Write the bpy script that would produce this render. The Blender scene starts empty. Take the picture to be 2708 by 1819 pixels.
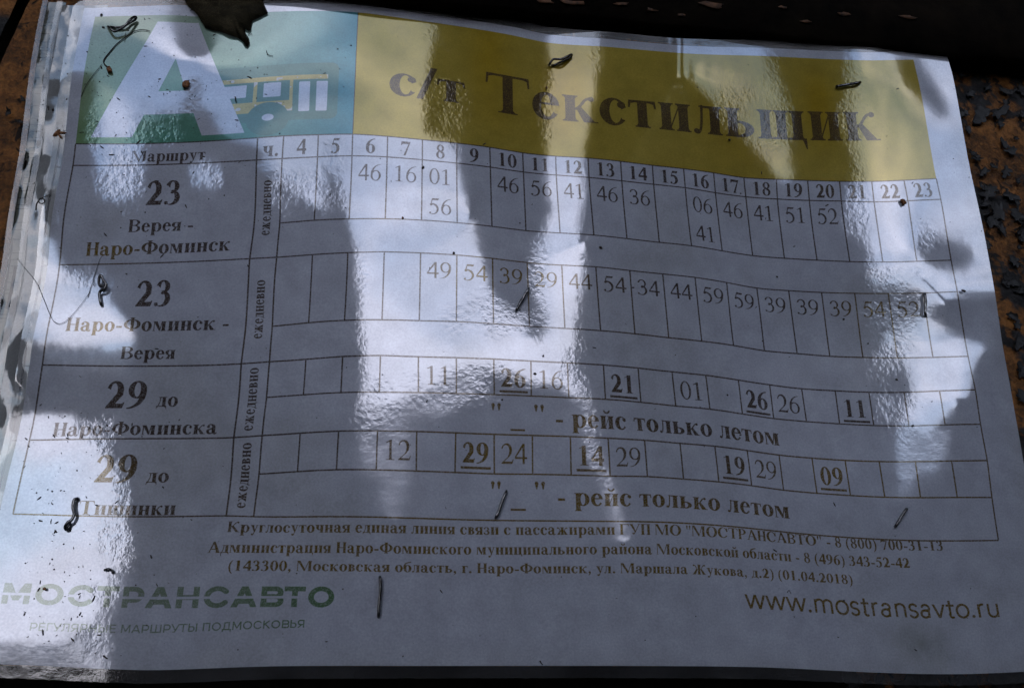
import bpy, math, random
import numpy as np
from mathutils import Vector, Matrix

# ---------------------------------------------------------------- camera, sky, sun, exposure
C = bpy.context.scene.collection
U = 0.0109                      # one hour column of the timetable, in metres
Z0 = 1.5                        # height of the table's head line above the ground
POS = np.array([3.11794112, -22.9300798, -15.19962771])   # camera, in columns
PITCH, ROLL, YAW, FPX = 0.3735729897, 0.0050794525, -0.1484135076, 2400.0
def rot_matrix():
    c, s = math.cos, math.sin
    rz = np.array([[c(YAW), -s(YAW), 0], [s(YAW), c(YAW), 0], [0, 0, 1]])
    rx = np.array([[1, 0, 0], [0, c(PITCH), -s(PITCH)], [0, s(PITCH), c(PITCH)]])
    ry = np.array([[c(ROLL), 0, s(ROLL)], [0, 1, 0], [-s(ROLL), 0, c(ROLL)]])
    return rz @ rx @ ry
RM = rot_matrix()
def world(p): return Vector((p[0] * U, p[1] * U, Z0 + p[2] * U))
cd = bpy.data.cameras.new('camera'); cam = bpy.data.objects.new('camera', cd); C.objects.link(cam)
cd.sensor_width = 36.0; cd.lens = 36.0 * FPX / 2708.0; cd.clip_start = 0.01; cd.clip_end = 500
mw = Matrix.Identity(4); w_ = world(POS)
for i in range(3):
    mw[i][0] = RM[i][0]; mw[i][1] = RM[i][2]; mw[i][2] = -RM[i][1]; mw[i][3] = w_[i]
cam.matrix_world = mw
bpy.context.scene.camera = cam

SUN_EL, SUN_AZ = math.radians(38), math.radians(25)       # the sun stands behind the board
wd = bpy.data.worlds.new('World'); bpy.context.scene.world = wd; wd.use_nodes = True
nt = wd.node_tree; nt.nodes.clear()
def nn(t, ty, **k):
    n = t.nodes.new(ty)
    for a, v in k.items():
        if a.startswith('i_'): n.inputs[a[2:].replace('_', ' ')].default_value = v
        else: setattr(n, a, v)
    return n
sky = nn(nt, 'ShaderNodeTexSky', sky_type='NISHITA', sun_disc=False, sun_elevation=SUN_EL, sun_rotation=SUN_AZ, dust_density=1.5)
tc = nn(nt, 'ShaderNodeTexCoord'); mp = nn(nt, 'ShaderNodeMapping'); mp.inputs['Scale'].default_value = (1, 1, 1.6)
ns = nn(nt, 'ShaderNodeTexNoise', i_Scale=3.4, i_Detail=7.0, i_Roughness=0.58, i_Distortion=0.3)
cr = nn(nt, 'ShaderNodeValToRGB'); cr.color_ramp.elements[0].position = 0.40; cr.color_ramp.elements[1].position = 0.60
mx = nn(nt, 'ShaderNodeMix', data_type='RGBA')
bg = nn(nt, 'ShaderNodeBackground', i_Strength=0.12); wo = nn(nt, 'ShaderNodeOutputWorld')
L = nt.links.new
L(tc.outputs['Generated'], mp.inputs['Vector']); L(mp.outputs[0], ns.inputs['Vector'])
sx = nn(nt, 'ShaderNodeSeparateXYZ'); L(tc.outputs['Generated'], sx.inputs[0]); zm = nn(nt, 'ShaderNodeMath', operation='MULTIPLY_ADD'); zm.inputs[1].default_value = -.42; zm.inputs[2].default_value = .20
L(sx.outputs['Z'], zm.inputs[0]); za = nn(nt, 'ShaderNodeMath', operation='ADD'); L(zm.outputs[0], za.inputs[0]); L(ns.outputs[0], za.inputs[1]); L(za.outputs[0], cr.inputs[0])   # clouds thin out higher up
L(cr.outputs[0], mx.inputs['Factor'])
gm = nn(nt, 'ShaderNodeMix', data_type='RGBA', blend_type='MULTIPLY'); gm.inputs['Factor'].default_value = 1; gm.inputs[7].default_value = (1.5, 1.35, 1.2, 1)
L(sky.outputs[0], gm.inputs[6]); L(gm.outputs[2], mx.inputs[6]); mx.inputs[7].default_value = (7.4, 7.3, 8.0, 1)
L(mx.outputs[2], bg.inputs['Color']); L(bg.outputs[0], wo.inputs['Surface'])

sl = bpy.data.lights.new('sun', 'SUN'); sl.energy = 3.0; sl.angle = math.radians(0.5); sl.color = (1, .94, .85)
so = bpy.data.objects.new('sun', sl); C.objects.link(so)
sd = Vector((math.sin(SUN_AZ) * math.cos(SUN_EL), math.cos(SUN_AZ) * math.cos(SUN_EL), math.sin(SUN_EL)))
so.rotation_euler = sd.to_track_quat('Z', 'Y').to_euler(); so.location = (0, 3, 6)
sc = bpy.context.scene
sc.view_settings.view_transform = 'Standard'; sc.view_settings.look = 'None'; sc.view_settings.exposure = 2.25; sc.view_settings.gamma = 1
sc.render.engine = 'CYCLES'; sc.cycles.use_denoising = True; sc.cycles.max_bounces = 8; sc.cycles.diffuse_bounces = 4; sc.cycles.glossy_bounces = 4
sc.cycles.transparent_max_bounces = 12; sc.cycles.sample_clamp_indirect = 4.0

# ---------------------------------------------------------------- helpers
def tag(o, label=None, cat=None, group=None, kind=None):
    if label: o['label'] = label
    if cat: o['category'] = cat
    if group: o['group'] = group
    if kind: o['kind'] = kind
    return o
def empty(name, loc=(0, 0, 0)):
    o = bpy.data.objects.new(name, None); C.objects.link(o); o.location = loc; o.empty_display_size = .02; return o
def mesh(name, V, Fc, mat, parent=None, smooth=True, uv=None, attrs=None):
    me = bpy.data.meshes.new(name); V = np.asarray(V, float); Fc = np.asarray(Fc)
    if Fc.ndim == 2:
        n, k = Fc.shape
        me.vertices.add(len(V)); me.vertices.foreach_set('co', V.astype(np.float32).ravel())
        me.loops.add(n * k); me.loops.foreach_set('vertex_index', Fc.astype(np.int32).ravel())
        me.polygons.add(n); me.polygons.foreach_set('loop_start', np.arange(n, dtype=np.int32) * k)
    else: me.from_pydata([tuple(v) for v in V], [], [tuple(f) for f in Fc])
    me.update(calc_edges=True)
    if smooth: me.polygons.foreach_set('use_smooth', np.ones(len(me.polygons), bool))
    if uv is not None:
        l = me.uv_layers.new(name='UVMap'); l.data.foreach_set('uv', np.asarray(uv, np.float32)[Fc.ravel()].ravel())
    for k, a in (attrs or {}).items():
        t = me.attributes.new(k, 'FLOAT', 'POINT'); t.data.foreach_set('value', np.asarray(a, np.float32).ravel())
    me.materials.append(mat); me.validate()
    o = bpy.data.objects.new(name, me); C.objects.link(o); o.parent = parent
    return o
def faces_grid(nv, nu, keep=None):
    i = np.arange(nv * nu).reshape(nv, nu)
    f = np.stack([i[:-1, :-1], i[1:, :-1], i[1:, 1:], i[:-1, 1:]], -1).reshape(-1, 4)
    return f if keep is None else f[keep.reshape(-1)]
def box(name, x0, x1, y0, y1, z0, z1, mat, parent=None, bev=0.0):
    v = [(x, y, z) for x in (x0, x1) for y in (y0, y1) for z in (z0, z1)]
    f = [(0, 1, 3, 2), (4, 6, 7, 5), (0, 4, 5, 1), (2, 3, 7, 6), (0, 2, 6, 4), (1, 5, 7, 3)]
    o = mesh(name, v, np.array(f), mat, parent, smooth=False)
    if bev:
        b = o.modifiers.new('edge', 'BEVEL'); b.width = bev; b.segments = 2
    return o
rng = np.random.default_rng(7); random.seed(7)
def vnoise(x, y, seed=0):
    """smooth value noise, 0..1"""
    r = np.random.default_rng(seed); T = r.random((256, 256)); xi = np.floor(x).astype(int); yi = np.floor(y).astype(int)
    fx, fy = x - xi, y - yi; fx = fx * fx * (3 - 2 * fx); fy = fy * fy * (3 - 2 * fy); g = lambda a, b: T[a % 256, b % 256]
    return (g(xi, yi) * (1 - fx) + g(xi + 1, yi) * fx) * (1 - fy) + (g(xi, yi + 1) * (1 - fx) + g(xi + 1, yi + 1) * fx) * fy
def fbm(x, y, seed=0, n=5, g=.5):
    s = 0; a = 1; t = 0
    for k in range(n): s = s + a * vnoise(x * 2 ** k, y * 2 ** k, seed + k); t += a; a *= g
    return s / t

# ---------------------------------------------------------------- the shape of the sheet
# where points of the printed table lie on the board plane (table coordinates -> plane), in thousandths of a column
KNOTS = np.array([
0,0,-83,9,1000,0,878,-121,2000,0,1860,-234,3000,0,2874,-252,4000,0,3896,-233,5000,0,4917,-210,6000,0,5903,-159,7000,0,6897,-52,8000,0,7905,-24,9000,0,8902,-56,
10000,0,9913,-27,11000,0,10907,29,12000,0,11895,63,13000,0,12851,118,14000,0,13812,217,15000,0,14881,181,16000,0,15913,132,17000,0,16986,77,18000,0,18080,-16,19000,0,19200,-153,
20000,0,20346,-314,0,703,-67,773,1000,703,910,628,2000,703,1884,502,3000,703,2891,449,4000,703,3914,454,5000,703,4924,480,6000,703,5923,528,7000,703,6913,608,8000,703,7905,627,
9000,703,8904,626,10000,703,9917,658,11000,703,10903,693,12000,703,11898,728,13000,703,12843,829,14000,703,13810,887,15000,703,14828,884,16000,703,15875,851,17000,703,16939,781,18000,703,18037,727,
19000,703,19208,591,20000,703,20358,447,0,2678,50,2854,1000,2678,965,2694,2000,2678,1927,2580,3000,2678,2930,2496,4000,2678,3954,2461,5000,2678,4972,2467,6000,2678,5980,2509,7000,2678,6966,2576,
8000,2678,7974,2575,9000,2678,8979,2568,10000,2678,9973,2615,11000,2678,10950,2667,12000,2678,11937,2708,13000,2678,12875,2811,14000,2678,13814,2904,15000,2678,14811,2922,16000,2678,15850,2915,17000,2678,16905,2892,
18000,2678,17987,2834,19000,2678,19122,2729,20000,2678,20285,2610,0,3775,60,3906,1000,3775,998,3761,2000,3775,1953,3634,3000,3775,2952,3536,4000,3775,3962,3501,5000,3775,4982,3494,6000,3775,6000,3530,
7000,3775,6994,3595,8000,3775,7998,3610,9000,3775,8997,3593,10000,3775,10004,3646,11000,3775,10985,3690,12000,3775,11958,3736,13000,3775,12918,3839,14000,3775,13829,3965,15000,3775,14817,3983,16000,3775,15849,3978,
17000,3775,16904,3938,18000,3775,17985,3878,19000,3775,19124,3793,20000,3775,20283,3671,0,5742,122,5949,1000,5742,1050,5789,2000,5742,1986,5670,3000,5742,2986,5596,4000,5742,3991,5566,5000,5742,5003,5532,
6000,5742,6032,5541,7000,5742,7037,5563,8000,5742,8036,5566,9000,5742,9059,5578,10000,5742,10045,5620,11000,5742,11026,5687,12000,5742,11996,5739,13000,5742,12933,5819,14000,5742,13842,5938,15000,5742,14832,5968,
16000,5742,15822,6005,17000,5742,16845,5989,18000,5742,17934,5952,19000,5742,19066,5878,20000,5742,20209,5785,0,6812,143,6936,1000,6812,1055,6828,2000,6812,2002,6700,3000,6812,2991,6618,4000,6812,4000,6606,
5000,6812,5022,6581,6000,6812,6040,6570,7000,6812,7065,6578,8000,6812,8076,6578,9000,6812,9094,6595,10000,6812,10079,6636,11000,6812,11050,6701,12000,6812,12026,6755,13000,6812,12974,6856,14000,6812,13887,6953,
15000,6812,14830,7033,16000,6812,15840,7046,17000,6812,16865,7045,18000,6812,17955,6997,19000,6812,19078,6903,20000,6812,20232,6817,0,7780,156,7925,1000,7780,1067,7815,2000,7780,2022,7711,3000,7780,3011,7662,
4000,7780,4034,7623,5000,7780,5040,7605,6000,7780,6058,7592,7000,7780,7059,7587,8000,7780,8092,7591,9000,7780,9108,7590,10000,7780,10102,7635,11000,7780,11085,7702,12000,7780,12062,7750,13000,7780,12990,7853,
14000,7780,13890,7949,15000,7780,14851,7999,16000,7780,15831,8027,17000,7780,16855,8038,18000,7780,17926,8014,19000,7780,19054,7938,20000,7780,20171,7878,0,8857,141,8926,1000,8857,1067,8833,2000,8857,2029,8743,
3000,8857,3017,8701,4000,8857,4024,8678,5000,8857,5044,8678,6000,8857,6055,8681,7000,8857,7076,8675,8000,8857,8102,8669,9000,8857,9133,8678,10000,8857,10141,8699,11000,8857,11126,8750,12000,8857,12108,8795,
13000,8857,13020,8884,14000,8857,13924,8982,15000,8857,14874,9037,16000,8857,15839,9070,17000,8857,16848,9070,18000,8857,17941,9035,19000,8857,19044,8983,20000,8857,20159,8931,0,9843,157,9927,1000,9843,1079,9833,
2000,9843,2040,9755,3000,9843,3033,9730,4000,9843,4051,9729,5000,9843,5042,9735,6000,9843,6064,9743,7000,9843,7070,9722,8000,9843,8093,9713,9000,9843,9145,9712,10000,9843,10159,9691,11000,9843,11149,9730,
12000,9843,12131,9779,13000,9843,13047,9855,14000,9843,13938,9954,15000,9843,14888,10012,16000,9843,15853,10049,17000,9843,16851,10070,18000,9843,17908,10058,19000,9843,19018,10020,20000,9843,20070,9996,-5527,0,-5664,799,
-649,0,-819,147,-5527,703,-5612,1490,-649,703,-775,884,-5527,3775,-5458,4511,-649,3775,-663,3998,-5527,6812,-5395,7301,-649,6812,-580,7035,-5527,8857,-5357,9249,-649,8857,-560,9011,-5527,10995,-5402,11046,
-649,10995,-531,10975,-5625,-4451,-5913,-3572,-2797,-4451,-3097,-3905,-747,-4451,-1027,-4347,1965,-4451,1731,-4690,4439,-4451,4253,-4580,6933,-4451,6790,-4352,7758,-4451,7628,-4228,9577,-4451,9474,-4285,12027,-4451,11965,-4326,
14893,-4451,14926,-4527,17843,-4451,18057,-4719,20105,-4451,20506,-5004,21141,-4595,21698,-5270,21141,-3956,21746,-4612,21141,-2082,21691,-2648,21141,-147,21626,-601,21141,2170,21620,1906,21141,3861,21548,3671,21141,5545,21419,5458,
21141,7240,21357,7216,21141,8998,21280,9046,-5838,-4443,-6181,-3539,-5838,-3558,-6156,-2663,-5838,-2595,-6136,-1714,-5838,-1825,-6095,-960,-5838,-815,-6013,27,-5838,66,-5940,890,-5838,400,-5925,1218,-5838,1331,-5908,2141,
-5838,2389,-5884,3188,-5838,3765,-5742,4516,-5838,4864,-5724,5535,-5838,6004,-5742,6577,-5838,6888,-5696,7391,-5838,7495,-5673,7970,-5838,8120,-5636,8566,-5838,8899,-5644,9285,-5838,9819,-5679,10072,-5161,14456,-5060,14396,
-2965,14456,-2875,14492,-1975,14456,-1887,14525,624,14456,706,14443,6575,14456,6654,14426,10546,14456,10625,14434,13065,14456,13080,14469,16785,14456,16706,14615,18478,14456,18406,14626,20045,14456,20003,14572,-5823,-4767,-6148,-3864,
-4551,-4767,-4846,-4084,-3002,-4767,-3304,-4350,-674,-4767,-957,-4690,1908,-4767,1669,-4963,4335,-4767,4144,-4841,6938,-4767,6793,-4701,7765,-4767,7634,-4562,9665,-4767,9564,-4596,12085,-4767,12028,-4612,14838,-4767,14876,-4850,
18277,-4767,18523,-5082,20601,-4767,21074,-5454,
]).reshape(-1, 4) / 1000.0
# how far the limp sheet bulges out of that plane (control heights, each row as steps from left to right)
BULGE = np.cumsum(np.array([
-172,37,1,9,6,9,10,13,14,19,21,27,31,48,43,22,23,-15,12,-10,-10,-23,-27,-36,-40,-42,-45,-44,-44,-39,-42,-18,-65,-15,33,-15,1,-1,3,1,2,1,0,1,-1,-2,-3,-4,-6,-7,
-8,-10,-10,-11,-12,-12,-13,-13,-13,-14,-13,-12,-12,-11,-10,-13,-16,-19,-15,-16,-13,-11,-8,-4,1,7,15,24,38,47,62,71,73,81,81,96,83,95,44,48,22,19,12,11,37,35,17,47,-12,59,
-31,-31,-36,-54,-56,-59,-58,-61,-51,-66,-32,-6,14,30,37,42,44,36,47,37,25,30,19,16,9,5,1,-1,-3,-3,-3,-2,0,2,6,10,14,18,22,25,29,31,34,33,38,31,41,11,161,-830,
-108,39,1,12,8,12,12,15,17,19,22,25,27,27,32,29,25,27,3,-4,-15,-22,-29,-35,-39,-43,-46,-48,-51,-50,-55,-50,-52,-16,21,10,16,7,7,3,2,0,-1,-4,-4,-7,-7,-8,-9,-10,
-11,-12,-12,-13,-13,-13,-14,-14,-13,-14,-13,-13,-12,-11,-9,-12,-16,-16,-15,-15,-13,-10,-8,-3,1,8,14,23,35,47,60,69,71,79,80,88,86,87,72,48,40,29,23,21,16,21,26,22,12,-3,
-43,-27,-52,-54,-60,-58,-54,-53,-54,-19,6,19,30,36,41,44,45,46,40,37,33,23,17,8,2,-3,-6,-9,-10,-9,-7,-3,-1,3,6,10,13,17,20,23,27,31,35,36,42,34,50,6,174,-917,
-106,39,2,12,8,12,13,16,17,20,22,25,28,31,34,32,30,10,5,-7,-14,-23,-29,-34,-39,-42,-46,-46,-49,-46,-48,-37,-46,-16,14,0,7,3,5,2,1,-1,-2,-4,-5,-6,-7,-9,-9,-11,
-11,-11,-13,-12,-14,-13,-14,-13,-14,-14,-13,-13,-11,-12,-8,-12,-15,-17,-16,-14,-13,-11,-7,-4,2,7,15,24,34,47,60,68,72,78,81,89,85,86,71,50,40,30,24,21,27,25,27,19,9,-20,
-32,-38,-52,-57,-60,-59,-54,-50,-41,-18,3,18,28,36,42,44,45,44,43,38,30,25,15,9,2,-3,-7,-9,-10,-9,-7,-4,-1,2,7,9,13,17,20,24,28,30,35,36,42,35,49,8,173,-921,
-89,41,2,12,10,13,14,16,18,21,23,25,28,30,33,30,29,17,3,-7,-15,-23,-29,-34,-39,-41,-44,-46,-46,-45,-44,-38,-39,-17,7,0,4,2,2,0,0,-3,-3,-5,-7,-7,-9,-10,-10,-11,
-12,-12,-13,-13,-14,-14,-13,-14,-14,-14,-13,-13,-11,-11,-9,-12,-15,-17,-15,-14,-13,-10,-7,-3,1,8,14,24,34,46,60,68,72,77,80,88,86,84,76,51,45,33,28,26,25,27,26,22,-1,-26,
-39,-47,-56,-59,-61,-58,-51,-43,-34,-7,10,21,31,36,42,45,46,46,42,38,32,23,14,7,-1,-5,-10,-12,-11,-11,-8,-4,-1,3,6,10,13,16,20,23,27,30,35,37,43,37,52,7,179,-950,
-78,44,2,13,10,14,15,17,19,21,24,26,28,31,34,31,29,13,3,-7,-16,-23,-29,-34,-37,-41,-42,-43,-43,-42,-40,-34,-34,-17,1,-4,0,-1,-1,-2,-2,-5,-5,-6,-8,-9,-10,-10,-12,-12,
-12,-13,-13,-14,-13,-14,-14,-14,-14,-14,-13,-13,-12,-11,-8,-11,-15,-17,-15,-14,-13,-10,-7,-2,1,8,15,23,34,47,59,68,71,77,80,87,86,84,76,54,47,36,32,28,30,29,30,16,0,-36,
-46,-54,-58,-62,-60,-57,-48,-38,-23,-2,10,24,30,37,42,44,47,45,47,39,29,24,13,5,-3,-8,-12,-13,-13,-11,-8,-6,-1,3,6,9,13,17,20,23,28,30,35,36,44,39,52,14,170,-966,
-64,47,2,14,11,15,16,18,20,23,24,26,29,30,34,30,30,15,1,-8,-17,-23,-29,-33,-36,-39,-40,-40,-41,-39,-37,-32,-27,-18,-5,-6,-3,-4,-3,-5,-5,-6,-8,-8,-10,-10,-11,-12,-13,-13,
-13,-13,-14,-14,-14,-14,-14,-14,-14,-14,-13,-13,-12,-10,-9,-11,-15,-16,-15,-14,-12,-10,-6,-3,2,8,15,23,34,46,59,68,71,76,80,86,86,83,77,57,50,41,35,34,28,36,28,29,-22,-42,
-52,-60,-60,-63,-60,-55,-45,-30,-14,5,16,24,31,36,41,45,47,51,42,39,36,19,12,1,-6,-12,-14,-16,-15,-13,-9,-5,0,4,6,10,13,16,19,23,26,30,35,37,43,41,56,17,156,-979,
-52,50,2,15,13,16,17,19,21,23,26,27,29,31,34,31,29,14,0,-9,-18,-24,-29,-32,-35,-36,-37,-37,-37,-35,-33,-29,-23,-18,-11,-8,-7,-7,-6,-7,-8,-9,-10,-11,-11,-12,-13,-14,-13,-14,
-14,-14,-14,-15,-14,-14,-14,-14,-14,-14,-13,-13,-12,-11,-8,-11,-15,-16,-14,-14,-12,-9,-6,-2,3,8,15,23,34,45,59,67,70,77,79,86,85,82,77,59,54,44,40,35,37,32,41,22,-30,-53,
-56,-63,-61,-63,-59,-53,-41,-23,-7,10,15,26,29,36,43,43,51,41,60,41,25,26,6,-1,-10,-15,-17,-17,-16,-13,-7,-6,-1,3,6,10,12,17,20,23,27,31,34,37,40,44,46,54,56,-929,
-40,54,2,16,13,18,18,21,22,24,27,28,30,31,35,30,30,12,-1,-11,-19,-25,-28,-32,-32,-34,-33,-34,-32,-31,-29,-27,-17,-18,-17,-11,-10,-9,-10,-11,-11,-12,-12,-14,-13,-15,-14,-15,-15,-14,
-15,-15,-15,-15,-14,-14,-15,-14,-14,-13,-13,-13,-12,-11,-8,-11,-14,-17,-14,-14,-11,-9,-5,-1,3,9,16,23,33,45,56,67,70,76,79,85,85,82,77,62,55,48,43,41,36,43,29,72,-94,-40,
-70,-57,-67,-60,-59,-50,-38,-19,4,19,22,24,30,34,39,45,47,61,42,34,51,6,6,-7,-12,-19,-20,-19,-17,-13,-9,-5,-2,5,6,10,12,16,19,22,26,28,32,35,40,43,48,50,60,-942,
-30,58,3,17,14,18,20,22,24,26,27,30,31,32,35,31,30,9,-2,-14,-21,-26,-29,-30,-30,-31,-29,-29,-27,-26,-23,-24,-12,-18,-23,-14,-13,-13,-14,-14,-14,-16,-15,-16,-16,-17,-16,-16,-16,-16,
-16,-15,-16,-14,-15,-15,-14,-14,-13,-14,-13,-13,-12,-11,-8,-10,-15,-16,-15,-13,-11,-8,-5,0,4,10,16,25,33,41,54,66,71,76,79,84,85,80,78,63,58,51,45,45,36,48,20,52,-69,-44,
-72,-58,-67,-60,-59,-46,-36,-9,5,13,21,26,30,35,41,40,55,40,86,34,19,27,-10,-6,-17,-20,-22,-18,-18,-14,-7,-7,-3,1,3,6,9,13,16,20,24,28,32,36,41,43,49,48,68,-948,
-21,62,3,18,15,20,21,24,25,28,29,31,33,32,36,31,31,5,-6,-18,-23,-27,-28,-29,-28,-27,-25,-23,-21,-20,-16,-20,-7,-18,-28,-16,-18,-17,-19,-18,-19,-18,-19,-19,-18,-19,-18,-17,-18,-17,
-17,-16,-15,-15,-15,-14,-14,-14,-13,-14,-13,-12,-12,-10,-10,-12,-14,-17,-14,-13,-10,-8,-3,0,5,11,16,25,31,42,53,65,71,74,79,84,84,80,77,65,59,55,44,53,28,67,9,53,-66,-56,
-62,-64,-65,-61,-56,-44,-33,-12,2,13,21,25,30,36,38,50,43,72,29,111,19,-15,0,-14,-19,-20,-24,-21,-19,-16,-14,-11,-6,-4,1,5,8,13,17,20,24,28,32,34,41,39,55,30,141,-999,
-14,66,3,20,16,21,23,25,27,29,31,33,34,35,35,32,32,-1,-10,-23,-27,-28,-28,-27,-25,-23,-20,-18,-14,-12,-6,-14,-3,-15,-34,-21,-23,-23,-24,-23,-22,-23,-21,-22,-21,-20,-20,-20,-18,-18,
-18,-16,-16,-16,-14,-14,-14,-13,-13,-13,-13,-11,-12,-10,-11,-14,-17,-15,-14,-12,-10,-6,-3,1,5,12,17,24,31,40,54,65,68,75,78,83,83,80,76,66,60,56,48,52,38,62,11,55,-71,-45,
-68,-63,-66,-60,-54,-44,-32,-14,0,8,20,24,30,34,43,43,58,45,82,27,64,10,-7,-18,-21,-27,-29,-26,-22,-20,-16,-11,-8,-3,0,4,8,12,15,20,23,27,31,33,41,37,54,27,145,-986,
-9,70,4,21,17,23,23,27,29,31,34,34,37,35,38,32,32,-10,-19,-29,-28,-29,-27,-24,-23,-19,-16,-12,-8,-3,2,4,-1,-13,-40,-22,-37,-27,-31,-26,-27,-25,-25,-24,-23,-23,-21,-21,-20,-19,
-18,-18,-16,-15,-15,-14,-13,-13,-12,-12,-13,-11,-12,-10,-13,-14,-18,-15,-14,-11,-9,-6,-3,2,7,12,17,25,29,41,51,63,69,74,78,83,82,79,76,65,61,55,51,50,45,49,33,53,-73,-37,
-77,-59,-68,-58,-54,-42,-33,-16,-4,6,17,21,28,34,41,46,51,55,55,49,44,16,2,-11,-20,-29,-31,-27,-27,-22,-17,-14,-8,-5,0,4,8,11,16,19,23,26,30,32,39,35,53,23,158,-977,
-6,74,4,22,18,24,25,29,31,33,35,39,36,43,31,36,35,-30,-21,-39,-31,-29,-24,-22,-19,-17,-12,-8,-2,2,13,11,29,-17,-41,-45,-38,-37,-33,-31,-29,-28,-27,-26,-25,-25,-23,-22,-21,-20,
-19,-18,-16,-15,-15,-13,-13,-13,-11,-12,-11,-12,-11,-10,-14,-18,-18,-14,-14,-11,-8,-6,-1,2,7,12,19,24,32,38,48,61,70,73,78,82,82,78,75,64,61,54,53,46,51,36,59,46,-78,-23,
-88,-56,-68,-56,-52,-43,-31,-22,-6,3,13,19,26,33,41,44,51,49,57,36,44,30,4,-5,-16,-24,-33,-35,-33,-28,-18,-12,-9,-4,0,4,7,12,15,18,22,25,30,30,38,34,51,21,153,-950,
-5,77,5,23,20,25,26,30,33,35,38,40,42,42,44,32,11,-36,-44,-35,-29,-24,-22,-19,-17,-13,-10,-5,-1,6,11,16,10,-2,-33,-36,-40,-36,-35,-32,-31,-30,-28,-28,-27,-26,-25,-24,-22,-21,
-19,-18,-16,-15,-14,-14,-12,-12,-11,-11,-11,-11,-12,-11,-14,-17,-19,-15,-13,-11,-8,-5,-2,3,7,13,18,25,31,37,48,61,68,74,77,81,80,77,73,63,60,52,53,42,56,26,77,33,-66,-29,
-96,-40,-71,-50,-52,-41,-32,-22,-11,-1,8,17,24,32,38,44,47,49,46,42,38,32,10,4,-12,-13,-36,-37,-38,-29,-22,-14,-11,-4,-1,4,8,11,15,18,21,24,28,30,36,32,50,19,151,-924,
-6,80,5,25,20,27,27,32,33,39,38,45,36,54,18,85,-63,-40,-37,-37,-27,-20,-17,-16,-14,-12,-9,-4,0,5,10,12,13,4,-29,-34,-35,-34,-33,-31,-32,-30,-30,-29,-28,-28,-26,-24,-24,-21,
-20,-18,-16,-15,-14,-12,-12,-11,-11,-10,-11,-10,-13,-11,-14,-17,-20,-15,-14,-10,-8,-5,-1,2,8,12,18,25,31,36,48,60,69,73,78,81,76,74,72,61,58,49,51,40,55,24,83,33,-83,-26,
-78,-47,-61,-50,-48,-39,-32,-22,-14,-6,4,12,22,30,38,42,46,45,46,38,37,33,15,10,-7,-7,-35,-35,-38,-33,-25,-18,-10,-6,0,3,8,11,14,17,20,24,27,28,35,31,47,19,145,-894,
-9,83,6,26,21,27,29,31,37,37,47,35,65,13,109,-20,-82,-13,-51,-29,-25,-16,-17,-14,-13,-10,-8,-4,-2,2,6,6,11,-3,-19,-18,-29,-28,-30,-29,-30,-30,-31,-30,-29,-29,-27,-26,-24,-22,
-20,-18,-17,-14,-13,-12,-11,-10,-10,-9,-10,-11,-10,-13,-17,-18,-19,-15,-13,-10,-8,-5,-1,2,7,12,18,24,31,37,47,60,69,72,77,80,76,74,66,59,53,48,44,42,39,38,33,4,-22,-56,
-32,-50,-49,-49,-43,-38,-30,-23,-14,-11,0,7,20,29,36,41,43,45,42,38,35,32,20,12,2,-8,-18,-40,-33,-37,-27,-21,-13,-6,-2,3,7,11,13,17,19,22,26,27,34,30,45,19,140,-865,
-11,82,7,27,22,28,29,33,37,39,48,40,63,18,96,-80,-25,-55,-28,-33,-24,-16,-9,-12,-10,-9,-7,-5,-3,1,4,6,9,-6,-16,-15,-20,-23,-25,-27,-28,-30,-30,-31,-30,-30,-28,-27,-25,-22,
-21,-18,-16,-14,-13,-11,-10,-9,-9,-9,-8,-10,-11,-13,-18,-20,-17,-15,-13,-10,-8,-4,-2,2,6,11,16,23,29,39,50,61,67,72,75,79,76,73,62,54,49,43,39,35,34,26,23,3,-26,-27,
-49,-34,-41,-41,-40,-34,-29,-22,-16,-12,-5,5,16,27,35,40,42,43,41,37,34,31,23,14,6,-5,-13,-29,-35,-30,-33,-23,-17,-7,-2,3,6,9,13,15,19,21,24,26,32,29,44,19,134,-835,
-15,83,8,27,22,28,30,33,37,41,45,54,54,68,46,-111,-18,-53,-35,-31,-21,-15,-9,-7,-7,-7,-6,-5,-3,-2,5,6,3,-10,-7,-13,-15,-19,-21,-23,-27,-28,-31,-31,-32,-30,-30,-28,-25,-23,
-21,-18,-15,-14,-12,-10,-9,-9,-7,-8,-8,-10,-10,-14,-17,-20,-18,-15,-12,-10,-7,-5,-2,1,5,9,15,22,29,39,51,62,66,71,74,78,75,73,56,50,43,38,33,30,23,21,10,-9,-6,-30,
-23,-41,-33,-37,-34,-32,-27,-22,-16,-14,-7,4,12,26,33,39,41,42,39,36,33,31,24,17,8,-1,-12,-17,-30,-30,-28,-28,-18,-11,-2,0,6,8,12,14,17,20,23,25,31,28,42,19,128,-805,
-20,84,8,28,22,29,28,35,34,45,36,66,26,110,-16,-85,-24,-50,-32,-32,-21,-14,-6,-4,-4,-4,-6,-4,-1,-1,1,5,-3,-9,-1,-13,-12,-15,-17,-21,-24,-28,-31,-32,-32,-32,-31,-29,-26,-23,
-21,-18,-15,-13,-11,-9,-8,-8,-7,-7,-7,-9,-10,-14,-16,-20,-18,-15,-12,-9,-7,-5,-3,0,4,8,13,21,27,42,51,62,65,71,75,75,71,71,52,46,37,32,28,22,19,12,3,-4,-14,-13,
-26,-24,-34,-30,-32,-29,-25,-22,-17,-13,-9,0,10,25,32,37,40,42,40,33,32,30,26,17,11,1,-6,-17,-19,-28,-25,-26,-23,-12,-4,0,4,7,10,13,16,18,22,24,29,27,41,18,124,-776,
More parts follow.
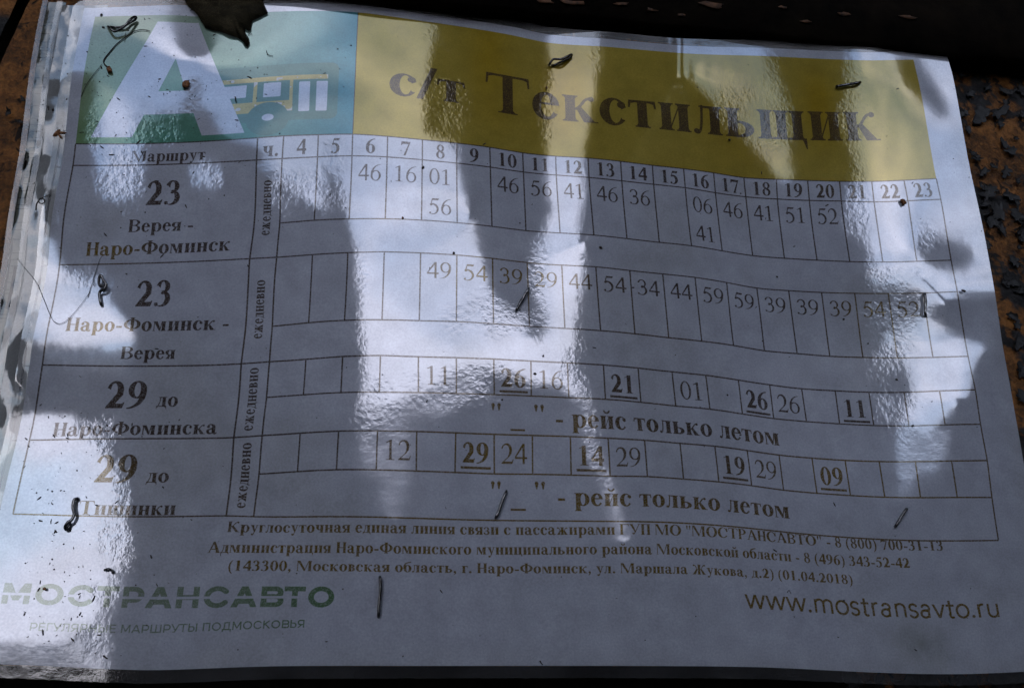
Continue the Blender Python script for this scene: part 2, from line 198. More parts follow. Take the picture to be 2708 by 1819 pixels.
-25,84,9,28,23,28,28,34,34,42,36,60,28,98,7,-94,-29,-49,-35,-32,-22,-14,-3,-2,1,-4,-4,-2,-2,-3,1,4,-11,-7,2,-9,-10,-11,-13,-18,-23,-27,-32,-33,-33,-34,-31,-30,-27,-23,
-21,-17,-15,-12,-10,-9,-7,-7,-6,-7,-6,-8,-9,-13,-17,-20,-17,-15,-10,-9,-6,-5,-4,-1,2,7,12,19,29,39,50,62,66,69,75,74,70,66,47,42,31,27,21,16,14,6,-1,-7,-12,-10,
-18,-18,-24,-29,-25,-29,-25,-21,-17,-14,-10,0,11,20,30,36,39,40,38,35,33,29,25,20,11,4,-5,-10,-19,-20,-24,-23,-22,-13,-6,-2,2,5,8,12,15,17,21,22,28,26,40,18,119,-748,
-29,85,9,28,23,28,28,33,32,41,35,57,29,100,-3,-90,-26,-51,-35,-32,-23,-14,-1,0,3,3,-7,-4,-3,-2,-2,6,-16,-7,1,-4,-5,-8,-9,-15,-21,-28,-33,-34,-35,-34,-33,-30,-28,-24,
-20,-17,-14,-11,-9,-8,-7,-7,-6,-5,-6,-7,-7,-14,-16,-20,-15,-13,-10,-7,-6,-6,-4,-3,1,4,11,18,28,38,50,61,66,68,74,71,72,59,43,36,27,21,15,12,8,1,-2,-7,-11,-11,
-12,-17,-14,-21,-25,-22,-25,-21,-18,-14,-11,-1,8,20,29,34,38,39,37,35,32,30,27,19,13,5,-2,-9,-14,-19,-21,-21,-18,-12,-9,-3,0,3,7,10,13,16,20,21,27,25,39,17,115,-720,
-33,86,10,28,23,28,28,33,32,39,34,55,28,97,7,-97,-26,-54,-35,-32,-22,-15,-1,0,5,0,-7,-8,-7,-5,-2,0,-2,-3,1,0,0,-3,-6,-12,-21,-29,-34,-36,-36,-35,-34,-31,-28,-25,
-20,-16,-12,-11,-8,-8,-6,-7,-5,-7,-5,-7,-5,-12,-17,-16,-14,-12,-7,-5,-6,-6,-6,-5,-2,2,9,17,26,38,50,61,65,68,74,69,67,54,40,31,21,17,10,8,3,-1,-5,-8,-10,-11,
-10,-11,-14,-13,-18,-20,-19,-21,-18,-14,-11,-4,6,18,28,32,37,37,39,35,32,32,25,21,13,6,-1,-7,-12,-16,-18,-19,-17,-12,-9,-5,-1,2,6,8,12,15,18,20,27,24,37,17,110,-692,
-37,89,9,29,23,29,29,33,32,38,34,49,33,92,2,-95,-24,-58,-34,-32,-22,-14,-3,-2,3,-3,-4,-9,-9,-5,-3,2,-2,2,3,5,3,2,-5,-11,-19,-28,-36,-37,-37,-36,-34,-31,-29,-25,
-20,-15,-11,-10,-8,-8,-6,-6,-7,-6,-7,-8,-9,-9,-11,-10,-9,-7,-7,-4,-7,-8,-8,-8,-5,0,6,15,25,39,49,60,65,67,72,69,67,46,36,25,18,10,7,4,-1,-3,-6,-8,-10,-10,
-10,-9,-9,-11,-12,-15,-17,-18,-18,-14,-12,-4,7,16,26,30,34,37,36,36,35,33,26,20,14,6,1,-6,-11,-14,-16,-16,-15,-13,-9,-6,-2,1,4,7,11,14,17,19,25,23,36,17,107,-666,
-39,91,9,30,23,30,29,35,32,43,31,58,13,90,20,-107,-30,-60,-37,-28,-21,-14,-7,-4,-1,-1,-5,-8,-10,-7,-4,0,3,4,7,8,11,2,-3,-11,-19,-25,-35,-38,-37,-36,-35,-32,-28,-26,
-19,-14,-11,-10,-8,-7,-7,-6,-7,-8,-8,-9,-10,-10,-6,-4,-1,-1,-1,-7,-9,-11,-11,-11,-7,-4,4,13,24,38,49,60,64,69,69,65,65,41,33,20,13,7,3,0,-3,-5,-7,-9,-10,-9,
-9,-8,-7,-8,-9,-10,-14,-14,-15,-15,-12,-5,7,16,23,29,32,35,36,38,34,32,30,19,14,7,1,-5,-9,-13,-14,-16,-14,-12,-9,-7,-3,0,3,6,10,12,17,18,24,22,35,17,103,-640,
-40,93,8,31,24,30,31,35,36,44,42,61,39,74,-74,-39,-60,-42,-40,-30,-21,-12,-10,-5,-3,-2,-4,-8,-11,-8,-6,-1,5,6,9,11,14,8,-2,-11,-16,-25,-32,-36,-35,-38,-35,-32,-29,-25,
-19,-13,-11,-10,-8,-8,-7,-7,-8,-8,-8,-9,-9,-7,-6,-2,3,3,0,-2,-11,-12,-14,-13,-11,-7,1,10,23,39,48,60,63,69,68,65,60,37,29,16,9,2,0,-3,-4,-6,-8,-9,-10,-9,
-9,-7,-6,-6,-6,-9,-9,-11,-12,-14,-11,-5,6,16,21,27,31,33,35,39,35,35,30,19,14,7,1,-5,-8,-12,-13,-14,-14,-12,-10,-7,-4,-1,2,6,9,11,16,17,23,22,34,16,100,-615,
-37,91,9,31,24,31,33,34,43,37,62,31,105,-19,-87,-13,-58,-32,-40,-30,-22,-13,-10,-7,-4,-1,-5,-8,-11,-12,-8,-4,7,10,12,14,16,15,0,-11,-17,-22,-29,-29,-39,-36,-35,-33,-28,-26,
-18,-10,-13,-10,-10,-8,-8,-8,-8,-8,-9,-8,-8,-6,-3,0,3,5,3,0,-10,-13,-16,-17,-14,-9,-2,7,22,38,48,61,61,69,67,65,57,33,25,12,5,-1,-3,-5,-6,-7,-9,-9,-10,-9,
-8,-6,-6,-5,-5,-6,-7,-8,-9,-8,-12,-5,6,15,20,25,29,32,35,37,38,35,32,19,14,6,1,-4,-8,-11,-13,-14,-13,-12,-10,-8,-4,-2,1,5,8,11,15,16,23,21,33,16,96,-590,
-33,90,9,31,25,30,34,35,43,37,61,24,96,1,-90,-31,-50,-35,-37,-32,-24,-14,-9,-7,-4,-2,-5,-7,-14,-14,-11,-10,8,15,18,20,21,21,-1,-11,-17,-22,-21,-27,-36,-39,-37,-32,-29,-25,
-18,-10,-12,-12,-11,-9,-9,-9,-8,-9,-8,-8,-6,-4,-2,2,3,7,2,0,-6,-14,-17,-19,-18,-12,-6,5,18,41,49,60,60,69,65,66,53,31,20,9,1,-3,-5,-7,-7,-9,-9,-10,-9,-9,
-8,-6,-5,-5,-4,-5,-5,-6,-5,-6,-8,-7,6,12,22,24,29,32,34,38,38,33,34,19,14,6,1,-4,-8,-11,-12,-14,-13,-13,-10,-8,-6,-2,1,4,8,10,14,16,21,21,32,15,94,-566,
-24,85,10,30,25,31,33,35,43,38,59,27,95,-3,-92,-27,-55,-34,-38,-33,-24,-17,-9,-7,-3,-4,-7,-8,-15,-13,-12,-7,6,15,20,23,24,26,1,-11,-16,-15,-22,-23,-40,-39,-33,-32,-27,-30,
-21,-8,-9,-11,-14,-10,-10,-9,-10,-9,-8,-7,-6,-3,0,3,4,7,3,2,-4,-15,-19,-22,-20,-16,-8,3,18,38,47,60,61,69,64,66,50,28,18,6,-1,-6,-7,-8,-9,-10,-9,-10,-10,-9,
-7,-7,-5,-4,-3,-4,-3,-4,-2,-3,-4,-5,1,12,23,24,28,30,34,37,38,36,35,16,15,5,2,-4,-8,-11,-13,-14,-14,-13,-11,-8,-6,-3,0,4,7,10,14,15,21,20,31,15,91,-543,
-11,79,10,29,25,30,33,35,43,36,59,27,94,1,-93,-29,-54,-36,-38,-34,-28,-18,-9,-7,-3,-6,-8,-11,-13,-13,-9,-7,5,14,19,23,24,28,2,-11,-11,-16,-8,-24,-36,-32,-36,-34,-34,-29,
-21,-9,-6,-11,-14,-12,-11,-10,-11,-10,-8,-7,-5,-2,1,4,5,7,7,3,-1,-18,-20,-26,-23,-18,-11,1,16,37,47,59,60,69,64,66,47,26,15,4,-3,-7,-9,-10,-10,-11,-10,-11,-9,-9,
-7,-7,-5,-4,-3,-3,-2,-2,-2,1,-3,1,5,14,19,23,26,30,33,37,37,35,33,18,15,6,2,-4,-9,-11,-14,-14,-15,-13,-12,-9,-6,-4,1,3,7,10,13,15,20,20,30,15,89,-522,
15,62,12,27,24,30,32,34,41,37,57,29,93,0,-91,-27,-56,-35,-39,-35,-29,-19,-12,-8,-5,-7,-9,-12,-13,-10,-8,-1,3,11,15,18,22,25,-2,-5,-13,-15,-22,-29,-22,-24,-23,-28,-30,-31,
-19,-10,-5,-11,-13,-12,-12,-13,-11,-11,-9,-7,-5,-1,2,5,7,9,7,3,2,-18,-24,-28,-26,-21,-12,0,12,38,47,58,59,69,63,66,44,24,13,2,-4,-9,-10,-11,-12,-11,-11,-11,-10,-8,
-8,-6,-5,-4,-3,-2,-1,-2,0,-1,2,6,10,14,19,22,27,29,33,37,36,32,29,21,15,8,2,-5,-8,-13,-15,-15,-16,-14,-12,-10,-7,-4,0,4,7,9,14,15,20,19,29,14,88,-502,
45,49,12,23,23,28,31,32,40,36,56,29,94,1,-92,-26,-56,-34,-39,-32,-31,-23,-15,-9,-9,-7,-12,-13,-11,-9,-5,-2,4,6,11,14,19,14,4,-6,-12,-16,-19,-23,-27,-22,-20,-21,-23,-27,
-19,-8,-4,-7,-10,-15,-14,-14,-13,-12,-10,-8,-4,-1,3,6,9,11,10,8,4,-25,-27,-32,-28,-23,-13,0,11,37,45,57,59,68,63,66,41,21,11,0,-5,-9,-12,-12,-12,-12,-12,-10,-10,-9,
-7,-6,-5,-3,-3,-2,0,0,1,3,4,7,12,16,19,24,27,30,34,35,32,30,29,22,16,9,2,-5,-9,-14,-16,-17,-17,-16,-13,-11,-7,-4,0,4,7,10,13,15,20,18,29,13,85,-481,
108,5,17,18,22,24,28,31,35,37,50,34,86,12,-97,-24,-57,-33,-38,-31,-29,-25,-21,-14,-13,-12,-11,-10,-9,-7,-5,-1,2,5,9,10,12,9,0,-5,-12,-17,-20,-25,-21,-21,-17,-16,-17,-19,
-17,-9,-1,-5,-8,-15,-14,-16,-15,-13,-11,-8,-5,-1,3,7,10,13,13,3,8,-25,-30,-35,-29,-23,-13,0,14,34,43,55,60,67,61,66,37,19,8,-1,-6,-10,-12,-12,-13,-12,-11,-11,-10,-8,
-7,-6,-5,-3,-2,-1,0,1,3,4,7,10,14,17,21,24,28,31,35,34,31,29,28,23,17,9,2,-5,-11,-16,-18,-19,-18,-17,-15,-11,-8,-4,0,4,7,11,13,15,20,18,28,13,83,-463,
147,4,11,14,18,20,24,27,31,34,44,37,84,16,-104,-19,-59,-30,-39,-30,-30,-26,-22,-19,-16,-14,-10,-10,-7,-6,-4,-2,1,4,5,6,7,3,-1,-7,-12,-16,-20,-21,-23,-20,-17,-15,-13,-11,
-12,-8,1,-5,-8,-10,-15,-16,-16,-14,-13,-9,-5,-2,2,6,11,15,21,20,2,-44,-32,-38,-28,-23,-11,1,17,34,42,54,62,65,60,59,34,16,6,-2,-7,-10,-12,-12,-12,-12,-12,-10,-9,-8,
-7,-6,-4,-3,-1,-1,2,2,4,7,8,12,15,19,22,26,28,32,33,35,32,31,27,23,18,10,2,-6,-13,-18,-21,-21,-20,-18,-16,-13,-8,-5,1,4,8,11,14,16,19,18,28,12,82,-447,
176,3,10,12,14,18,20,24,26,31,38,41,49,66,-137,-2,-65,-24,-41,-29,-30,-26,-24,-20,-17,-15,-12,-9,-7,-6,-4,-2,0,1,2,3,2,0,-5,-8,-13,-17,-19,-22,-20,-19,-17,-13,-12,-9,
-6,-4,-1,-1,-4,-9,-15,-16,-18,-15,-14,-9,-7,-3,0,7,4,17,-1,33,-13,-28,-30,-32,-27,-20,-10,3,18,36,45,55,60,63,60,60,18,16,1,-1,-8,-9,-12,-11,-12,-11,-11,-10,-8,-8,
-6,-5,-4,-3,-1,1,2,3,6,8,10,14,16,20,24,26,30,32,34,33,35,31,28,26,18,12,3,-7,-15,-22,-24,-24,-23,-19,-17,-14,-10,-4,1,6,9,11,15,16,19,18,27,12,80,-432,
194,7,6,10,13,16,19,20,27,25,36,32,55,-5,-56,-30,-43,-33,-35,-30,-30,-26,-23,-21,-18,-15,-13,-9,-8,-6,-4,-3,-2,-1,-1,-1,-1,-4,-7,-11,-14,-16,-20,-20,-20,-18,-16,-13,-10,-8,
-5,-3,1,2,-3,-4,-15,-16,-19,-16,-14,-11,-8,-4,-1,2,6,5,16,5,-2,-26,-28,-28,-24,-18,-7,4,23,38,46,56,61,59,62,48,10,13,-1,-1,-8,-8,-11,-10,-11,-10,-10,-9,-8,-7,
-5,-5,-3,-2,0,1,2,5,7,9,11,15,18,22,24,28,30,33,35,36,34,30,31,28,21,14,4,-6,-18,-26,-30,-26,-25,-21,-19,-15,-11,-4,2,7,10,13,15,16,19,17,26,12,78,-417,
196,22,4,11,11,14,18,19,24,22,36,17,57,-37,-24,-33,-36,-34,-32,-31,-28,-26,-24,-21,-17,-16,-12,-10,-8,-7,-5,-4,-4,-4,-3,-4,-5,-7,-9,-12,-16,-17,-19,-20,-19,-18,-15,-13,-10,-7,
-5,-1,1,4,1,-3,-12,-17,-19,-18,-15,-11,-9,-5,-3,1,3,8,1,9,1,-23,-27,-26,-22,-16,-5,5,29,38,50,55,61,59,68,22,7,8,0,-3,-6,-8,-8,-9,-9,-9,-9,-8,-7,-6,
-5,-4,-3,-1,0,2,3,6,7,10,13,16,19,22,26,29,31,34,35,36,35,34,33,31,22,17,7,-4,-18,-35,-33,-31,-27,-23,-20,-17,-13,-3,4,9,12,13,15,15,19,17,25,12,73,-401,
205,25,3,11,10,14,16,18,21,23,24,24,16,-10,-31,-25,-33,-31,-31,-30,-27,-26,-22,-21,-17,-15,-13,-10,-8,-8,-6,-6,-6,-5,-6,-7,-8,-10,-12,-14,-16,-18,-19,-19,-20,-17,-15,-12,-10,-7,
-5,0,1,6,0,0,-8,-18,-19,-18,-15,-13,-9,-6,-4,-1,1,0,5,5,4,-16,-27,-25,-20,-15,-4,6,32,40,51,54,62,55,80,-14,16,-4,2,-4,-4,-6,-6,-7,-8,-7,-7,-7,-6,-5,
-4,-4,-2,-1,1,2,4,6,8,11,14,16,20,23,26,30,32,35,36,37,36,37,33,33,26,21,11,3,-20,-40,-37,-34,-32,-27,-24,-19,-13,0,6,11,12,14,15,14,18,16,24,12,69,-386,
208,31,2,11,10,13,15,16,18,19,20,15,11,-9,-20,-27,-29,-32,-29,-29,-26,-25,-22,-19,-17,-15,-12,-10,-9,-8,-8,-7,-8,-8,-9,-9,-11,-12,-14,-16,-17,-19,-19,-20,-19,-17,-15,-12,-10,-7,
-4,0,0,6,4,2,-6,-19,-19,-19,-15,-13,-10,-8,-6,-3,-2,2,4,5,7,-13,-24,-24,-19,-15,-4,6,31,42,51,52,56,54,58,-2,7,-4,1,-2,-2,-4,-4,-5,-5,-5,-6,-5,-5,-4,
-4,-3,-1,-1,1,3,4,6,9,11,14,17,20,24,27,30,33,36,37,38,37,38,35,34,29,23,16,11,-12,-44,-36,-43,-33,-31,-27,-22,-18,5,8,12,12,13,13,14,16,15,22,12,63,-369,
211,33,3,10,10,13,13,14,16,16,13,13,2,-3,-19,-25,-26,-31,-27,-27,-25,-24,-21,-18,-17,-14,-11,-11,-9,-9,-9,-9,-10,-10,-11,-12,-13,-15,-16,-17,-19,-19,-20,-20,-19,-17,-14,-13,-9,-7,
-4,0,1,6,4,1,-3,-17,-18,-20,-16,-14,-11,-9,-7,-4,-1,0,4,5,6,-5,-21,-24,-17,-14,-5,7,25,39,45,50,49,46,32,7,10,2,4,1,1,-1,-1,-2,-4,-3,-4,-4,-4,-3,
-3,-2,-1,0,1,2,5,6,9,12,14,17,20,24,27,30,33,37,38,39,40,38,35,32,29,25,25,5,11,-44,-38,-36,-36,-32,-30,-23,-15,-1,9,8,11,10,11,12,14,13,21,11,58,-351,
211,36,2,11,9,12,12,13,13,12,10,6,1,-6,-13,-22,-24,-28,-26,-25,-23,-21,-21,-18,-15,-13,-12,-10,-10,-10,-10,-11,-12,-12,-14,-14,-16,-17,-18,-19,-20,-20,-20,-20,-19,-17,-15,-11,-10,-6,
-4,-1,2,6,5,0,-2,-16,-16,-20,-17,-14,-12,-10,-7,-5,-2,1,3,5,6,-2,-16,-20,-18,-12,-7,6,19,35,41,45,42,36,24,9,7,6,7,5,4,3,1,0,-1,-2,-2,-3,-2,-3,
-2,-2,-1,0,2,3,4,6,9,11,14,17,20,23,27,30,33,36,39,41,41,40,33,30,27,31,19,18,-6,-4,-45,-35,-32,-30,-24,-20,-12,-5,3,4,6,7,7,9,12,11,18,12,48,-327,
210,37,2,11,9,12,11,12,10,9,6,2,-3,-8,-16,-17,-20,-21,-22,-22,-22,-21,-18,-16,-15,-13,-11,-10,-11,-11,-12,-13,-14,-15,-16,-17,-17,-19,-20,-20,-22,-21,-21,-20,-19,-17,-14,-12,-9,-6,
-4,0,1,6,5,1,-2,-14,-15,-19,-17,-16,-12,-10,-8,-5,-2,0,3,5,5,3,-11,-18,-16,-12,-7,3,12,31,36,39,35,31,10,10,7,12,10,9,7,5,4,2,1,0,-1,-2,-1,-2,
-2,-1,-1,0,1,3,4,6,8,11,13,16,19,23,26,29,33,36,38,41,41,43,30,28,26,28,27,9,2,-13,-8,-29,-31,-23,-23,-15,-11,-7,-3,-1,1,1,5,6,9,10,17,10,43,-304,
205,40,2,11,10,11,11,10,8,7,3,-2,-6,-11,-17,-18,-16,-15,-16,-16,-16,-17,-19,-17,-14,-13,-11,-12,-11,-13,-14,-15,-16,-17,-18,-20,-20,-20,-22,-22,-22,-22,-22,-20,-19,-17,-14,-12,-9,-6,
-4,0,2,6,5,1,-2,-11,-15,-17,-18,-15,-13,-11,-8,-5,-3,1,2,5,5,5,-6,-14,-14,-12,-8,0,6,26,32,34,31,23,12,10,5,9,11,11,9,7,6,4,2,2,0,-1,-1,-1,
-1,-1,-1,0,1,2,4,5,7,10,12,16,18,21,25,28,31,34,37,39,39,42,31,29,26,34,17,19,0,9,-16,-25,-6,-27,-12,-16,-11,-10,-7,-6,-3,-1,0,4,6,8,12,12,28,-267,
198,42,2,12,10,12,10,10,7,4,1,-4,-9,-12,-16,-15,-16,-14,-13,-11,-11,-11,-11,-16,-19,-13,-13,-12,-14,-14,-16,-18,-18,-20,-20,-22,-22,-22,-23,-23,-24,-23,-22,-21,-19,-16,-15,-11,-9,-6,
-4,0,2,6,5,2,0,-10,-13,-17,-17,-16,-14,-11,-8,-5,-3,0,3,5,5,6,0,-10,-13,-11,-10,-3,1,21,29,28,28,18,10,9,5,10,11,11,10,9,6,5,4,2,1,1,-1,-1,
-1,-1,-1,0,1,1,3,5,6,9,11,13,17,20,22,26,30,31,35,35,37,34,31,28,28,26,24,14,18,-3,29,-27,-13,7,-26,-14,-18,-11,-8,-7,-8,-7,-2,2,6,8,14,6,42,-252,
188,45,2,14,10,13,11,10,7,3,-2,-6,-11,-13,-15,-16,-13,-12,-10,-9,-5,-8,-11,-15,-16,-13,-13,-13,-15,-17,-18,-20,-21,-22,-23,-23,-24,-24,-25,-24,-24,-24,-22,-22,-19,-16,-14,-12,-9,-6,
-4,0,2,5,7,5,1,-10,-12,-16,-17,-16,-13,-11,-9,-5,-3,0,3,5,4,7,5,-5,-10,-12,-10,-5,-7,18,26,24,26,14,9,7,5,10,10,11,10,9,7,6,5,2,2,1,0,-1,
-1,-1,-1,-1,0,0,2,4,5,7,10,12,14,18,21,24,26,29,31,33,32,33,28,29,25,29,24,16,7,13,13,41,-32,-2,-29,-16,-16,-10,-8,-7,-7,-6,-1,2,7,8,13,8,39,-223,
176,48,3,14,12,14,13,11,7,2,-3,-9,-12,-14,-16,-14,-13,-12,-8,-7,-4,-6,-9,-11,-13,-11,-12,-14,-16,-19,-21,-22,-23,-25,-25,-25,-26,-25,-26,-25,-26,-24,-23,-21,-19,-17,-14,-11,-9,-6,
-3,-1,3,5,8,4,2,-7,-12,-15,-15,-15,-14,-11,-8,-6,-2,0,2,4,5,6,8,0,-6,-10,-11,-6,-15,15,24,20,22,12,9,6,5,9,9,11,9,9,7,6,5,3,2,1,0,-1,
-1,-1,-2,-1,-1,-1,1,2,4,6,7,10,13,16,18,21,24,26,28,29,30,29,28,27,28,26,22,16,15,13,30,13,40,-29,-28,-20,-17,-11,-8,-7,-9,-6,-1,2,6,9,13,7,43,-196,
160,53,3,17,13,17,15,13,9,4,-6,-11,-15,-17,-16,-15,-13,-10,-9,-6,-6,-3,-4,-6,-9,-10,-10,-15,-18,-21,-24,-25,-26,-26,-27,-27,-27,-27,-27,-26,-26,-24,-24,-21,-19,-16,-14,-11,-9,-6,
-3,0,2,5,9,4,2,-6,-10,-13,-14,-14,-13,-10,-9,-5,-3,0,3,3,5,6,8,4,-4,-6,-10,-7,-18,10,21,17,17,11,10,6,4,8,8,9,9,8,7,6,4,4,2,0,0,-1,
-1,-2,-2,-3,-1,-2,0,0,2,4,6,8,11,13,16,18,21,24,25,26,28,27,28,28,27,28,21,15,14,26,22,20,10,-5,-17,-17,-13,-9,-7,-8,-8,-5,-1,2,7,7,13,3,46,-163,
149,48,6,19,17,19,18,18,12,2,-5,-17,-17,-18,-18,-15,-13,-11,-9,-7,-4,-4,-1,0,-4,-7,-10,-15,-21,-24,-26,-27,-29,-28,-28,-29,-28,-28,-27,-27,-26,-25,-23,-21,-19,-17,-13,-12,-8,-6,
-3,0,3,6,8,4,2,-4,-9,-11,-12,-13,-12,-9,-8,-5,-3,0,2,3,5,6,6,5,0,-4,-9,-10,-11,4,16,15,16,9,7,5,5,7,7,8,8,7,6,6,4,3,2,0,0,-1,
-2,-3,-3,-3,-3,-3,-2,0,0,2,4,6,8,11,13,16,19,20,23,24,26,26,28,28,29,27,19,18,17,31,19,10,14,-4,-5,-7,-7,-7,-7,-9,-8,-6,-1,1,5,7,10,2,38,-123,
130,50,8,23,20,23,23,22,17,10,-15,-17,-25,-20,-19,-17,-14,-11,-10,-6,-5,-2,-1,2,-1,-2,-5,-19,-22,-28,-28,-30,-29,-30,-30,-29,-29,-29,-27,-27,-26,-25,-24,-21,-19,-16,-13,-11,-9,-5,
-3,0,4,5,8,5,2,-4,-7,-9,-11,-10,-10,-9,-7,-5,-2,0,1,3,4,6,5,5,-2,0,-10,1,-11,-1,10,12,15,9,6,3,5,5,7,6,7,6,6,5,3,3,1,1,-1,-2,
-3,-3,-4,-4,-4,-4,-3,-3,-1,0,2,4,6,9,11,14,16,18,20,23,24,26,27,29,29,28,22,22,19,35,13,8,5,0,3,1,3,-5,-7,-10,-8,-6,-2,0,4,5,8,2,31,-87,
132,21,21,24,24,27,26,29,27,8,-11,-35,-21,-24,-20,-17,-15,-13,-11,-8,-5,-3,0,2,5,1,-2,-22,-25,-29,-30,-31,-31,-31,-30,-30,-29,-29,-27,-27,-26,-25,-23,-21,-18,-17,-13,-11,-8,-6,
-2,0,4,6,8,5,1,-1,-6,-8,-9,-9,-9,-6,-6,-4,-2,0,1,3,4,5,4,3,0,-2,-3,2,-6,-6,6,9,12,9,6,3,3,4,5,5,6,5,5,5,3,2,1,0,-2,-2,
-3,-4,-5,-5,-5,-6,-5,-4,-3,-2,0,2,5,6,10,11,14,17,19,21,23,26,26,31,31,30,23,25,27,28,14,3,5,7,8,13,0,-5,-6,-11,-9,-6,-4,0,3,3,6,1,24,-54,
104,25,28,28,30,30,34,32,37,37,-45,-25,-34,-25,-24,-22,-17,-14,-12,-10,-6,-4,-1,2,5,2,1,-25,-25,-31,-30,-32,-31,-31,-30,-29,-29,-28,-27,-27,-25,-24,-23,-21,-18,-16,-13,-11,-8,-6,
-2,0,3,6,9,5,3,0,-5,-7,-8,-7,-7,-5,-4,-2,-1,0,1,3,3,4,3,2,-2,4,-6,17,-13,-8,2,5,9,10,6,2,1,3,4,4,5,5,5,3,3,1,1,-1,-2,-3,
-3,-5,-6,-6,-7,-6,-7,-5,-5,-4,-2,1,3,5,7,11,12,16,17,20,23,25,28,31,35,31,29,30,29,24,16,5,10,13,16,5,-3,-6,-8,-11,-11,-7,-4,-1,1,2,5,0,18,-26,
76,27,33,34,35,37,37,41,37,50,-68,-30,-27,-26,-26,-22,-20,-17,-14,-12,-10,-6,-1,0,3,4,1,-26,-22,-30,-30,-31,-30,-30,-29,-29,-28,-27,-26,-26,-25,-23,-22,-20,-18,-16,-13,-11,-8,-6,
-2,0,3,5,9,8,5,1,-6,-6,-8,-5,-5,-3,-2,-1,0,1,1,1,3,3,1,0,0,-2,1,-1,-6,1,1,5,7,8,6,1,1,3,4,4,5,4,4,3,3,1,0,-1,-3,-3,
-5,-6,-6,-7,-8,-8,-7,-8,-6,-5,-4,-1,2,4,6,10,12,15,17,21,23,28,30,36,35,31,31,33,34,25,19,12,13,11,15,3,-4,-8,-16,-13,-12,-7,-5,-2,-1,1,3,0,12,-2,
3,77,28,42,39,41,47,37,58,30,-50,-38,-57,-20,-23,-21,-20,-17,-15,-13,-11,-9,-6,-4,-1,1,1,-17,-22,-27,-27,-29,-29,-28,-28,-27,-27,-26,-25,-24,-23,-23,-21,-19,-18,-15,-13,-11,-8,-5,
-3,0,3,6,9,8,5,1,-5,-6,-6,-5,-3,-1,0,0,1,1,1,1,1,4,-1,-2,-3,-1,-4,-2,-3,-1,3,5,10,5,2,2,4,3,5,5,5,4,3,3,2,1,-1,-2,-2,-5,
-5,-6,-7,-8,-9,-9,-9,-9,-7,-7,-4,-2,0,4,6,10,12,15,18,22,25,28,31,35,36,36,36,38,36,27,21,15,14,12,13,2,-3,-16,-22,-17,-11,-10,-5,-3,-1,0,1,0,6,17,
-71,123,21,48,42,49,52,49,56,42,-61,-39,-53,-50,-20,-21,-18,-17,-14,-12,-9,-8,-6,-4,-2,-1,-12,-16,-21,-23,-26,-26,-26,-26,-26,-25,-25,-24,-23,-23,-22,-21,-19,-19,-16,-16,-12,-11,-7,-6,
-2,0,3,5,10,8,5,1,-6,-5,-5,-4,-1,0,1,1,0,0,-1,-3,0,5,-1,-2,-1,-5,-3,-5,-2,1,3,7,8,6,2,1,5,5,6,5,5,4,4,2,2,0,-1,-2,-3,-5,
-6,-7,-7,-9,-10,-10,-10,-9,-9,-8,-5,-2,0,4,6,10,13,15,19,22,26,28,31,34,37,40,42,41,43,29,22,18,14,12,8,3,-9,-23,-21,-21,-12,-11,-6,-4,-2,-1,0,0,1,31,
-130,140,20,52,45,53,58,56,64,24,-33,-50,-57,-43,-38,-23,-19,-17,-16,-12,-9,-7,-5,-3,2,-16,-10,-17,-18,-21,-23,-23,-23,-23,-23,-23,-22,-22,-21,-21,-20,-20,-18,-17,-16,-14,-12,-10,-8,-5,
-2,0,3,5,10,8,5,1,-6,-5,-6,-3,0,2,1,-1,-1,-4,-4,-3,0,4,0,0,-2,-2,-3,-5,-1,1,3,3,12,5,3,3,6,6,7,5,5,4,3,2,2,0,-1,-3,-3,-5,
-7,-7,-8,-10,-10,-11,-10,-11,-9,-8,-6,-2,1,4,6,10,14,16,19,23,25,29,31,35,38,39,46,44,43,38,22,21,15,12,7,1,-17,-26,-24,-20,-16,-10,-8,-5,-3,-1,-1,-1,-3,40,
-192,151,18,54,46,56,60,62,69,72,-90,-32,-63,-44,-38,-27,-21,-18,-16,-13,-11,-8,-7,-4,-4,-8,-12,-14,-16,-17,-19,-20,-20,-20,-19,-20,-20,-19,-19,-19,-18,-18,-16,-16,-14,-13,-12,-9,-7,-5,
-3,1,3,5,10,8,5,0,-6,-5,-5,-3,-1,4,0,-3,-6,-6,-5,-4,0,1,2,0,-1,0,-2,-1,-1,2,4,4,4,12,5,5,5,8,6,5,5,4,3,2,1,0,-1,-3,-4,-5,
-6,-8,-9,-10,-10,-12,-11,-11,-9,-8,-6,-2,1,4,8,10,14,16,20,23,26,29,32,35,38,43,45,45,42,43,26,23,16,12,6,-2,-24,-25,-25,-21,-18,-13,-8,-6,-4,-2,-2,0,-8,44,
-249,144,20,54,45,55,57,56,55,10,18,-59,-40,-47,-35,-28,-23,-19,-16,-14,-11,-9,-7,-5,-4,-8,-9,-11,-13,-14,-14,-16,-16,-17,-16,-17,-17,-17,-16,-16,-16,-16,-14,-14,-13,-12,-10,-9,-6,-5,
-2,1,3,5,9,8,6,-1,-5,-6,-5,-4,1,2,-3,-6,-8,-7,-5,-3,-1,-4,-1,1,0,2,1,1,0,2,3,7,8,8,11,9,7,4,6,5,5,3,4,2,1,0,-2,-2,-4,-6,
-7,-7,-10,-10,-10,-12,-11,-11,-10,-7,-5,-2,1,5,7,11,14,17,20,23,26,30,32,36,39,41,44,47,44,43,31,25,20,14,8,-8,-26,-23,-30,-21,-21,-16,-10,-7,-5,-3,-3,-1,-12,44,
-306,131,22,52,42,54,48,54,38,18,-2,-16,-44,-31,-33,-25,-23,-18,-16,-14,-12,-10,-7,-5,-5,-5,-7,-7,-9,-10,-11,-12,-12,-13,-13,-13,-14,-14,-14,-14,-13,-14,-12,-13,-11,-10,-9,-8,-5,-4,
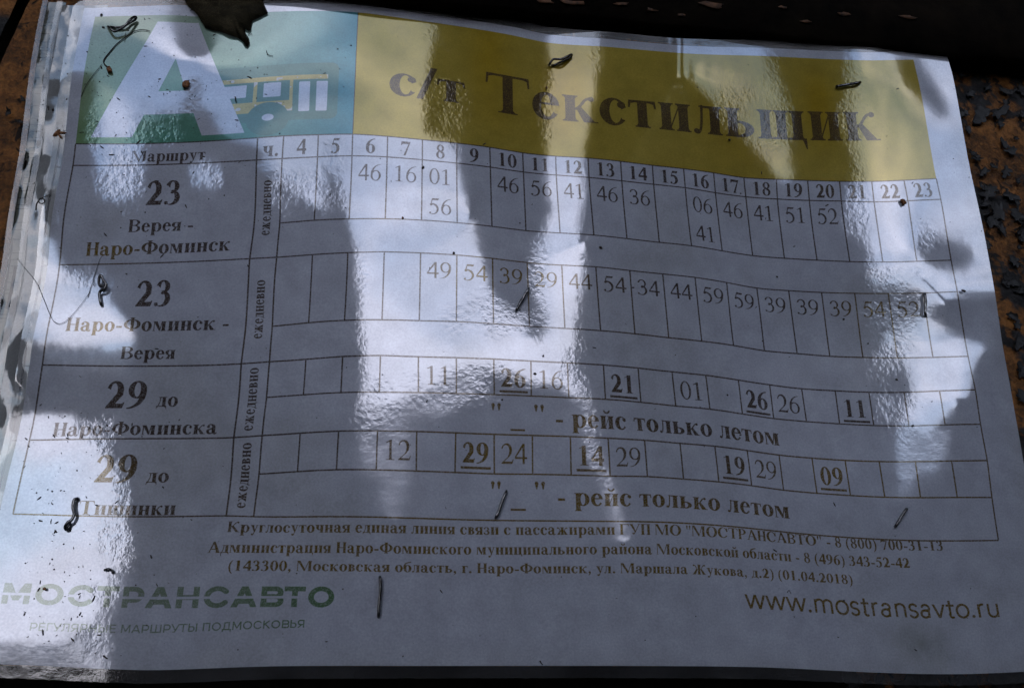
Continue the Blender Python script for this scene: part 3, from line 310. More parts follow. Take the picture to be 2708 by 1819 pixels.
-1,1,4,5,9,6,5,-2,-3,-6,-5,-6,0,-1,-5,-7,-8,-7,-5,-4,-3,-7,-1,-2,1,1,2,4,0,1,4,8,13,11,9,12,9,8,4,6,4,4,3,2,2,0,-2,-2,-4,-6,
-7,-8,-9,-10,-11,-11,-11,-11,-9,-8,-4,-2,2,5,8,10,15,17,20,24,26,30,33,35,39,42,43,48,43,41,33,29,24,15,10,-11,-26,-25,-28,-24,-21,-17,-14,-8,-7,-4,-5,0,-16,39,
-336,81,31,46,43,46,50,46,26,20,-2,-3,-39,-21,-28,-20,-20,-17,-15,-14,-11,-9,-7,-6,-3,-4,-4,-4,-5,-6,-7,-8,-8,-9,-10,-10,-11,-11,-11,-11,-12,-11,-10,-11,-9,-9,-8,-6,-4,-3,
-1,2,5,7,9,5,2,0,-5,-7,-8,-8,-1,-2,-5,-7,-9,-6,-6,-4,-8,-8,-3,-1,0,1,2,1,2,2,4,10,15,16,9,14,11,8,6,6,5,5,3,3,2,0,-1,-3,-4,-5,
-7,-8,-9,-10,-11,-11,-11,-10,-9,-7,-4,-2,2,5,8,11,15,17,21,23,27,30,33,36,38,41,44,44,42,40,33,32,32,27,17,-29,-25,-28,-27,-25,-22,-18,-14,-11,-8,-5,-6,-1,-20,31,
-358,29,38,38,41,43,43,44,23,16,1,-5,-23,-18,-19,-16,-16,-13,-15,-12,-11,-9,-7,-5,-3,-2,-1,-1,-2,-2,-3,-4,-5,-5,-7,-7,-7,-8,-9,-9,-9,-8,-9,-8,-8,-8,-6,-5,-3,-2,
0,2,5,8,8,6,1,-3,-6,-9,-9,-8,-1,-2,-5,-8,-8,-7,-6,-8,-10,-7,-5,-1,-1,1,1,2,2,2,6,10,15,19,11,15,12,10,8,7,6,5,4,4,2,0,-1,-2,-4,-5,
-7,-8,-9,-10,-10,-11,-10,-10,-9,-7,-4,-1,2,6,8,11,14,18,20,24,27,30,33,36,39,41,44,40,38,36,31,32,26,29,-2,5,-30,-22,-27,-23,-21,-18,-15,-12,-9,-7,-7,-1,-23,19,
-417,29,32,34,37,38,42,41,23,15,-1,-7,-17,-15,-12,-12,-9,-9,-11,-11,-10,-7,-6,-4,-3,0,1,1,1,1,1,-1,-1,-2,-3,-4,-5,-5,-6,-7,-6,-7,-7,-6,-6,-6,-5,-3,-3,-1,
0,2,5,7,8,5,1,-4,-7,-9,-9,-8,-1,-2,-6,-7,-9,-9,-10,-10,-9,-8,-4,-2,-1,0,1,1,3,3,7,11,15,19,16,15,15,9,10,7,8,6,5,4,3,1,0,-2,-4,-5,
-7,-8,-8,-10,-10,-11,-10,-10,-8,-6,-4,-1,2,5,8,12,14,17,21,23,27,30,33,36,39,39,42,39,36,33,28,30,25,19,7,-7,-13,-20,-21,-21,-20,-17,-15,-12,-10,-7,-8,-1,-27,5,
-450,24,26,29,31,33,32,35,25,11,0,-10,-4,-9,-7,-6,-4,-7,-8,-8,-8,-9,-6,-4,-2,-1,2,3,3,4,3,3,2,1,-1,-1,-2,-3,-3,-4,-5,-4,-5,-5,-4,-4,-3,-3,-2,0,
0,3,4,5,7,5,1,-4,-7,-9,-9,-8,-2,-3,-6,-8,-10,-12,-10,-10,-9,-7,-5,-3,-1,-1,1,2,2,5,7,11,16,20,20,15,16,9,11,8,9,8,6,5,4,1,0,-2,-3,-5,
-6,-8,-9,-9,-10,-10,-11,-9,-8,-6,-4,-1,2,5,8,12,14,17,20,23,26,30,32,36,39,41,38,36,38,27,27,27,19,16,1,3,-11,-14,-18,-17,-18,-16,-14,-12,-10,-8,-9,-1,-28,-12,
-506,61,10,28,26,29,29,25,20,12,2,0,-5,-4,-4,-4,-3,-3,-4,-3,-4,-8,-8,-5,-4,-1,1,4,4,6,6,5,4,3,3,1,0,0,-2,-1,-3,-2,-3,-3,-3,-2,-2,-1,-1,0,
1,2,3,5,7,6,0,-4,-7,-9,-9,-9,-4,-5,-7,-9,-11,-11,-10,-10,-9,-8,-5,-3,-2,0,0,2,3,5,7,13,15,22,23,16,16,10,11,10,10,9,7,6,4,3,0,-1,-4,-4,
-7,-7,-9,-9,-10,-10,-10,-9,-7,-6,-4,-1,1,5,8,11,13,17,20,22,26,28,32,35,37,39,34,36,34,32,26,21,16,14,4,-1,-5,-11,-13,-15,-15,-14,-14,-11,-10,-8,-9,-1,-30,-30,
-525,61,8,24,21,25,22,23,17,10,6,0,0,-2,-1,-1,0,-1,-1,0,-4,-6,-8,-5,-3,-2,1,2,6,6,7,7,7,5,4,3,3,1,1,0,0,-1,-1,-1,-1,-1,-1,0,0,1,
2,2,3,5,7,6,0,-4,-8,-8,-10,-8,-7,-7,-8,-10,-11,-11,-11,-10,-9,-7,-5,-4,-2,-1,0,2,3,6,8,12,17,22,26,17,15,11,12,12,11,11,8,7,5,3,0,-1,-3,-5,
-6,-7,-9,-9,-10,-10,-9,-9,-8,-6,-4,-1,2,4,7,11,13,16,19,21,25,28,30,33,35,36,35,33,34,33,25,20,18,10,-1,3,-5,-7,-11,-12,-13,-13,-12,-11,-10,-7,-9,-2,-30,-49,
-540,67,3,21,18,20,20,18,14,10,7,3,2,0,1,1,0,1,1,1,-1,-2,-5,-7,-3,-3,1,2,5,7,7,8,8,7,5,5,5,3,2,2,1,2,0,1,0,1,1,1,1,2,
2,3,4,5,7,5,1,-5,-8,-8,-10,-9,-8,-9,-10,-11,-11,-11,-11,-10,-9,-7,-5,-4,-3,-1,0,2,4,5,9,13,18,21,29,20,15,13,11,14,12,12,9,8,5,3,1,-1,-3,-5,
-6,-8,-8,-9,-10,-10,-9,-9,-8,-6,-4,-1,1,4,7,9,13,15,18,21,24,26,29,32,33,36,34,32,33,32,26,20,17,7,1,0,-3,-6,-9,-10,-11,-12,-11,-10,-10,-7,-9,-1,-30,-69,
-537,57,4,17,15,17,16,15,13,10,6,5,3,3,2,2,2,2,2,0,3,0,-2,-4,-6,-2,0,2,4,7,7,9,8,8,7,6,6,4,4,4,3,2,3,2,2,2,2,3,3,2,
4,3,5,5,7,6,0,-5,-8,-9,-9,-9,-10,-12,-11,-12,-12,-11,-11,-9,-9,-7,-6,-4,-3,-1,0,2,4,6,9,13,19,22,31,23,15,16,11,15,13,12,10,9,5,3,1,-1,-3,-5,
-6,-8,-9,-9,-10,-9,-10,-9,-7,-7,-4,-2,1,3,7,9,12,14,17,20,23,25,28,31,32,35,34,32,32,32,26,20,17,5,-1,0,-3,-5,-8,-9,-10,-10,-11,-9,-9,-7,-9,-1,-30,-88,
-532,51,3,15,12,15,13,13,11,9,7,6,4,3,3,3,3,3,3,3,3,2,0,-3,-5,-2,-1,2,4,6,8,9,8,8,8,7,7,6,5,5,4,4,4,4,3,4,4,4,4,4,
5,4,6,6,7,5,1,-5,-9,-8,-10,-9,-12,-14,-13,-13,-11,-12,-11,-9,-9,-7,-6,-4,-3,-1,0,2,4,6,10,14,19,22,31,28,16,17,15,14,15,12,11,8,6,3,1,-2,-3,-6,
-6,-8,-9,-10,-9,-10,-10,-8,-8,-7,-4,-2,0,3,6,8,11,14,17,19,22,24,27,30,31,36,33,31,32,32,26,21,15,1,1,-2,-3,-6,-7,-8,-9,-9,-10,-8,-9,-7,-8,-1,-29,-108,
-522,44,2,13,10,13,11,11,10,8,7,6,5,4,4,4,3,4,3,4,3,5,1,-1,-4,-2,0,1,4,6,7,9,8,9,8,8,7,7,6,6,6,5,5,5,5,6,5,5,6,6,
6,6,7,7,7,6,1,-6,-9,-8,-10,-10,-14,-17,-13,-13,-13,-11,-11,-10,-8,-7,-6,-5,-3,-1,0,2,5,7,10,14,19,24,28,32,20,17,19,14,16,13,11,8,6,3,0,-2,-4,-6,
-7,-8,-9,-10,-10,-10,-9,-9,-8,-7,-4,-3,0,2,6,7,11,13,16,19,21,24,26,29,32,35,33,30,32,32,26,20,12,-1,1,-3,-3,-6,-7,-8,-8,-9,-9,-8,-8,-6,-8,-2,-27,-127,
-511,39,2,11,9,10,10,10,8,8,7,6,5,4,5,4,4,4,4,4,4,5,4,1,-2,-3,0,2,3,6,7,8,8,9,8,8,8,8,7,7,6,7,6,7,6,6,7,7,7,8,
7,8,8,8,8,6,2,-5,-9,-9,-10,-11,-17,-17,-15,-14,-12,-12,-11,-10,-8,-7,-6,-5,-3,-1,0,3,4,8,10,14,20,24,29,31,25,18,21,18,15,14,11,8,6,2,0,-2,-5,-6,
-8,-9,-10,-10,-10,-10,-10,-9,-8,-6,-5,-3,0,2,4,7,11,12,16,18,21,23,26,29,32,34,34,30,31,31,27,19,6,1,-2,-4,-4,-6,-7,-8,-8,-8,-8,-8,-8,-6,-7,-2,-26,-145,
-497,34,1,10,7,9,9,8,8,7,7,5,5,5,5,4,4,5,4,5,5,4,6,3,0,-2,0,1,4,5,7,7,8,9,8,9,8,8,8,7,8,7,8,7,8,8,8,8,9,9,
9,9,10,9,8,6,3,-3,-8,-9,-10,-12,-20,-18,-16,-14,-13,-12,-11,-10,-8,-8,-6,-4,-3,-1,0,3,4,8,11,14,20,25,29,30,29,21,22,19,17,15,12,8,5,2,-1,-3,-6,-7,
-9,-9,-11,-10,-11,-10,-10,-9,-8,-6,-5,-3,-1,2,4,7,9,13,15,18,20,24,26,28,31,34,34,31,29,27,28,14,5,1,-3,-4,-6,-6,-7,-7,-8,-8,-8,-7,-7,-6,-7,-2,-25,-162,
-482,29,2,8,7,7,8,7,7,7,6,5,5,5,5,4,5,4,5,5,5,5,7,5,2,-2,0,2,3,5,6,7,8,8,9,8,9,8,8,9,8,8,9,8,9,9,9,10,10,11,
11,11,10,11,9,6,4,-1,-6,-8,-11,-14,-22,-19,-17,-15,-13,-12,-12,-9,-9,-7,-6,-4,-3,-1,0,3,5,8,11,15,20,24,30,30,31,25,22,23,17,16,12,9,4,1,-2,-5,-6,-8,
-10,-10,-11,-11,-11,-11,-10,-9,-8,-7,-5,-3,-1,2,4,7,9,12,15,18,20,23,27,28,31,33,35,31,27,23,19,13,5,1,-3,-4,-6,-6,-7,-8,-7,-8,-7,-7,-7,-6,-6,-2,-24,-178,
-466,26,1,7,6,7,6,7,6,6,6,5,5,5,4,5,4,5,5,5,6,5,8,6,2,1,0,2,3,5,5,7,7,8,8,9,8,9,9,8,9,9,10,9,10,10,11,11,11,12,
12,13,12,12,11,8,5,3,-4,-10,-10,-17,-24,-20,-18,-15,-14,-13,-11,-10,-9,-7,-6,-4,-3,0,0,4,5,8,12,15,20,25,29,30,33,29,23,23,20,18,12,8,3,0,-3,-6,-8,-10,
-10,-11,-12,-12,-11,-11,-10,-10,-8,-6,-5,-3,-1,1,4,6,10,12,14,18,20,24,26,29,32,35,34,30,25,16,14,9,4,0,-3,-4,-6,-6,-7,-7,-8,-7,-7,-6,-7,-5,-7,0,-23,-194,
-449,23,1,6,5,6,6,6,5,6,5,5,5,4,5,4,5,4,5,6,5,6,7,8,5,2,-1,3,2,5,5,6,7,8,8,8,9,8,9,10,9,10,10,10,11,11,11,12,13,13,
14,14,14,14,12,12,8,5,-2,-8,-12,-20,-26,-20,-19,-16,-15,-14,-11,-11,-9,-7,-5,-4,-3,0,1,4,6,9,12,16,20,24,29,32,33,33,24,25,21,18,13,8,2,-2,-5,-7,-10,-11,
-12,-12,-12,-13,-12,-11,-10,-10,-8,-6,-5,-3,-1,1,4,6,9,12,14,18,20,23,26,29,32,35,36,32,12,14,9,7,3,0,-3,-4,-5,-6,-7,-7,-7,-7,-6,-7,-6,-5,-6,-1,-21,-208,
-432,21,0,6,4,6,5,5,5,5,5,5,4,5,4,4,5,4,5,6,5,7,8,8,5,3,0,2,3,4,5,6,7,7,8,8,8,9,9,10,10,10,10,11,12,12,12,13,14,14,
15,15,16,16,15,14,12,10,0,-10,-11,-24,-25,-22,-20,-18,-16,-14,-12,-11,-9,-7,-6,-3,-2,0,2,5,7,9,13,17,20,25,28,32,33,36,28,24,25,19,13,6,1,-4,-8,-9,-12,-12,
-13,-13,-14,-13,-12,-12,-10,-10,-8,-7,-4,-3,-1,1,3,7,8,12,14,17,19,23,25,29,30,31,29,24,20,12,9,5,2,0,-3,-3,-5,-6,-6,-7,-6,-7,-6,-6,-6,-4,-6,-1,-20,-221,
-414,18,1,5,4,5,4,5,5,4,5,4,4,4,4,4,5,4,5,6,6,7,8,9,5,3,0,3,3,4,4,6,6,7,8,8,8,9,9,10,10,11,11,11,12,13,13,14,14,15,
16,17,17,16,18,16,16,12,14,-7,-15,-30,-27,-25,-22,-19,-17,-14,-13,-11,-9,-7,-5,-3,-1,0,3,6,8,11,13,18,21,25,28,33,34,39,30,25,23,23,13,4,-2,-7,-10,-12,-13,-14,
-14,-14,-14,-14,-12,-12,-11,-10,-8,-7,-5,-3,-1,2,3,6,8,11,14,16,19,22,24,26,27,28,27,23,15,12,8,5,2,0,-2,-4,-4,-5,-6,-6,-6,-6,-6,-5,-6,-4,-5,-1,-18,-234,
-396,16,1,4,4,4,4,5,4,4,4,4,4,4,4,4,4,4,5,5,6,8,8,9,6,3,1,3,2,4,5,5,6,7,7,8,8,9,9,10,10,11,11,12,13,13,13,15,15,16,
16,17,18,18,17,18,16,14,6,2,-17,-23,-26,-24,-22,-20,-17,-15,-13,-10,-9,-7,-4,-3,-1,2,4,6,9,12,15,18,23,25,30,33,35,38,36,26,27,24,9,0,-6,-10,-12,-14,-15,-15,
-16,-15,-14,-14,-13,-12,-11,-10,-8,-7,-5,-3,-1,1,3,6,8,10,13,15,18,20,23,23,25,25,22,20,16,11,8,5,2,0,-1,-3,-4,-5,-5,-5,-6,-5,-6,-5,-5,-4,-5,0,-17,-245,
-379,15,1,4,3,4,4,4,4,4,3,4,4,3,4,3,4,4,5,5,7,7,8,10,6,3,1,3,3,4,4,5,5,7,7,7,8,9,10,9,11,11,11,12,13,14,14,14,16,16,
17,17,18,18,18,17,15,12,8,-3,-11,-19,-22,-22,-21,-19,-17,-15,-12,-10,-9,-6,-4,-2,0,2,5,8,10,13,16,20,23,27,30,35,36,40,37,31,20,36,-3,-2,-11,-12,-15,-16,-16,-16,
-17,-15,-15,-15,-13,-12,-11,-10,-8,-7,-5,-3,-1,0,3,6,7,10,12,14,17,18,21,21,22,22,20,18,14,10,8,5,3,0,-1,-2,-4,-4,-4,-5,-5,-5,-5,-4,-5,-3,-5,-1,-15,-255,
-361,14,0,4,3,4,3,4,3,4,3,3,4,3,3,4,3,4,5,5,6,7,9,9,7,4,1,2,3,3,4,5,5,6,7,8,8,8,10,9,11,11,12,12,13,13,15,14,16,16,
17,17,18,17,18,16,14,10,5,0,-10,-14,-19,-19,-19,-17,-16,-14,-11,-10,-8,-5,-4,-1,1,3,6,8,11,14,17,21,24,28,32,35,40,39,47,32,34,11,-7,-7,-13,-14,-17,-16,-17,-17,
-17,-16,-16,-14,-13,-13,-11,-10,-8,-7,-5,-3,-1,0,3,5,7,9,11,13,15,17,19,19,19,19,18,15,14,10,7,5,3,1,0,-2,-3,-3,-4,-5,-4,-4,-5,-4,-4,-3,-4,-1,-14,-264,
-344,13,0,4,3,3,3,3,4,3,3,3,3,3,3,3,4,4,4,5,5,7,8,11,7,3,2,2,2,3,4,4,5,6,7,7,8,9,9,10,10,11,12,12,13,14,14,15,16,16,
16,17,17,17,16,15,12,9,5,-1,-6,-12,-15,-16,-16,-16,-14,-12,-11,-9,-7,-4,-3,-1,2,4,6,10,11,15,18,22,25,29,31,36,38,42,39,38,19,10,0,-9,-13,-15,-16,-17,-18,-17,
-17,-16,-15,-15,-13,-12,-11,-10,-8,-7,-5,-3,-2,1,2,4,7,8,10,12,14,15,16,17,18,16,16,14,12,9,7,5,4,1,0,-1,-2,-3,-3,-4,-4,-4,-4,-3,-4,-3,-4,0,-13,-272,
-327,12,0,3,3,3,3,3,3,3,3,3,2,3,3,3,3,4,4,5,6,6,8,9,7,4,1,2,2,3,4,4,5,6,6,7,8,9,9,9,11,11,12,12,13,13,14,15,15,16,
16,16,17,15,15,14,11,8,5,0,-5,-9,-12,-13,-14,-13,-12,-12,-9,-8,-6,-3,-2,0,2,5,7,10,13,15,19,22,25,28,32,34,37,37,37,29,23,9,-1,-7,-12,-14,-16,-16,-17,-17,
-17,-16,-15,-14,-14,-12,-10,-10,-8,-7,-5,-3,-2,0,2,4,6,7,9,11,12,14,14,16,15,15,13,13,11,8,7,5,4,1,1,-1,-1,-3,-2,-3,-4,-3,-3,-4,-3,-3,-3,0,-12,-279,
-311,11,0,3,3,3,3,2,3,3,3,2,3,2,3,2,3,4,4,6,6,8,8,5,3,3,3,3,2,3,4,4,5,5,7,7,7,9,9,9,11,11,11,12,13,14,13,15,15,15,
15,16,15,15,14,12,10,8,4,0,-3,-6,-9,-11,-11,-11,-11,-9,-8,-7,-5,-2,-1,1,3,5,8,11,13,16,18,22,25,28,30,33,33,34,32,27,17,9,2,-5,-10,-13,-14,-16,-16,-16,
-16,-16,-14,-14,-13,-12,-11,-9,-8,-6,-5,-4,-2,0,2,3,5,6,9,9,11,12,13,14,13,13,12,12,9,8,7,5,3,2,1,0,-1,-2,-2,-2,-3,-3,-3,-3,-3,-2,-3,0,-11,-285,
-296,10,1,3,2,3,3,2,3,3,2,2,3,2,2,2,3,4,4,5,6,8,5,5,4,2,3,3,2,3,4,4,4,6,6,7,8,8,9,10,10,11,11,12,13,13,13,14,15,14,
15,15,14,14,13,11,10,7,4,1,-2,-5,-7,-8,-9,-9,-8,-8,-7,-5,-4,-1,0,1,4,6,9,11,13,16,19,21,24,26,29,30,31,30,28,22,17,9,2,-3,-8,-11,-13,-14,-15,-15,
-15,-15,-14,-13,-13,-11,-11,-9,-7,-7,-5,-3,-2,-1,1,3,5,5,8,8,10,11,11,12,12,11,11,10,9,7,7,4,4,2,1,1,-1,-1,-2,-2,-2,-3,-2,-3,-2,-2,-3,0,-9,-291,
-282,10,0,3,2,3,3,2,3,2,3,2,2,2,2,2,2,3,5,5,6,6,4,4,6,2,2,2,2,3,4,4,4,6,6,7,7,9,9,9,10,11,11,12,12,13,13,14,14,14,
14,14,13,13,12,11,8,7,4,2,-1,-3,-5,-6,-7,-7,-7,-6,-5,-4,-2,-1,0,3,5,6,9,11,14,16,18,20,23,25,27,28,27,27,24,20,15,9,3,-2,-6,-9,-11,-13,-14,-14,
-14,-14,-13,-13,-11,-11,-10,-9,-8,-6,-5,-3,-2,-1,1,2,4,5,6,8,8,10,10,10,10,11,9,9,8,7,6,5,3,3,1,1,0,-1,-1,-2,-2,-2,-2,-2,-2,-2,-2,0,-8,-296,
-270,10,1,2,2,3,3,2,3,2,3,2,1,2,2,1,2,3,4,5,7,4,3,5,4,2,2,2,2,3,3,4,5,6,6,7,7,9,8,10,10,10,12,11,12,13,12,14,13,13,
14,13,12,13,11,9,9,6,4,2,1,-2,-3,-5,-5,-5,-5,-5,-3,-3,-1,0,1,4,5,7,9,11,14,15,18,20,21,24,24,25,25,24,21,18,13,9,3,0,-5,-7,-10,-11,-12,-13,
-13,-12,-13,-12,-11,-10,-10,-8,-7,-6,-5,-4,-2,-1,1,1,3,5,5,7,7,9,9,9,9,9,9,8,7,6,6,4,4,2,2,1,0,0,-1,-1,-2,-1,-2,-2,-2,-1,-2,0,-7,-300,
-259,10,0,3,2,3,2,3,2,3,2,2,2,2,1,1,1,3,3,6,5,4,3,5,3,2,1,2,2,3,3,4,5,6,6,7,8,8,9,9,10,10,11,11,12,12,13,12,13,13,
13,12,12,11,11,9,8,6,4,3,1,0,-2,-3,-3,-4,-4,-3,-2,-2,0,1,3,4,5,8,9,11,14,15,17,18,21,21,23,23,22,21,19,16,12,8,4,0,-3,-6,-8,-10,-10,-12,
-11,-12,-12,-11,-10,-10,-9,-8,-7,-6,-4,-4,-2,-1,0,1,3,4,4,6,7,7,8,8,8,8,8,7,7,5,6,4,3,3,2,1,0,0,0,-1,-1,-1,-2,-1,-2,-1,-2,0,-6,-303,
-250,9,1,2,3,2,3,3,2,3,2,3,1,2,0,1,0,3,3,5,5,3,4,4,2,1,1,2,2,3,4,4,5,6,7,7,7,8,9,9,10,10,11,11,12,11,12,13,12,12,
12,12,11,11,10,8,8,6,5,3,2,0,0,-2,-2,-2,-2,-2,-1,-1,1,2,3,5,6,8,9,11,13,15,16,17,19,20,21,21,20,18,17,15,11,7,5,1,-3,-4,-7,-8,-9,-10,
-11,-10,-11,-10,-10,-9,-8,-8,-6,-6,-5,-3,-2,-2,0,1,2,3,4,5,6,6,7,7,8,7,7,6,6,6,4,4,4,2,2,2,0,1,-1,0,-1,-1,-1,-1,-1,-1,-2,0,-5,-306,
-244,10,0,3,2,3,2,3,3,3,3,2,2,2,0,0,0,2,2,6,3,2,4,3,1,1,1,3,2,4,4,4,6,6,6,7,8,8,9,9,10,10,10,11,11,12,11,12,12,12,
11,11,11,10,10,8,7,6,5,4,2,2,0,0,-1,-1,-1,-1,0,1,2,2,4,5,6,8,10,11,12,14,16,17,17,19,18,19,18,17,15,13,11,7,4,2,-2,-3,-5,-7,-8,-9,
-9,-10,-9,-10,-9,-8,-8,-7,-6,-6,-4,-4,-2,-1,-1,1,1,3,4,4,5,5,6,7,6,6,6,6,6,5,4,4,3,3,2,1,1,1,0,0,-1,0,-1,-1,-1,-1,-1,0,-4,-309,
-241,10,0,3,2,3,3,3,3,3,3,3,2,2,0,-1,0,1,3,3,2,2,4,2,1,1,2,3,3,4,4,5,6,6,7,7,8,9,8,9,10,10,10,11,11,11,11,11,12,11,
11,11,10,10,8,9,7,6,5,4,3,2,1,1,0,0,0,1,1,1,3,3,4,6,7,8,9,11,12,14,14,16,16,17,18,17,16,15,14,12,9,7,5,2,-1,-2,-5,-5,-7,-8,
-8,-9,-8,-9,-8,-8,-7,-7,-6,-5,-4,-3,-3,-1,-1,0,2,2,3,4,4,5,5,5,6,6,5,6,5,4,4,4,3,3,2,1,1,1,0,0,0,0,-1,0,-1,-1,-1,0,-3,-311,
-240,9,1,2,3,2,3,3,3,4,3,3,4,2,3,-1,-1,0,-1,0,1,3,4,2,1,2,3,3,4,4,5,6,6,7,7,7,8,8,9,9,10,10,10,10,11,11,10,11,11,11,
11,10,10,9,9,7,8,6,5,4,4,2,2,2,1,1,1,2,1,3,3,4,4,6,7,9,9,11,11,13,14,15,15,16,16,15,15,14,13,11,8,7,4,3,0,-2,-3,-5,-6,-6,
-8,-7,-8,-8,-7,-7,-7,-6,-6,-5,-4,-3,-3,-1,-1,0,1,2,2,3,4,4,5,5,5,5,5,5,4,5,4,3,3,3,2,1,1,1,1,0,0,0,-1,0,-1,0,-1,0,-2,-313,
-242,5,2,2,3,2,3,3,4,3,3,4,3,3,2,4,-4,-3,-2,0,1,4,4,3,1,4,3,4,5,5,6,6,6,7,8,7,8,9,9,9,9,10,10,10,10,11,10,11,11,10,
10,10,9,9,9,7,7,7,5,5,4,3,2,3,2,2,1,3,2,3,4,4,5,7,7,8,9,11,11,12,13,14,15,14,15,14,14,13,11,10,9,6,4,3,1,-1,-3,-4,-5,-5,
-7,-6,-7,-7,-7,-7,-6,-6,-5,-5,-4,-3,-2,-2,-1,0,1,1,2,3,3,4,4,4,5,4,5,4,4,4,4,3,3,2,3,1,2,1,0,1,0,0,0,-1,0,0,-1,0,-2,-314,
-251,6,2,2,3,2,3,3,3,4,3,3,4,2,3,1,-3,-2,-1,0,3,3,6,2,3,4,4,5,6,6,6,7,6,8,7,8,8,9,9,9,9,10,10,10,10,10,10,10,11,10,
10,9,9,9,8,8,7,6,5,5,5,3,4,2,3,3,2,3,3,4,4,5,5,7,7,8,9,11,11,11,13,13,13,14,14,13,13,11,11,10,7,6,5,3,1,-1,-2,-3,-4,-5,
-5,-6,-7,-6,-6,-6,-6,-5,-5,-5,-3,-4,-2,-2,-1,0,1,1,1,3,2,4,3,4,4,4,4,4,4,4,3,3,3,3,2,1,2,1,1,0,0,1,0,-1,0,0,0,0,-2,-315,
-259,5,2,2,3,2,3,3,4,3,3,4,3,2,3,1,-3,-1,0,1,3,4,6,3,3,4,6,6,6,6,7,7,7,8,8,8,8,9,8,9,10,9,10,10,10,10,10,10,10,10,
9,9,9,9,8,7,7,6,6,5,5,4,4,3,3,3,3,4,3,4,5,5,6,7,7,8,10,9,11,11,12,13,12,13,13,12,12,11,10,9,7,6,5,3,1,0,-1,-3,-3,-4,
-5,-6,-5,-6,-6,-5,-6,-5,-4,-4,-4,-3,-2,-2,-1,-1,1,1,1,2,2,3,3,4,3,4,4,4,3,4,3,3,2,3,2,1,2,1,1,1,0,0,0,0,0,0,0,0,-1,-316,
-265,5,1,3,2,3,3,3,3,3,4,3,3,2,3,0,-1,-1,0,2,3,6,5,4,3,5,6,6,7,7,7,8,7,8,8,8,8,9,9,9,9,10,9,10,10,10,9,10,10,9,
10,9,8,9,8,7,7,6,6,5,5,5,4,3,4,4,3,4,4,5,5,5,6,7,8,8,9,9,11,11,11,12,12,12,12,12,11,10,9,9,7,6,4,3,2,0,-1,-2,-3,-3,
-4,-5,-5,-5,-6,-5,-5,-4,-5,-4,-3,-3,-2,-2,-1,-1,0,1,1,2,2,2,3,3,4,3,3,4,3,3,3,3,3,2,2,2,1,1,1,1,1,0,0,0,0,0,0,0,0,-317,
-270,5,1,3,2,3,3,3,3,3,4,3,3,2,2,1,-2,0,1,3,4,5,7,3,4,5,6,7,7,7,8,7,8,8,8,8,9,8,9,9,9,10,9,10,9,10,10,9,10,9,
9,9,9,8,8,7,7,6,6,5,6,4,5,4,4,4,4,4,5,4,6,5,7,7,7,8,9,10,10,10,11,12,11,12,11,11,10,10,9,8,7,5,5,3,2,0,0,-2,-2,-3,
-4,-4,-4,-5,-5,-5,-4,-5,-4,-4,-3,-3,-2,-2,-1,-1,0,1,1,1,2,2,3,3,3,3,3,3,3,3,3,3,2,2,2,2,2,1,1,1,0,1,0,0,0,0,0,0,0,-317,
-273,5,1,3,2,3,3,3,3,3,4,3,3,2,2,0,-1,1,1,3,5,6,6,4,4,5,7,7,7,7,7,8,8,8,8,8,9,8,9,9,10,9,9,10,9,10,9,10,9,9,
9,9,8,8,8,7,7,6,6,6,5,5,5,4,5,4,4,5,5,5,5,6,7,7,7,8,9,9,10,10,11,11,11,11,11,10,10,9,9,8,6,6,4,3,2,1,0,-1,-2,-3,
-3,-4,-4,-4,-5,-4,-4,-5,-3,-4,-3,-3,-2,-2,-1,-1,0,0,1,1,2,2,2,3,2,3,3,3,3,3,3,2,3,2,2,1,2,1,1,1,1,1,0,0,0,0,0,0,1,-318,
-273,4,1,3,2,3,3,3,3,3,4,3,3,2,1,0,0,1,2,3,5,7,7,4,4,6,6,6,7,7,7,8,8,8,8,8,9,9,8,9,10,9,9,9,10,9,10,9,9,9,
9,8,9,8,7,7,7,7,6,5,6,5,5,4,5,5,4,5,5,6,5,6,7,7,8,8,8,10,9,10,10,11,10,11,10,10,10,9,8,7,7,5,4,4,2,1,0,-1,-1,-3,
-3,-3,-4,-4,-4,-4,-4,-4,-3,-4,-3,-3,-2,-1,-2,-1,0,0,1,1,1,2,2,3,2,3,3,2,3,3,2,3,2,2,2,2,2,1,1,1,1,0,1,0,0,0,0,1,0,-318,
-273,4,2,2,3,2,3,4,3,3,3,3,3,2,2,0,0,1,2,4,5,8,7,4,4,5,6,6,6,7,8,7,8,8,8,8,9,8,9,9,9,9,10,9,9,10,9,9,9,9,
9,8,8,8,8,7,7,6,6,6,6,5,5,5,5,4,5,5,5,6,6,6,7,7,7,8,9,9,10,9,10,11,10,10,10,10,9,9,8,7,6,5,5,3,2,1,1,-1,-1,-2,
-3,-3,-3,-4,-4,-4,-4,-3,-4,-3,-3,-3,-2,-2,-1,-1,0,0,0,1,2,1,2,2,3,2,3,2,3,3,2,3,2,2,2,2,1,1,2,1,0,1,0,1,0,0,0,0,1,-318,
-270,4,1,3,2,3,3,3,4,3,3,3,3,2,1,0,1,1,3,4,6,7,8,5,4,4,5,5,6,6,7,7,8,8,8,8,9,9,8,9,9,9,9,10,9,9,9,9,9,9,
9,8,8,8,7,7,7,7,6,6,5,6,5,5,5,5,5,5,6,5,6,7,6,8,7,8,9,9,9,10,9,10,10,10,10,9,9,8,8,7,6,5,5,3,2,2,0,0,-1,-2,
-2,-3,-3,-3,-4,-4,-3,-4,-3,-3,-3,-3,-2,-2,-1,-1,0,0,0,1,1,1,2,2,2,3,2,3,2,3,2,2,3,2,1,2,2,1,1,1,1,1,0,1,0,0,0,0,1,-318,
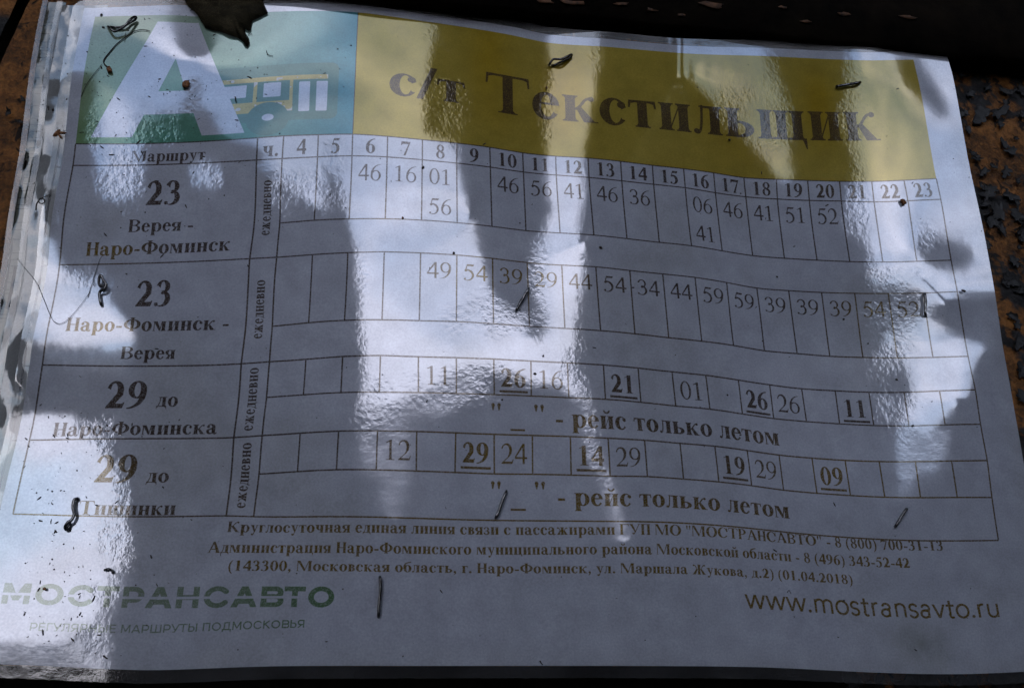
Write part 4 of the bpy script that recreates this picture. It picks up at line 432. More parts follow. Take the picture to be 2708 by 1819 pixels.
-267,4,2,3,2,3,3,3,3,4,3,3,3,2,0,1,1,1,4,4,6,8,7,5,1,4,3,6,5,7,6,8,7,8,8,9,8,9,8,9,9,9,10,9,9,9,9,9,9,9,
8,9,8,8,7,7,7,7,6,6,5,6,5,5,5,5,5,6,5,6,6,6,7,7,8,8,8,9,9,10,10,9,10,10,10,9,9,8,8,7,6,5,4,4,2,1,1,0,-1,-2,
-2,-3,-3,-3,-4,-4,-3,-4,-3,-3,-3,-2,-3,-1,-2,-1,0,0,0,1,1,2,1,2,2,3,2,3,2,3,2,2,2,3,1,2,2,1,1,1,1,1,0,1,0,0,0,0,1,-318,
-255,0,2,3,2,3,3,4,3,3,3,3,3,2,0,1,1,3,3,6,5,9,10,7,5,0,2,2,4,4,6,6,7,8,8,8,8,8,9,9,9,8,9,9,9,9,9,8,9,8,
8,8,8,8,7,7,7,7,6,6,6,6,6,5,6,6,5,6,6,7,6,7,7,7,8,7,9,8,9,8,9,9,9,9,9,8,8,7,7,6,6,5,4,4,2,2,1,1,0,-1,
-1,-2,-2,-3,-2,-3,-3,-3,-3,-2,-3,-2,-2,-2,-1,-1,-1,0,0,0,0,1,2,1,2,1,2,2,2,2,2,2,2,2,2,2,1,2,1,1,1,1,0,1,0,1,0,0,1,-318,
0,0,0,0,0,0,0,0,0,0,0,0,0,0,0,0,0,0,0,0,0,0,0,0,0,0,0,0,0,0,0,0,0,0,0,0,0,0,0,0,0,0,0,0,0,0,0,0,0,0,
0,0,0,0,0,0,0,0,0,0,0,0,0,0,0,0,0,0,0,0,0,0,0,0,0,0,0,0,0,0,0,0,0,0,0,0,0,0,0,0,0,0,0,0,0,0,0,0,0,0,
0,0,0,0,0,0,0,0,0,0,0,0,0,0,0,0,0,0,0,0,0,0,0,0,0,0,0,0,0,0,0,0,0,0,0,0,0,0,0,0,0,0,0,0,0,0,0,0,0,0,
]).reshape(100, 150), 1) / 3000.0
def plate_fit(P, D, lam):
    n = len(P); r2 = ((P[:, None] - P[None]) ** 2).sum(-1); K = np.where(r2 > 0, r2 * np.log(r2 + 1e-12) * .5, 0)
    A = np.zeros((n + 3, n + 3)); A[:n, :n] = K + lam * np.eye(n); A[:n, n] = 1; A[:n, n + 1:] = P; A[n:, :n] = A[:n, n:].T
    b = np.zeros((n + 3, 2)); b[:n] = D
    return np.linalg.solve(A, b)
KP, KQ = KNOTS[:, :2], KNOTS[:, 2:]; KW = plate_fit(KP, KQ - KP, .15)
def table_to_plane(uv):
    out = np.zeros((len(uv), 2)); n = len(KP)
    for s in range(0, len(uv), 20000):
        x = uv[s:s + 20000]; r2 = ((x[:, None] - KP[None]) ** 2).sum(-1); K = np.where(r2 > 0, r2 * np.log(r2 + 1e-12) * .5, 0)
        out[s:s + 20000] = x + K @ KW[:n] + KW[n] + x @ KW[n + 1:]
    return out                                   # X, -Z
def view_of(X):
    d = (X - POS) @ RM
    return 1354 + FPX * d[:, 0] / d[:, 1], 909.5 - FPX * d[:, 2] / d[:, 1]
def on_plane(px, py, depth=0.0):
    px = np.atleast_1d(np.asarray(px, float)); py = np.atleast_1d(np.asarray(py, float))
    d = np.stack([(px - 1354) / FPX, np.ones_like(px), -(py - 909.5) / FPX], -1) @ RM.T
    return POS + d * ((depth - POS[1]) / d[:, 1])[:, None]
def bulge(px, py):
    t = (px + 120) / 20 + 1; s = (py + 60) / 20 + 1
    i = np.floor(t).astype(int); j = np.floor(s).astype(int); ft, fs = t - i, s - j
    W = lambda f: [(1 - f) ** 3 / 6, (3 * f ** 3 - 6 * f ** 2 + 4) / 6, (-3 * f ** 3 + 3 * f ** 2 + 3 * f + 1) / 6, f ** 3 / 6]
    wi, wj = W(ft), W(fs); r = 0
    for a in range(4):
        for b in range(4):
            r = r + wi[a] * wj[b] * BULGE[np.clip(j - 1 + b, 0, 99), np.clip(i - 1 + a, 0, 149)]
    return r
def lift(P0, h): return POS + (P0 - POS) * (1 - h / abs(POS[1]))[:, None]      # stands out from the plane by h
def sheet_points(u, v, extra=0.0, follow=1.0):
    q = table_to_plane(np.stack([u, v], -1)); P0 = np.stack([q[:, 0], 0 * q[:, 0], -q[:, 1]], -1)
    px, py = view_of(P0)
    return lift(P0, follow * bulge(px, py) + extra), px, py
def to_world(P): return np.stack([P[:, 0] * U, P[:, 1] * U, Z0 + P[:, 2] * U], -1)
def spot(px, py, off=0.0):
    """points on the main sheet, px py being positions along it; off columns proud of it"""
    px = np.atleast_1d(np.asarray(px, float)); py = np.atleast_1d(np.asarray(py, float)); P0 = on_plane(px, py)
    return to_world(lift(P0, bulge(px, py) + off))

# ---------------------------------------------------------------- lettering
# Serif letters drawn from stems, bowls and serifs; y up, 1000 units to the em.
def R_(x0, y0, x1, y1): return lambda x, y: (x >= x0) & (x <= x1) & (y >= y0) & (y <= y1)
def E_(cx, cy, rx, ry): return lambda x, y: ((x - cx) / rx) ** 2 + ((y - cy) / ry) ** 2 <= 1
def P_(*p):
    def f(x, y):
        r = np.zeros(np.broadcast(x, y).shape, bool); n = len(p)
        for i in range(n):
            (x1, y1), (x2, y2) = p[i], p[(i + 1) % n]
            if y1 == y2: continue
            r ^= ((y1 > y) != (y2 > y)) & (x < (x2 - x1) * (y - y1) / (y2 - y1) + x1)
        return r
    return f
def O_(*f):
    def g(x, y):
        r = f[0](x, y)
        for k in f[1:]: r = r | k(x, y)
        return r
    return g
def N_(a, *b):
    def g(x, y):
        r = a(x, y)
        for k in b: r = r & ~k(x, y)
        return r
    return g
def A_(a, b): return lambda x, y: a(x, y) & b(x, y)
def K_(pts, w):
    """stroke through pts; w one width or one width per point"""
    w = [w] * len(pts) if not hasattr(w, '__len__') else w
    def f(x, y):
        r = np.zeros(np.broadcast(x, y).shape, bool)
        for (x1, y1), (x2, y2), a, b in zip(pts[:-1], pts[1:], w[:-1], w[1:]):
            dx, dy = x2 - x1, y2 - y1; L = dx * dx + dy * dy + 1e-9
            t = np.clip(((x - x1) * dx + (y - y1) * dy) / L, 0, 1)
            r |= (x - x1 - t * dx) ** 2 + (y - y1 - t * dy) ** 2 <= ((a + (b - a) * t) / 2) ** 2
        return r
    return f
def B_(p0, p1, p2, p3, n=14):
    return [((1-t)**3*p0[0]+3*t*(1-t)**2*p1[0]+3*t*t*(1-t)*p2[0]+t**3*p3[0], (1-t)**3*p0[1]+3*t*(1-t)**2*p1[1]+3*t*t*(1-t)*p2[1]+t**3*p3[1]) for t in [i / n for i in range(n + 1)]]
def D_(q, s, d): return lambda x, y: q((x - d) / s, y)
def glyph(c, b):
    S = 148 if b else 88      # stem
    T = 40 if b else 34       # hairline
    F = 42 if b else 55       # how far a serif sticks out
    H, X = 676, 473
    def foot(x0, x1, y=0, e=F): return O_(R_(x0 - e, y, x1 + e, y + 24), P_((x0 - e * .55, y + 20), (x1 + e * .55, y + 20), (x1, y + 62), (x0, y + 62)))
    def head(x0, x1, y, e=F): return O_(R_(x0 - e, y - 24, x1 + e, y), P_((x0 - e * .55, y - 20), (x1 + e * .55, y - 20), (x1, y - 62), (x0, y - 62)))
    def stem(x, y0, y1, ft=1, hd=1):
        l = [R_(x, y0, x + S, y1)]
        if ft: l.append(foot(x, x + S, y0))
        if hd: l.append(head(x, x + S, y1))
        return O_(*l)
    def ring(cx, cy, rx, ry, s=S, t=T): return N_(E_(cx, cy, rx, ry), E_(cx, cy, rx - s, ry - t))
    def bowl(x, y0, y1, w, s=S, t=T):
        cy, ry = (y0 + y1) / 2, (y1 - y0) / 2; k = w * .42
        return O_(A_(N_(E_(x + k, cy, w - k, ry), E_(x + k, cy, w - k - s, ry - t)), R_(x + k, y0, x + w, y1)), R_(x, y1 - t, x + k, y1), R_(x, y0, x + k, y0 + t))
    def lbowl(x, y0, y1, w):
        f = bowl(-x, y0, y1, w); return lambda a, y: f(-a, y)
    def teebar(x0, x1, y, drop):
        return O_(R_(x0, y - T, x1, y), P_((x0, y), (x0 + 22, y), (x0 + 95, y - T), (x0 + 30, y - T - 20), (x0 + 16, y - drop), (x0 - 12, y - drop)), P_((x1, y), (x1 - 22, y), (x1 - 95, y - T), (x1 - 30, y - T - 20), (x1 - 16, y - drop), (x1 + 12, y - drop)))
    def leftleg(x, xt, y, s=1.0):  # л д: ball, hook, thin diagonal
        r = (44 if b else 34) * s
        return O_(E_(x + r, r - 8, r, r), K_(B_((x + r, 6), (x + r * 2.6, -8), (xt - 12, y * .28), (xt, y - 10)), [T * .7] + [T * 1.0] * 13 + [T * 1.15]))
    def kpart(x, y, w, up=False):
        r = (46 if b else 36) * (y / X) ** .5; m = y * .5
        arm = K_(B_((x, m), (x + w * .34, m + 10), (x + w * .40, y - 6), (x + w * .80, y - r)), T * 1.1)
        return O_(arm, E_(x + w * .80, y - r, r, r), P_((x + 8, m + 18), (x + w * .26, m + y * .10), (x + w * 1.0, 0), (x + w * 1.0 - S * 1.2, 0)), R_(x + w - S * 1.15, 0, x + w + 34, 22), R_(x - 10, m - T * .55, x + w * .22, m + T * .55))
    adv = None
    q = None
    if c == ' ': return 250, None
    if c in 'оО':
        h = X if c == 'о' else H; w = (500 if c == 'о' else 778) if b else (500 if c == 'о' else 722); adv = w
        q = ring(w / 2, h / 2, w / 2 - 26, h / 2 + 12, S * (1 if c == 'о' else 1.18))
    elif c in 'сС':
        h = X if c == 'с' else H; w = 444 if c == 'с' else 722; adv = w; k = 1 if c == 'с' else 1.18
        rx, ry, cx = w * .47, h / 2 + 12, w * .47 + 22
        body = N_(E_(cx, h / 2, rx, ry), E_(cx + S * .22, h / 2 + 6, rx - S * k * .80, ry - T * 1.1))
        cut = P_((cx + rx * .30, h * .52), (w + 90, h * .84 if c == 'с' else h * .66), (w + 90, h * .16), (cx + rx * .62, h * .235))
        q = O_(N_(body, cut))
        if c == 'с': q = O_(q, E_(w - 92, h - 105, 62 if b else 44, 60 if b else 44))
        else: q = O_(q, P_((w - 70, h + 12), (w - 50, h + 12), (w - 50, h * .64), (w - 72, h * .64), (w - 120, h * .83)))
    elif c == 'е':
        adv = 444; cx = 226
        q = O_(N_(E_(cx, X / 2, 200, X / 2 + 12), E_(cx + S * .16, X / 2 + 4, 200 - S * .72, X / 2 - T), P_((cx, X * .54), (500, X * .56), (500, X * .15), (cx + 130, X * .25))), R_(cx - 90, X * .54, cx + 176, X * .54 + 40), A_(ring(cx, X / 2, 200, X / 2 + 12, S * .86), R_(cx, X * .54, 500, 600)))
    elif c == 'а':
        adv = 500; x = 400 - S * .92
        q = O_(R_(x, 60, x + S * .92, 330), A_(N_(E_(230, 330, 170, 154), E_(x - 82, 330, 82, 120)), R_(150, 325, 410, 600)), A_(K_(B_((230, 466), (140, 470), (90, 430), (84, 370)), T * 1.2), R_(0, 0, 300, 600)), E_(106, 356, 62 if b else 46, 60 if b else 46),
               A_(N_(E_(190, 128, 160, 140), E_(x - 50, 135, 64 if b else 80, 86)), R_(0, -60, x + 10, 250)), P_((100, 240), (180, 262), (x + 10, 312), (x + 10, 262), (180, 200)), K_(B_((x + S * .5, 60), (x + S * .6, -30), (x + S + 10, 0), (x + S + 42, 52)), [S * .8, S * .7, S * .6, S * .5] + [T * 1.3] * 11))
    elif c in 'иИйнпшщцНП':
        up = c in 'ИНП'; h = H if up else X; k = 1.0
        gap = {'и': 118, 'й': 118, 'н': 112, 'п': 112, 'ш': 96, 'щ': 96, 'ц': 112, 'Н': 210, 'П': 205, 'И': 220}[c] + (0 if b else 60)
        x1 = 24 + F; n = 3 if c in 'шщ' else 2
        xs_ = [x1 + i * (S + gap) for i in range(n)]; xe = xs_[-1] + S; adv = xe + F + 24
        l = [stem(x, 0, h) for x in xs_]
        if c in 'ийИ': l.append(P_((xs_[0] + S - 4, 40), (xs_[0] + S - 4, 100), (xs_[1] + 4, h - 40), (xs_[1] + 4, h - 100)))
        if c == 'й': l.append(A_(N_(E_((x1 + xe) / 2, h + 190, 118, 112), E_((x1 + xe) / 2, h + 206, 70, 66)), R_(0, 0, 900, h + 185))); l += [E_((x1 + xe) / 2 - 92, h + 182, 32, 30), E_((x1 + xe) / 2 + 92, h + 182, 32, 30)]
        if c in 'нН': l.append(R_(x1 + 20, h * .47 - 4, xe - 20, h * .47 + 40))
        if c in 'пП': l.append(R_(x1, h - 40, xe, h))
        if c in 'шщц': l.append(R_(x1, 0, xe, 38))
        if c in 'щц': l.append(P_((xe, 0), (xe, 30), (xe + F + 12, 30), (xe + F + 12, -140), (xe + F - 6, -140), (xe + F - 36, -40), (xe - 10, 0))); adv += 14
        q = O_(*l)
    elif c in 'тТ':
        h = X if c == 'т' else H; w = 430 if c == 'т' else 640; adv = w + 22; s = (w + 22 - S) / 2
        q = O_(stem(s, 0, h, 1, 0), foot(s, s + S, 0, F + (0 if c == 'т' else 25)), teebar(22, w, h, 135 if c == 'т' else 180))
    elif c in 'гГ':
        h = X if c == 'г' else H; w = 372 if c == 'г' else 580; adv = w + 20
        q = O_(stem(24 + F, 0, h), R_(50, h - T, w - 10, h), P_((w - 10, h), (w - 30, h), (w - 100, h - T), (w - 40, h - T - 26), (w - 22, h - 140), (w + 4, h - 140)))
    elif c in 'лдЛД':
        h = X; x = 272 if c == 'л' else 268; adv = x + S + F + 24
        top = O_(R_(x - 165, h - 26, x + S + F, h), R_(x - 130, h - T, x + S, h))
        if c == 'л': q = O_(stem(x, 0, h), leftleg(14, x - 118, h), top)
        else:
            q = O_(R_(x, 20, x + S, h), top, P_((x - 112, h - 8), (x - 70, h - 8), (x - 90, h * .5), (x - 160, 24), (x - 205, 24), (x - 125, h * .5)), R_(18, 0, x + S + 40, 38), P_((18, 30), (42, 30), (34, -120), (12, -120)), P_((x + S + 16, 30), (x + S + 42, 30), (x + S + 46, -120), (x + S + 24, -120)), P_((18, 0), (110, 0), (40, -50)), P_((x + S + 36, 0), (x + S - 70, 0), (x + S + 20, -50)))
    elif c in 'ьЬ':
        adv = 500; q = O_(stem(24 + F, 0, X), bowl(24 + F, 0, X * .57, 400, S * .92))
    elif c in 'вВ':
        h = X if c == 'в' else H; w = 400 if c == 'в' else 570; adv = w + 58
        q = O_(stem(24 + F, 0, h, 1, 1), bowl(24 + F, h * .50, h, w - 75, S * .86), bowl(24 + F, 0, h * .50 + T, w - 40, S * .92))
    elif c == 'я':
        adv = 490; x = 470 - F - S
        q = O_(stem(x, 0, X), lbowl(x + 30, X * .42, X, 300), P_((x - 10, X * .46), (x - 110, X * .46), (60, 20), (60 + S * .9, 20)), R_(16, 0, 100 + S * .8, 24))
    elif c in 'рР':
        h = X if c == 'р' else H
        if c == 'р': adv = 556; q = O_(R_(70, -190, 70 + S, X - 10), foot(70, 70 + S, -205), P_((20, X - 24), (20, X), (70 + S, X + 8), (70 + S, X - 60)), N_(ring(70 + S + 92, X / 2, 218, X / 2 + 12, S * .95), R_(-100, -300, 70 + S - 10, 800)))
        else: adv = 611; q = O_(stem(24 + F, 0, H), bowl(24 + F, H * .44, H, 490))
    elif c == 'К' or c == 'к':
        h = X if c == 'к' else H; w = 300 if c == 'к' else 450; adv = 24 + F + S + w + 40
        q = O_(stem(24 + F, 0, h), kpart(24 + F + S, h, w))
    elif c in 'жЖ':
        h = X if c == 'ж' else H; w = 240 if c == 'ж' else 330; x = 24 + F + w; adv = 2 * x + S; r = kpart(x + S, h, w); m = x + S / 2
        q = O_(stem(x, 0, h), r, lambda a, y: r(2 * m - a, y))
    elif c in 'мМ':
        h = X if c == 'м' else H; w = 660 if c == 'м' else 930; adv = w; xl, xr = 62, w - 46 - F - S
        q = O_(R_(xl, 0, xl + T, h), R_(xl - F, 0, xl + T + F, 24), R_(24, h - 24, xl + S * .8, h), P_((xl - 10, h), (xl + S * 1.02, h), (w / 2 + S * .32, h * .16), (w / 2 - 4, 0), (w / 2 - 16, 0)), P_((w / 2 - 10, 0), (w / 2 + 20, 0), (xr + 30, h), (xr - 20, h)), R_(xr, 0, xr + S, h), foot(xr, xr + S), head(xr + 20, xr + S, h))
    elif c in 'уУ':
        h = X if c == 'у' else H; w = 470 if c == 'у' else 690; adv = w + 10; d = -130 if c == 'у' else 70; k = w * .5
        q = O_(P_((40, h), (40 + S * 1.08, h), (k + 60, h * .20 if c == 'у' else h * .33), (k + 20, 0 if c == 'у' else h * .2)), R_(8, h - 24, 40 + S + 60, h), R_(w - 165, h - 24, w + 4, h), K_([(w - 75, h - 10), (k + 40, h * .14 if c == 'у' else h * .28), (k - 30, d + 20)], T * 1.15), E_(k - 100, d + 15, 58 if b else 44, 52 if b else 40), K_(B_((k - 30, d + 30), (k - 50, d - 50), (k - 90, d - 40), (k - 120, d - 20)), T * 1.2))
    elif c == 'ч':
        adv = 530; x = 506 - F - S
        q = O_(stem(x, 0, X), R_(66, X * .62, 66 + S, X - 6), head(66, 66 + S, X), A_(N_(E_(66 + 175, X * .66, 175, 160), E_(66 + 175 + 20, X * .70, 175 - S * .8, 150)), R_(60, 0, x + 60, X * .66)), K_([(250, X * .35), (x + 20, X * .43)], T * 1.3))
    elif c == 'з':
        adv = 400; q = O_(N_(E_(180, X * .74, 160, X * .27), E_(165, X * .74, 75, X * .19), P_((-10, X * .78), (150, X * .66), (150, X * .5), (-10, X * .4))), N_(E_(190, X * .27, 180, X * .29), E_(165, X * .27, 85, X * .20), P_((-10, X * .2), (150, X * .36), (150, X * .6), (-10, X * .6))), E_(78, X * .80, 44, 44), E_(70, X * .2, 46, 46), R_(120, X * .5 - 18, 240, X * .5 + 18))
    elif c == 'б':
        adv = 500; q = O_(ring(250, X / 2, 222, X / 2 + 12), K_(B_((60, X * .55), (50, X + 120), (160, X + 130), (410, X + 200)), [S * .8] * 3 + [S * .62] * 6 + [S * .45] * 6))
    elif c == 'А':
        adv = 722; q = O_(P_((300, H + 14), (400, H + 14), (690, 10), (690 - S * 1.25, 10)), P_((300, H - 10), (345, H + 14), (366, H - 90), (130, 10), (84, 10)), R_(10, 0, 220, 24), R_(440, 0, 712, 24), R_(190, 205, 470, 245))
    elif c == 'Ф':
        adv = 800; q = O_(stem(400 - S / 2, 0, H), N_(E_(400, H * .5, 370, H * .37), E_(400, H * .5, 370 - S * 1.05, H * .37 - T)))
    elif c in '0123456789':
        adv = 500
        if c == '0': q = ring(250, H / 2, 222 if b else 220, H / 2 + 12, S * .95, T)
        elif c == '1': q = O_(R_(250 - S / 2, 0, 250 + S / 2, H), R_(105, 0, 400, 24), foot(250 - S / 2, 250 + S / 2, 0, 40), P_((250 + S / 2, H + 12), (250 + S / 2 - 20, H + 12), (75, H - 88), (88, H - 108), (250 - S / 2, H - 70)))
        elif c == '2':
            q = O_(A_(N_(E_(228, H * .70, 195, H * .315), E_(195, H * .66, 195 - S * .78, H * .27)), P_((-50, H * .74), (60, H * .74), (260, H * .52), (480, H * .52), (480, 800), (-50, 800))), P_((430 - 9, H * .64), (420, H * .5), (250, 110), (35, 0), (35, 30), (290, H * .60)) if b else P_((416, H * .66), (400, H * .5), (330, H * .36), (110, 60), (30, 0), (30, 26), (260, H * .34), (326, H * .54), (330, H * .66)), P_((30, 0), (430, 0), (476, 150), (452, 150), (420, 118 if b else 74), (120, 118 if b else 74)))
            if b: q = O_(q, P_((290, H * .60), (423, H * .66), (405, H * .47), (150, 100), (35, 0), (35, 26)))
        elif c == '3':
            q = O_(N_(E_(225, H * .76, 180, H * .26), E_(405 - S * .85 - 180 + S * .80, H * .74, 180 - S * .80, H * .22), P_((-50, H * .82), (90, H * .80), (230, H * .60), (230, H * .40), (-50, H * .40))), N_(E_(215, H * .29, 222, H * .31), E_(437 - S * .95 - 222 + S * .62, H * .30, 222 - S * .62, H * .27), P_((-60, H * .13), (100, H * .13), (190, H * .3), (190, H * .7), (-60, H * .7))), E_(74, 52, 52 if b else 40, 50 if b else 38), P_((170, H * .50), (230, H * .62), (320, H * .58), (330, H * .52), (215, H * .45)))
        elif c == '4': q = O_(R_(290 if b else 308, 0, (290 if b else 308) + S * .93, H + 8), N_(P_((310, H + 8), (380, H + 8), (380, 170), (24, 170), (24, 230)), P_((292 if b else 310, H * (.77 if b else .82)), (292 if b else 310, 230), (84 if b else 72, 230))), R_(24, 150 if b else 166, 478, 262 if b else 232))
        elif c == '5':
            q = O_(P_((160, H), (445, H), (400, H - (112 if b else 78)), (130, H - (112 if b else 78))), P_((160, H), (196, H), (110, H * .56), (66, H * .54)), N_(E_(185, H * .32, 250, H * .36), E_(435 - S * .97 - 250 + S * .48, H * .30, 250 - S * .48, H * .30), P_((-90, H * .10), (100, H * .13), (60, H * .50), (60, H * .8), (-90, H * .8))), P_((68, H * .54), (130, H * .52), (230, H * .66), (120, H * .70)), E_(80, 48, 54 if b else 42, 50 if b else 40))
        elif c in '69':
            f = O_(ring(254, H * .31, 214, H * .33, S * .95, T), K_(B_((60 + S * .30, H * .30), (50 + S * .2, H * .72), (250, H * .98), (456, H * 1.005)), [S * .9] * 5 + [S * .8, S * .74, S * .66, S * .58, S * .5, S * .42, S * .36, S * .30, S * .24, S * .18]))
            q = f if c == '6' else (lambda x, y: f(500 - x, H - y))
        elif c == '7': q = O_(P_((30, H - 190), (52, H), (470, H), (470, H - 30), (250, -12), (150 if b else 178, -12), (385, H - (118 if b else 72)), (120, H - (118 if b else 72)), (56, H - 190)))
        elif c == '8': q = O_(ring(250, H * .76, 178, H * .26, S * .72, T), ring(250, H * .27, 205, H * .29, S * .78, T), P_((90, H * .66), (200, H * .66), (420, H * .38), (300, H * .38)) if b else P_((100, H * .64), (190, H * .64), (410, H * .40), (310, H * .40)))
    elif c == '.': adv = 250; q = E_(125, 60, 74, 74)
    elif c == ',': adv = 250; q = O_(E_(120, 60, 70, 70), P_((190, 60), (180, -40), (70, -150), (50, -130), (120, -40), (120, 60)))
    elif c == '-': adv = 333; q = R_(44, 170, 290, 262)
    elif c == '_': adv = 500; q = R_(0, -140, 500, -80)
    elif c == '"': adv = 400; q = O_(*[O_(E_(x, 610, 52, 66), P_((x - 50, 600), (x + 50, 600), (x + 14, 410), (x - 14, 410))) for x in (110, 290)])
    elif c == '/': adv = 278; q = P_((-20, -20), (78, -20), (298, 690), (200, 690))
    elif c == '(': adv = 320; q = N_(E_(330, 250, 290, 460), E_(390, 250, 290 - (40 if b else 10), 500), R_(300, -500, 900, 900))
    elif c == ')': adv = 320; q = N_(E_(-10, 250, 290, 460), E_(-70, 250, 290 - (40 if b else 10), 500), R_(-900, -500, 20, 900))
    if q is None: raise ValueError(c)
    return adv, q
def sans(c, w):
    """plain letters: caps 700 high, small letters 500; w = stroke"""
    H, X, h = 700, 500, w / 2
    s = lambda *p: K_(list(p), w)
    def ar(cx, cy, rx, ry, a0, a1, n=26): return K_([(cx + rx * math.cos(math.radians(a0 + (a1 - a0) * i / n)), cy + ry * math.sin(math.radians(a0 + (a1 - a0) * i / n))) for i in range(n + 1)], w)
    box = lambda x0, x1: R_(x0, 0, x1, H)
    bar = lambda x0, x1, y: R_(x0, y - h, x1, y + h)
    def bowl(x, y0, y1, r): return O_(bar(x, r - (y1 - y0) / 2, y0), bar(x, r - (y1 - y0) / 2, y1), A_(ar(r - (y1 - y0) / 2, (y0 + y1) / 2, (y1 - y0) / 2 - h * 0, (y1 - y0) / 2, -90, 90), R_(r - (y1 - y0) / 2, 0 - h, 2000, 2000)))
    t = {
        ' ': (300, None), '.': (220, E_(110, 45, 58, 58)),
        'М': (860, O_(box(70, 70 + w), box(790 - w, 790), A_(O_(P_((70, H), (70 + w * 1.2, H), (430 + h, 120), (430 - h, 120)), P_((790, H), (790 - w * 1.2, H), (430 - h, 120), (430 + h, 120))), R_(0, 0, 900, H)))),
        'О': (860, ar(430, 350, 370 - h, 362 - h, 0, 360)), 'С': (780, N_(ar(420, 350, 370 - h, 362 - h, 40, 320), R_(790, 0, 900, 800))),
        'Т': (640, O_(bar(20, 620, H - h), box(320 - h, 320 + h))), 'Р': (680, O_(box(80, 80 + w), bowl(80, 250 , H - h, 650 - h))),
        'А': (760, A_(O_(P_((20, 0), (20 + w * 1.1, 0), (380 + h * 1.1, H), (380 - h * 1.1, H)), P_((740, 0), (740 - w * 1.1, 0), (380 - h * 1.1, H), (380 + h * 1.1, H)), bar(170, 590, 200)), R_(0, 0, 900, H))),
        'Н': (760, O_(box(80, 80 + w), box(680 - w, 680), bar(90, 670, 350))), 'В': (700, O_(box(80, 80 + w), bowl(80, 360, H - h, 620), bowl(80, h, 360, 660 - h * .3))),
        'Е': (620, O_(box(80, 80 + w), bar(80, 570, h), bar(80, 540, 350), bar(80, 570, H - h))), 'Г': (540, O_(box(80, 80 + w), bar(80, 520, H - h))),
        'У': (660, A_(O_(s((30, H + 20), (330, 230)), s((640, H + 20), (300, 20), (180, 20))), R_(0, 0, 700, H))), 'Л': (720, A_(O_(box(640 - w, 640), bar(200, 640, H - h), s((230, H), (180, 120), (60, h))), R_(0, 0, 800, H))),
        'Я': (680, O_(box(600 - w, 600), (lambda f: (lambda x, y: f(680 - x, y)))(bowl(80, 280, H - h, 640 - h)), A_(s((400, 290), (90, 0)), R_(0, 0, 800, 300)))),
        'Ы': (860, O_(box(80, 80 + w), bowl(80, h, 420, 600 - h), box(780 - w, 780))), 'Ш': (1020, O_(box(80, 80 + w), box(510 - h, 510 + h), box(940 - w, 940), bar(80, 940, h))),
        'П': (740, O_(box(80, 80 + w), box(660 - w, 660), bar(80, 660, H - h))), 'Д': (800, O_(box(640 - w, 640), bar(220, 640, H - h), bar(30, 770, h), s((240, H - h), (190, 60)), R_(30, -130, 30 + w, h), R_(770 - w, -130, 770, h))),
        'К': (680, O_(box(80, 80 + w), A_(O_(s((160, 350), (600, H + 30)), s((240, 400), (640, -30))), R_(0, 0, 700, H)))), 'Ь': (640, O_(box(80, 80 + w), bowl(80, h, 420, 600 - h))),
        'w': (760, A_(O_(s((40, X + 20), (210, 0)), s((210, 0), (380, X)), s((380, X), (550, 0)), s((550, 0), (720, X + 20))), R_(0, 0, 800, X))),
        'v': (480, A_(O_(s((40, X + 20), (240, 0)), s((240, 0), (440, X + 20))), R_(0, 0, 800, X))),
        'm': (830, O_(R_(75, 0, 75 + w, X), ar(265, X - 160, 150, 150 , 0, 180), ar(565, X - 160, 150, 150, 0, 180), R_(415 - h, 0, 415 + h, X - 160), R_(715 - h, 0, 715 + h, X - 160))),
        'n': (540, O_(R_(75, 0, 75 + w, X), ar(270, X - 170, 165, 160, 0, 180), R_(435 - h, 0, 435 + h, X - 170))), 'u': (540, O_(R_(435 - h, 0, 435 + h, X), ar(270, 170, 165, 160, 180, 360), R_(105 - h, 170, 105 + h, X))),
        'o': (540, ar(270, 250, 210, 240, 0, 360)), 's': (410, O_(ar(205, 370, 130, 120, 30, 270), ar(205, 125, 135, 120, -150, 90))),
        't': (350, O_(R_(120, 110, 120 + w, 640), bar(30, 320, X - h), ar(230, 130, 110 - h + 20, 120, 180, 290))), 'r': (360, O_(R_(75, 0, 75 + w, X), ar(265, X - 180, 165, 165, 90, 180))),
        'a': (490, O_(R_(390 - w, 0, 390, 330), ar(240, 330, 150 - h + 28, 150, 0, 150), ar(215, 140, 145, 130, 60, 330), bar(210, 380, 275))),
    }
    return t[c]
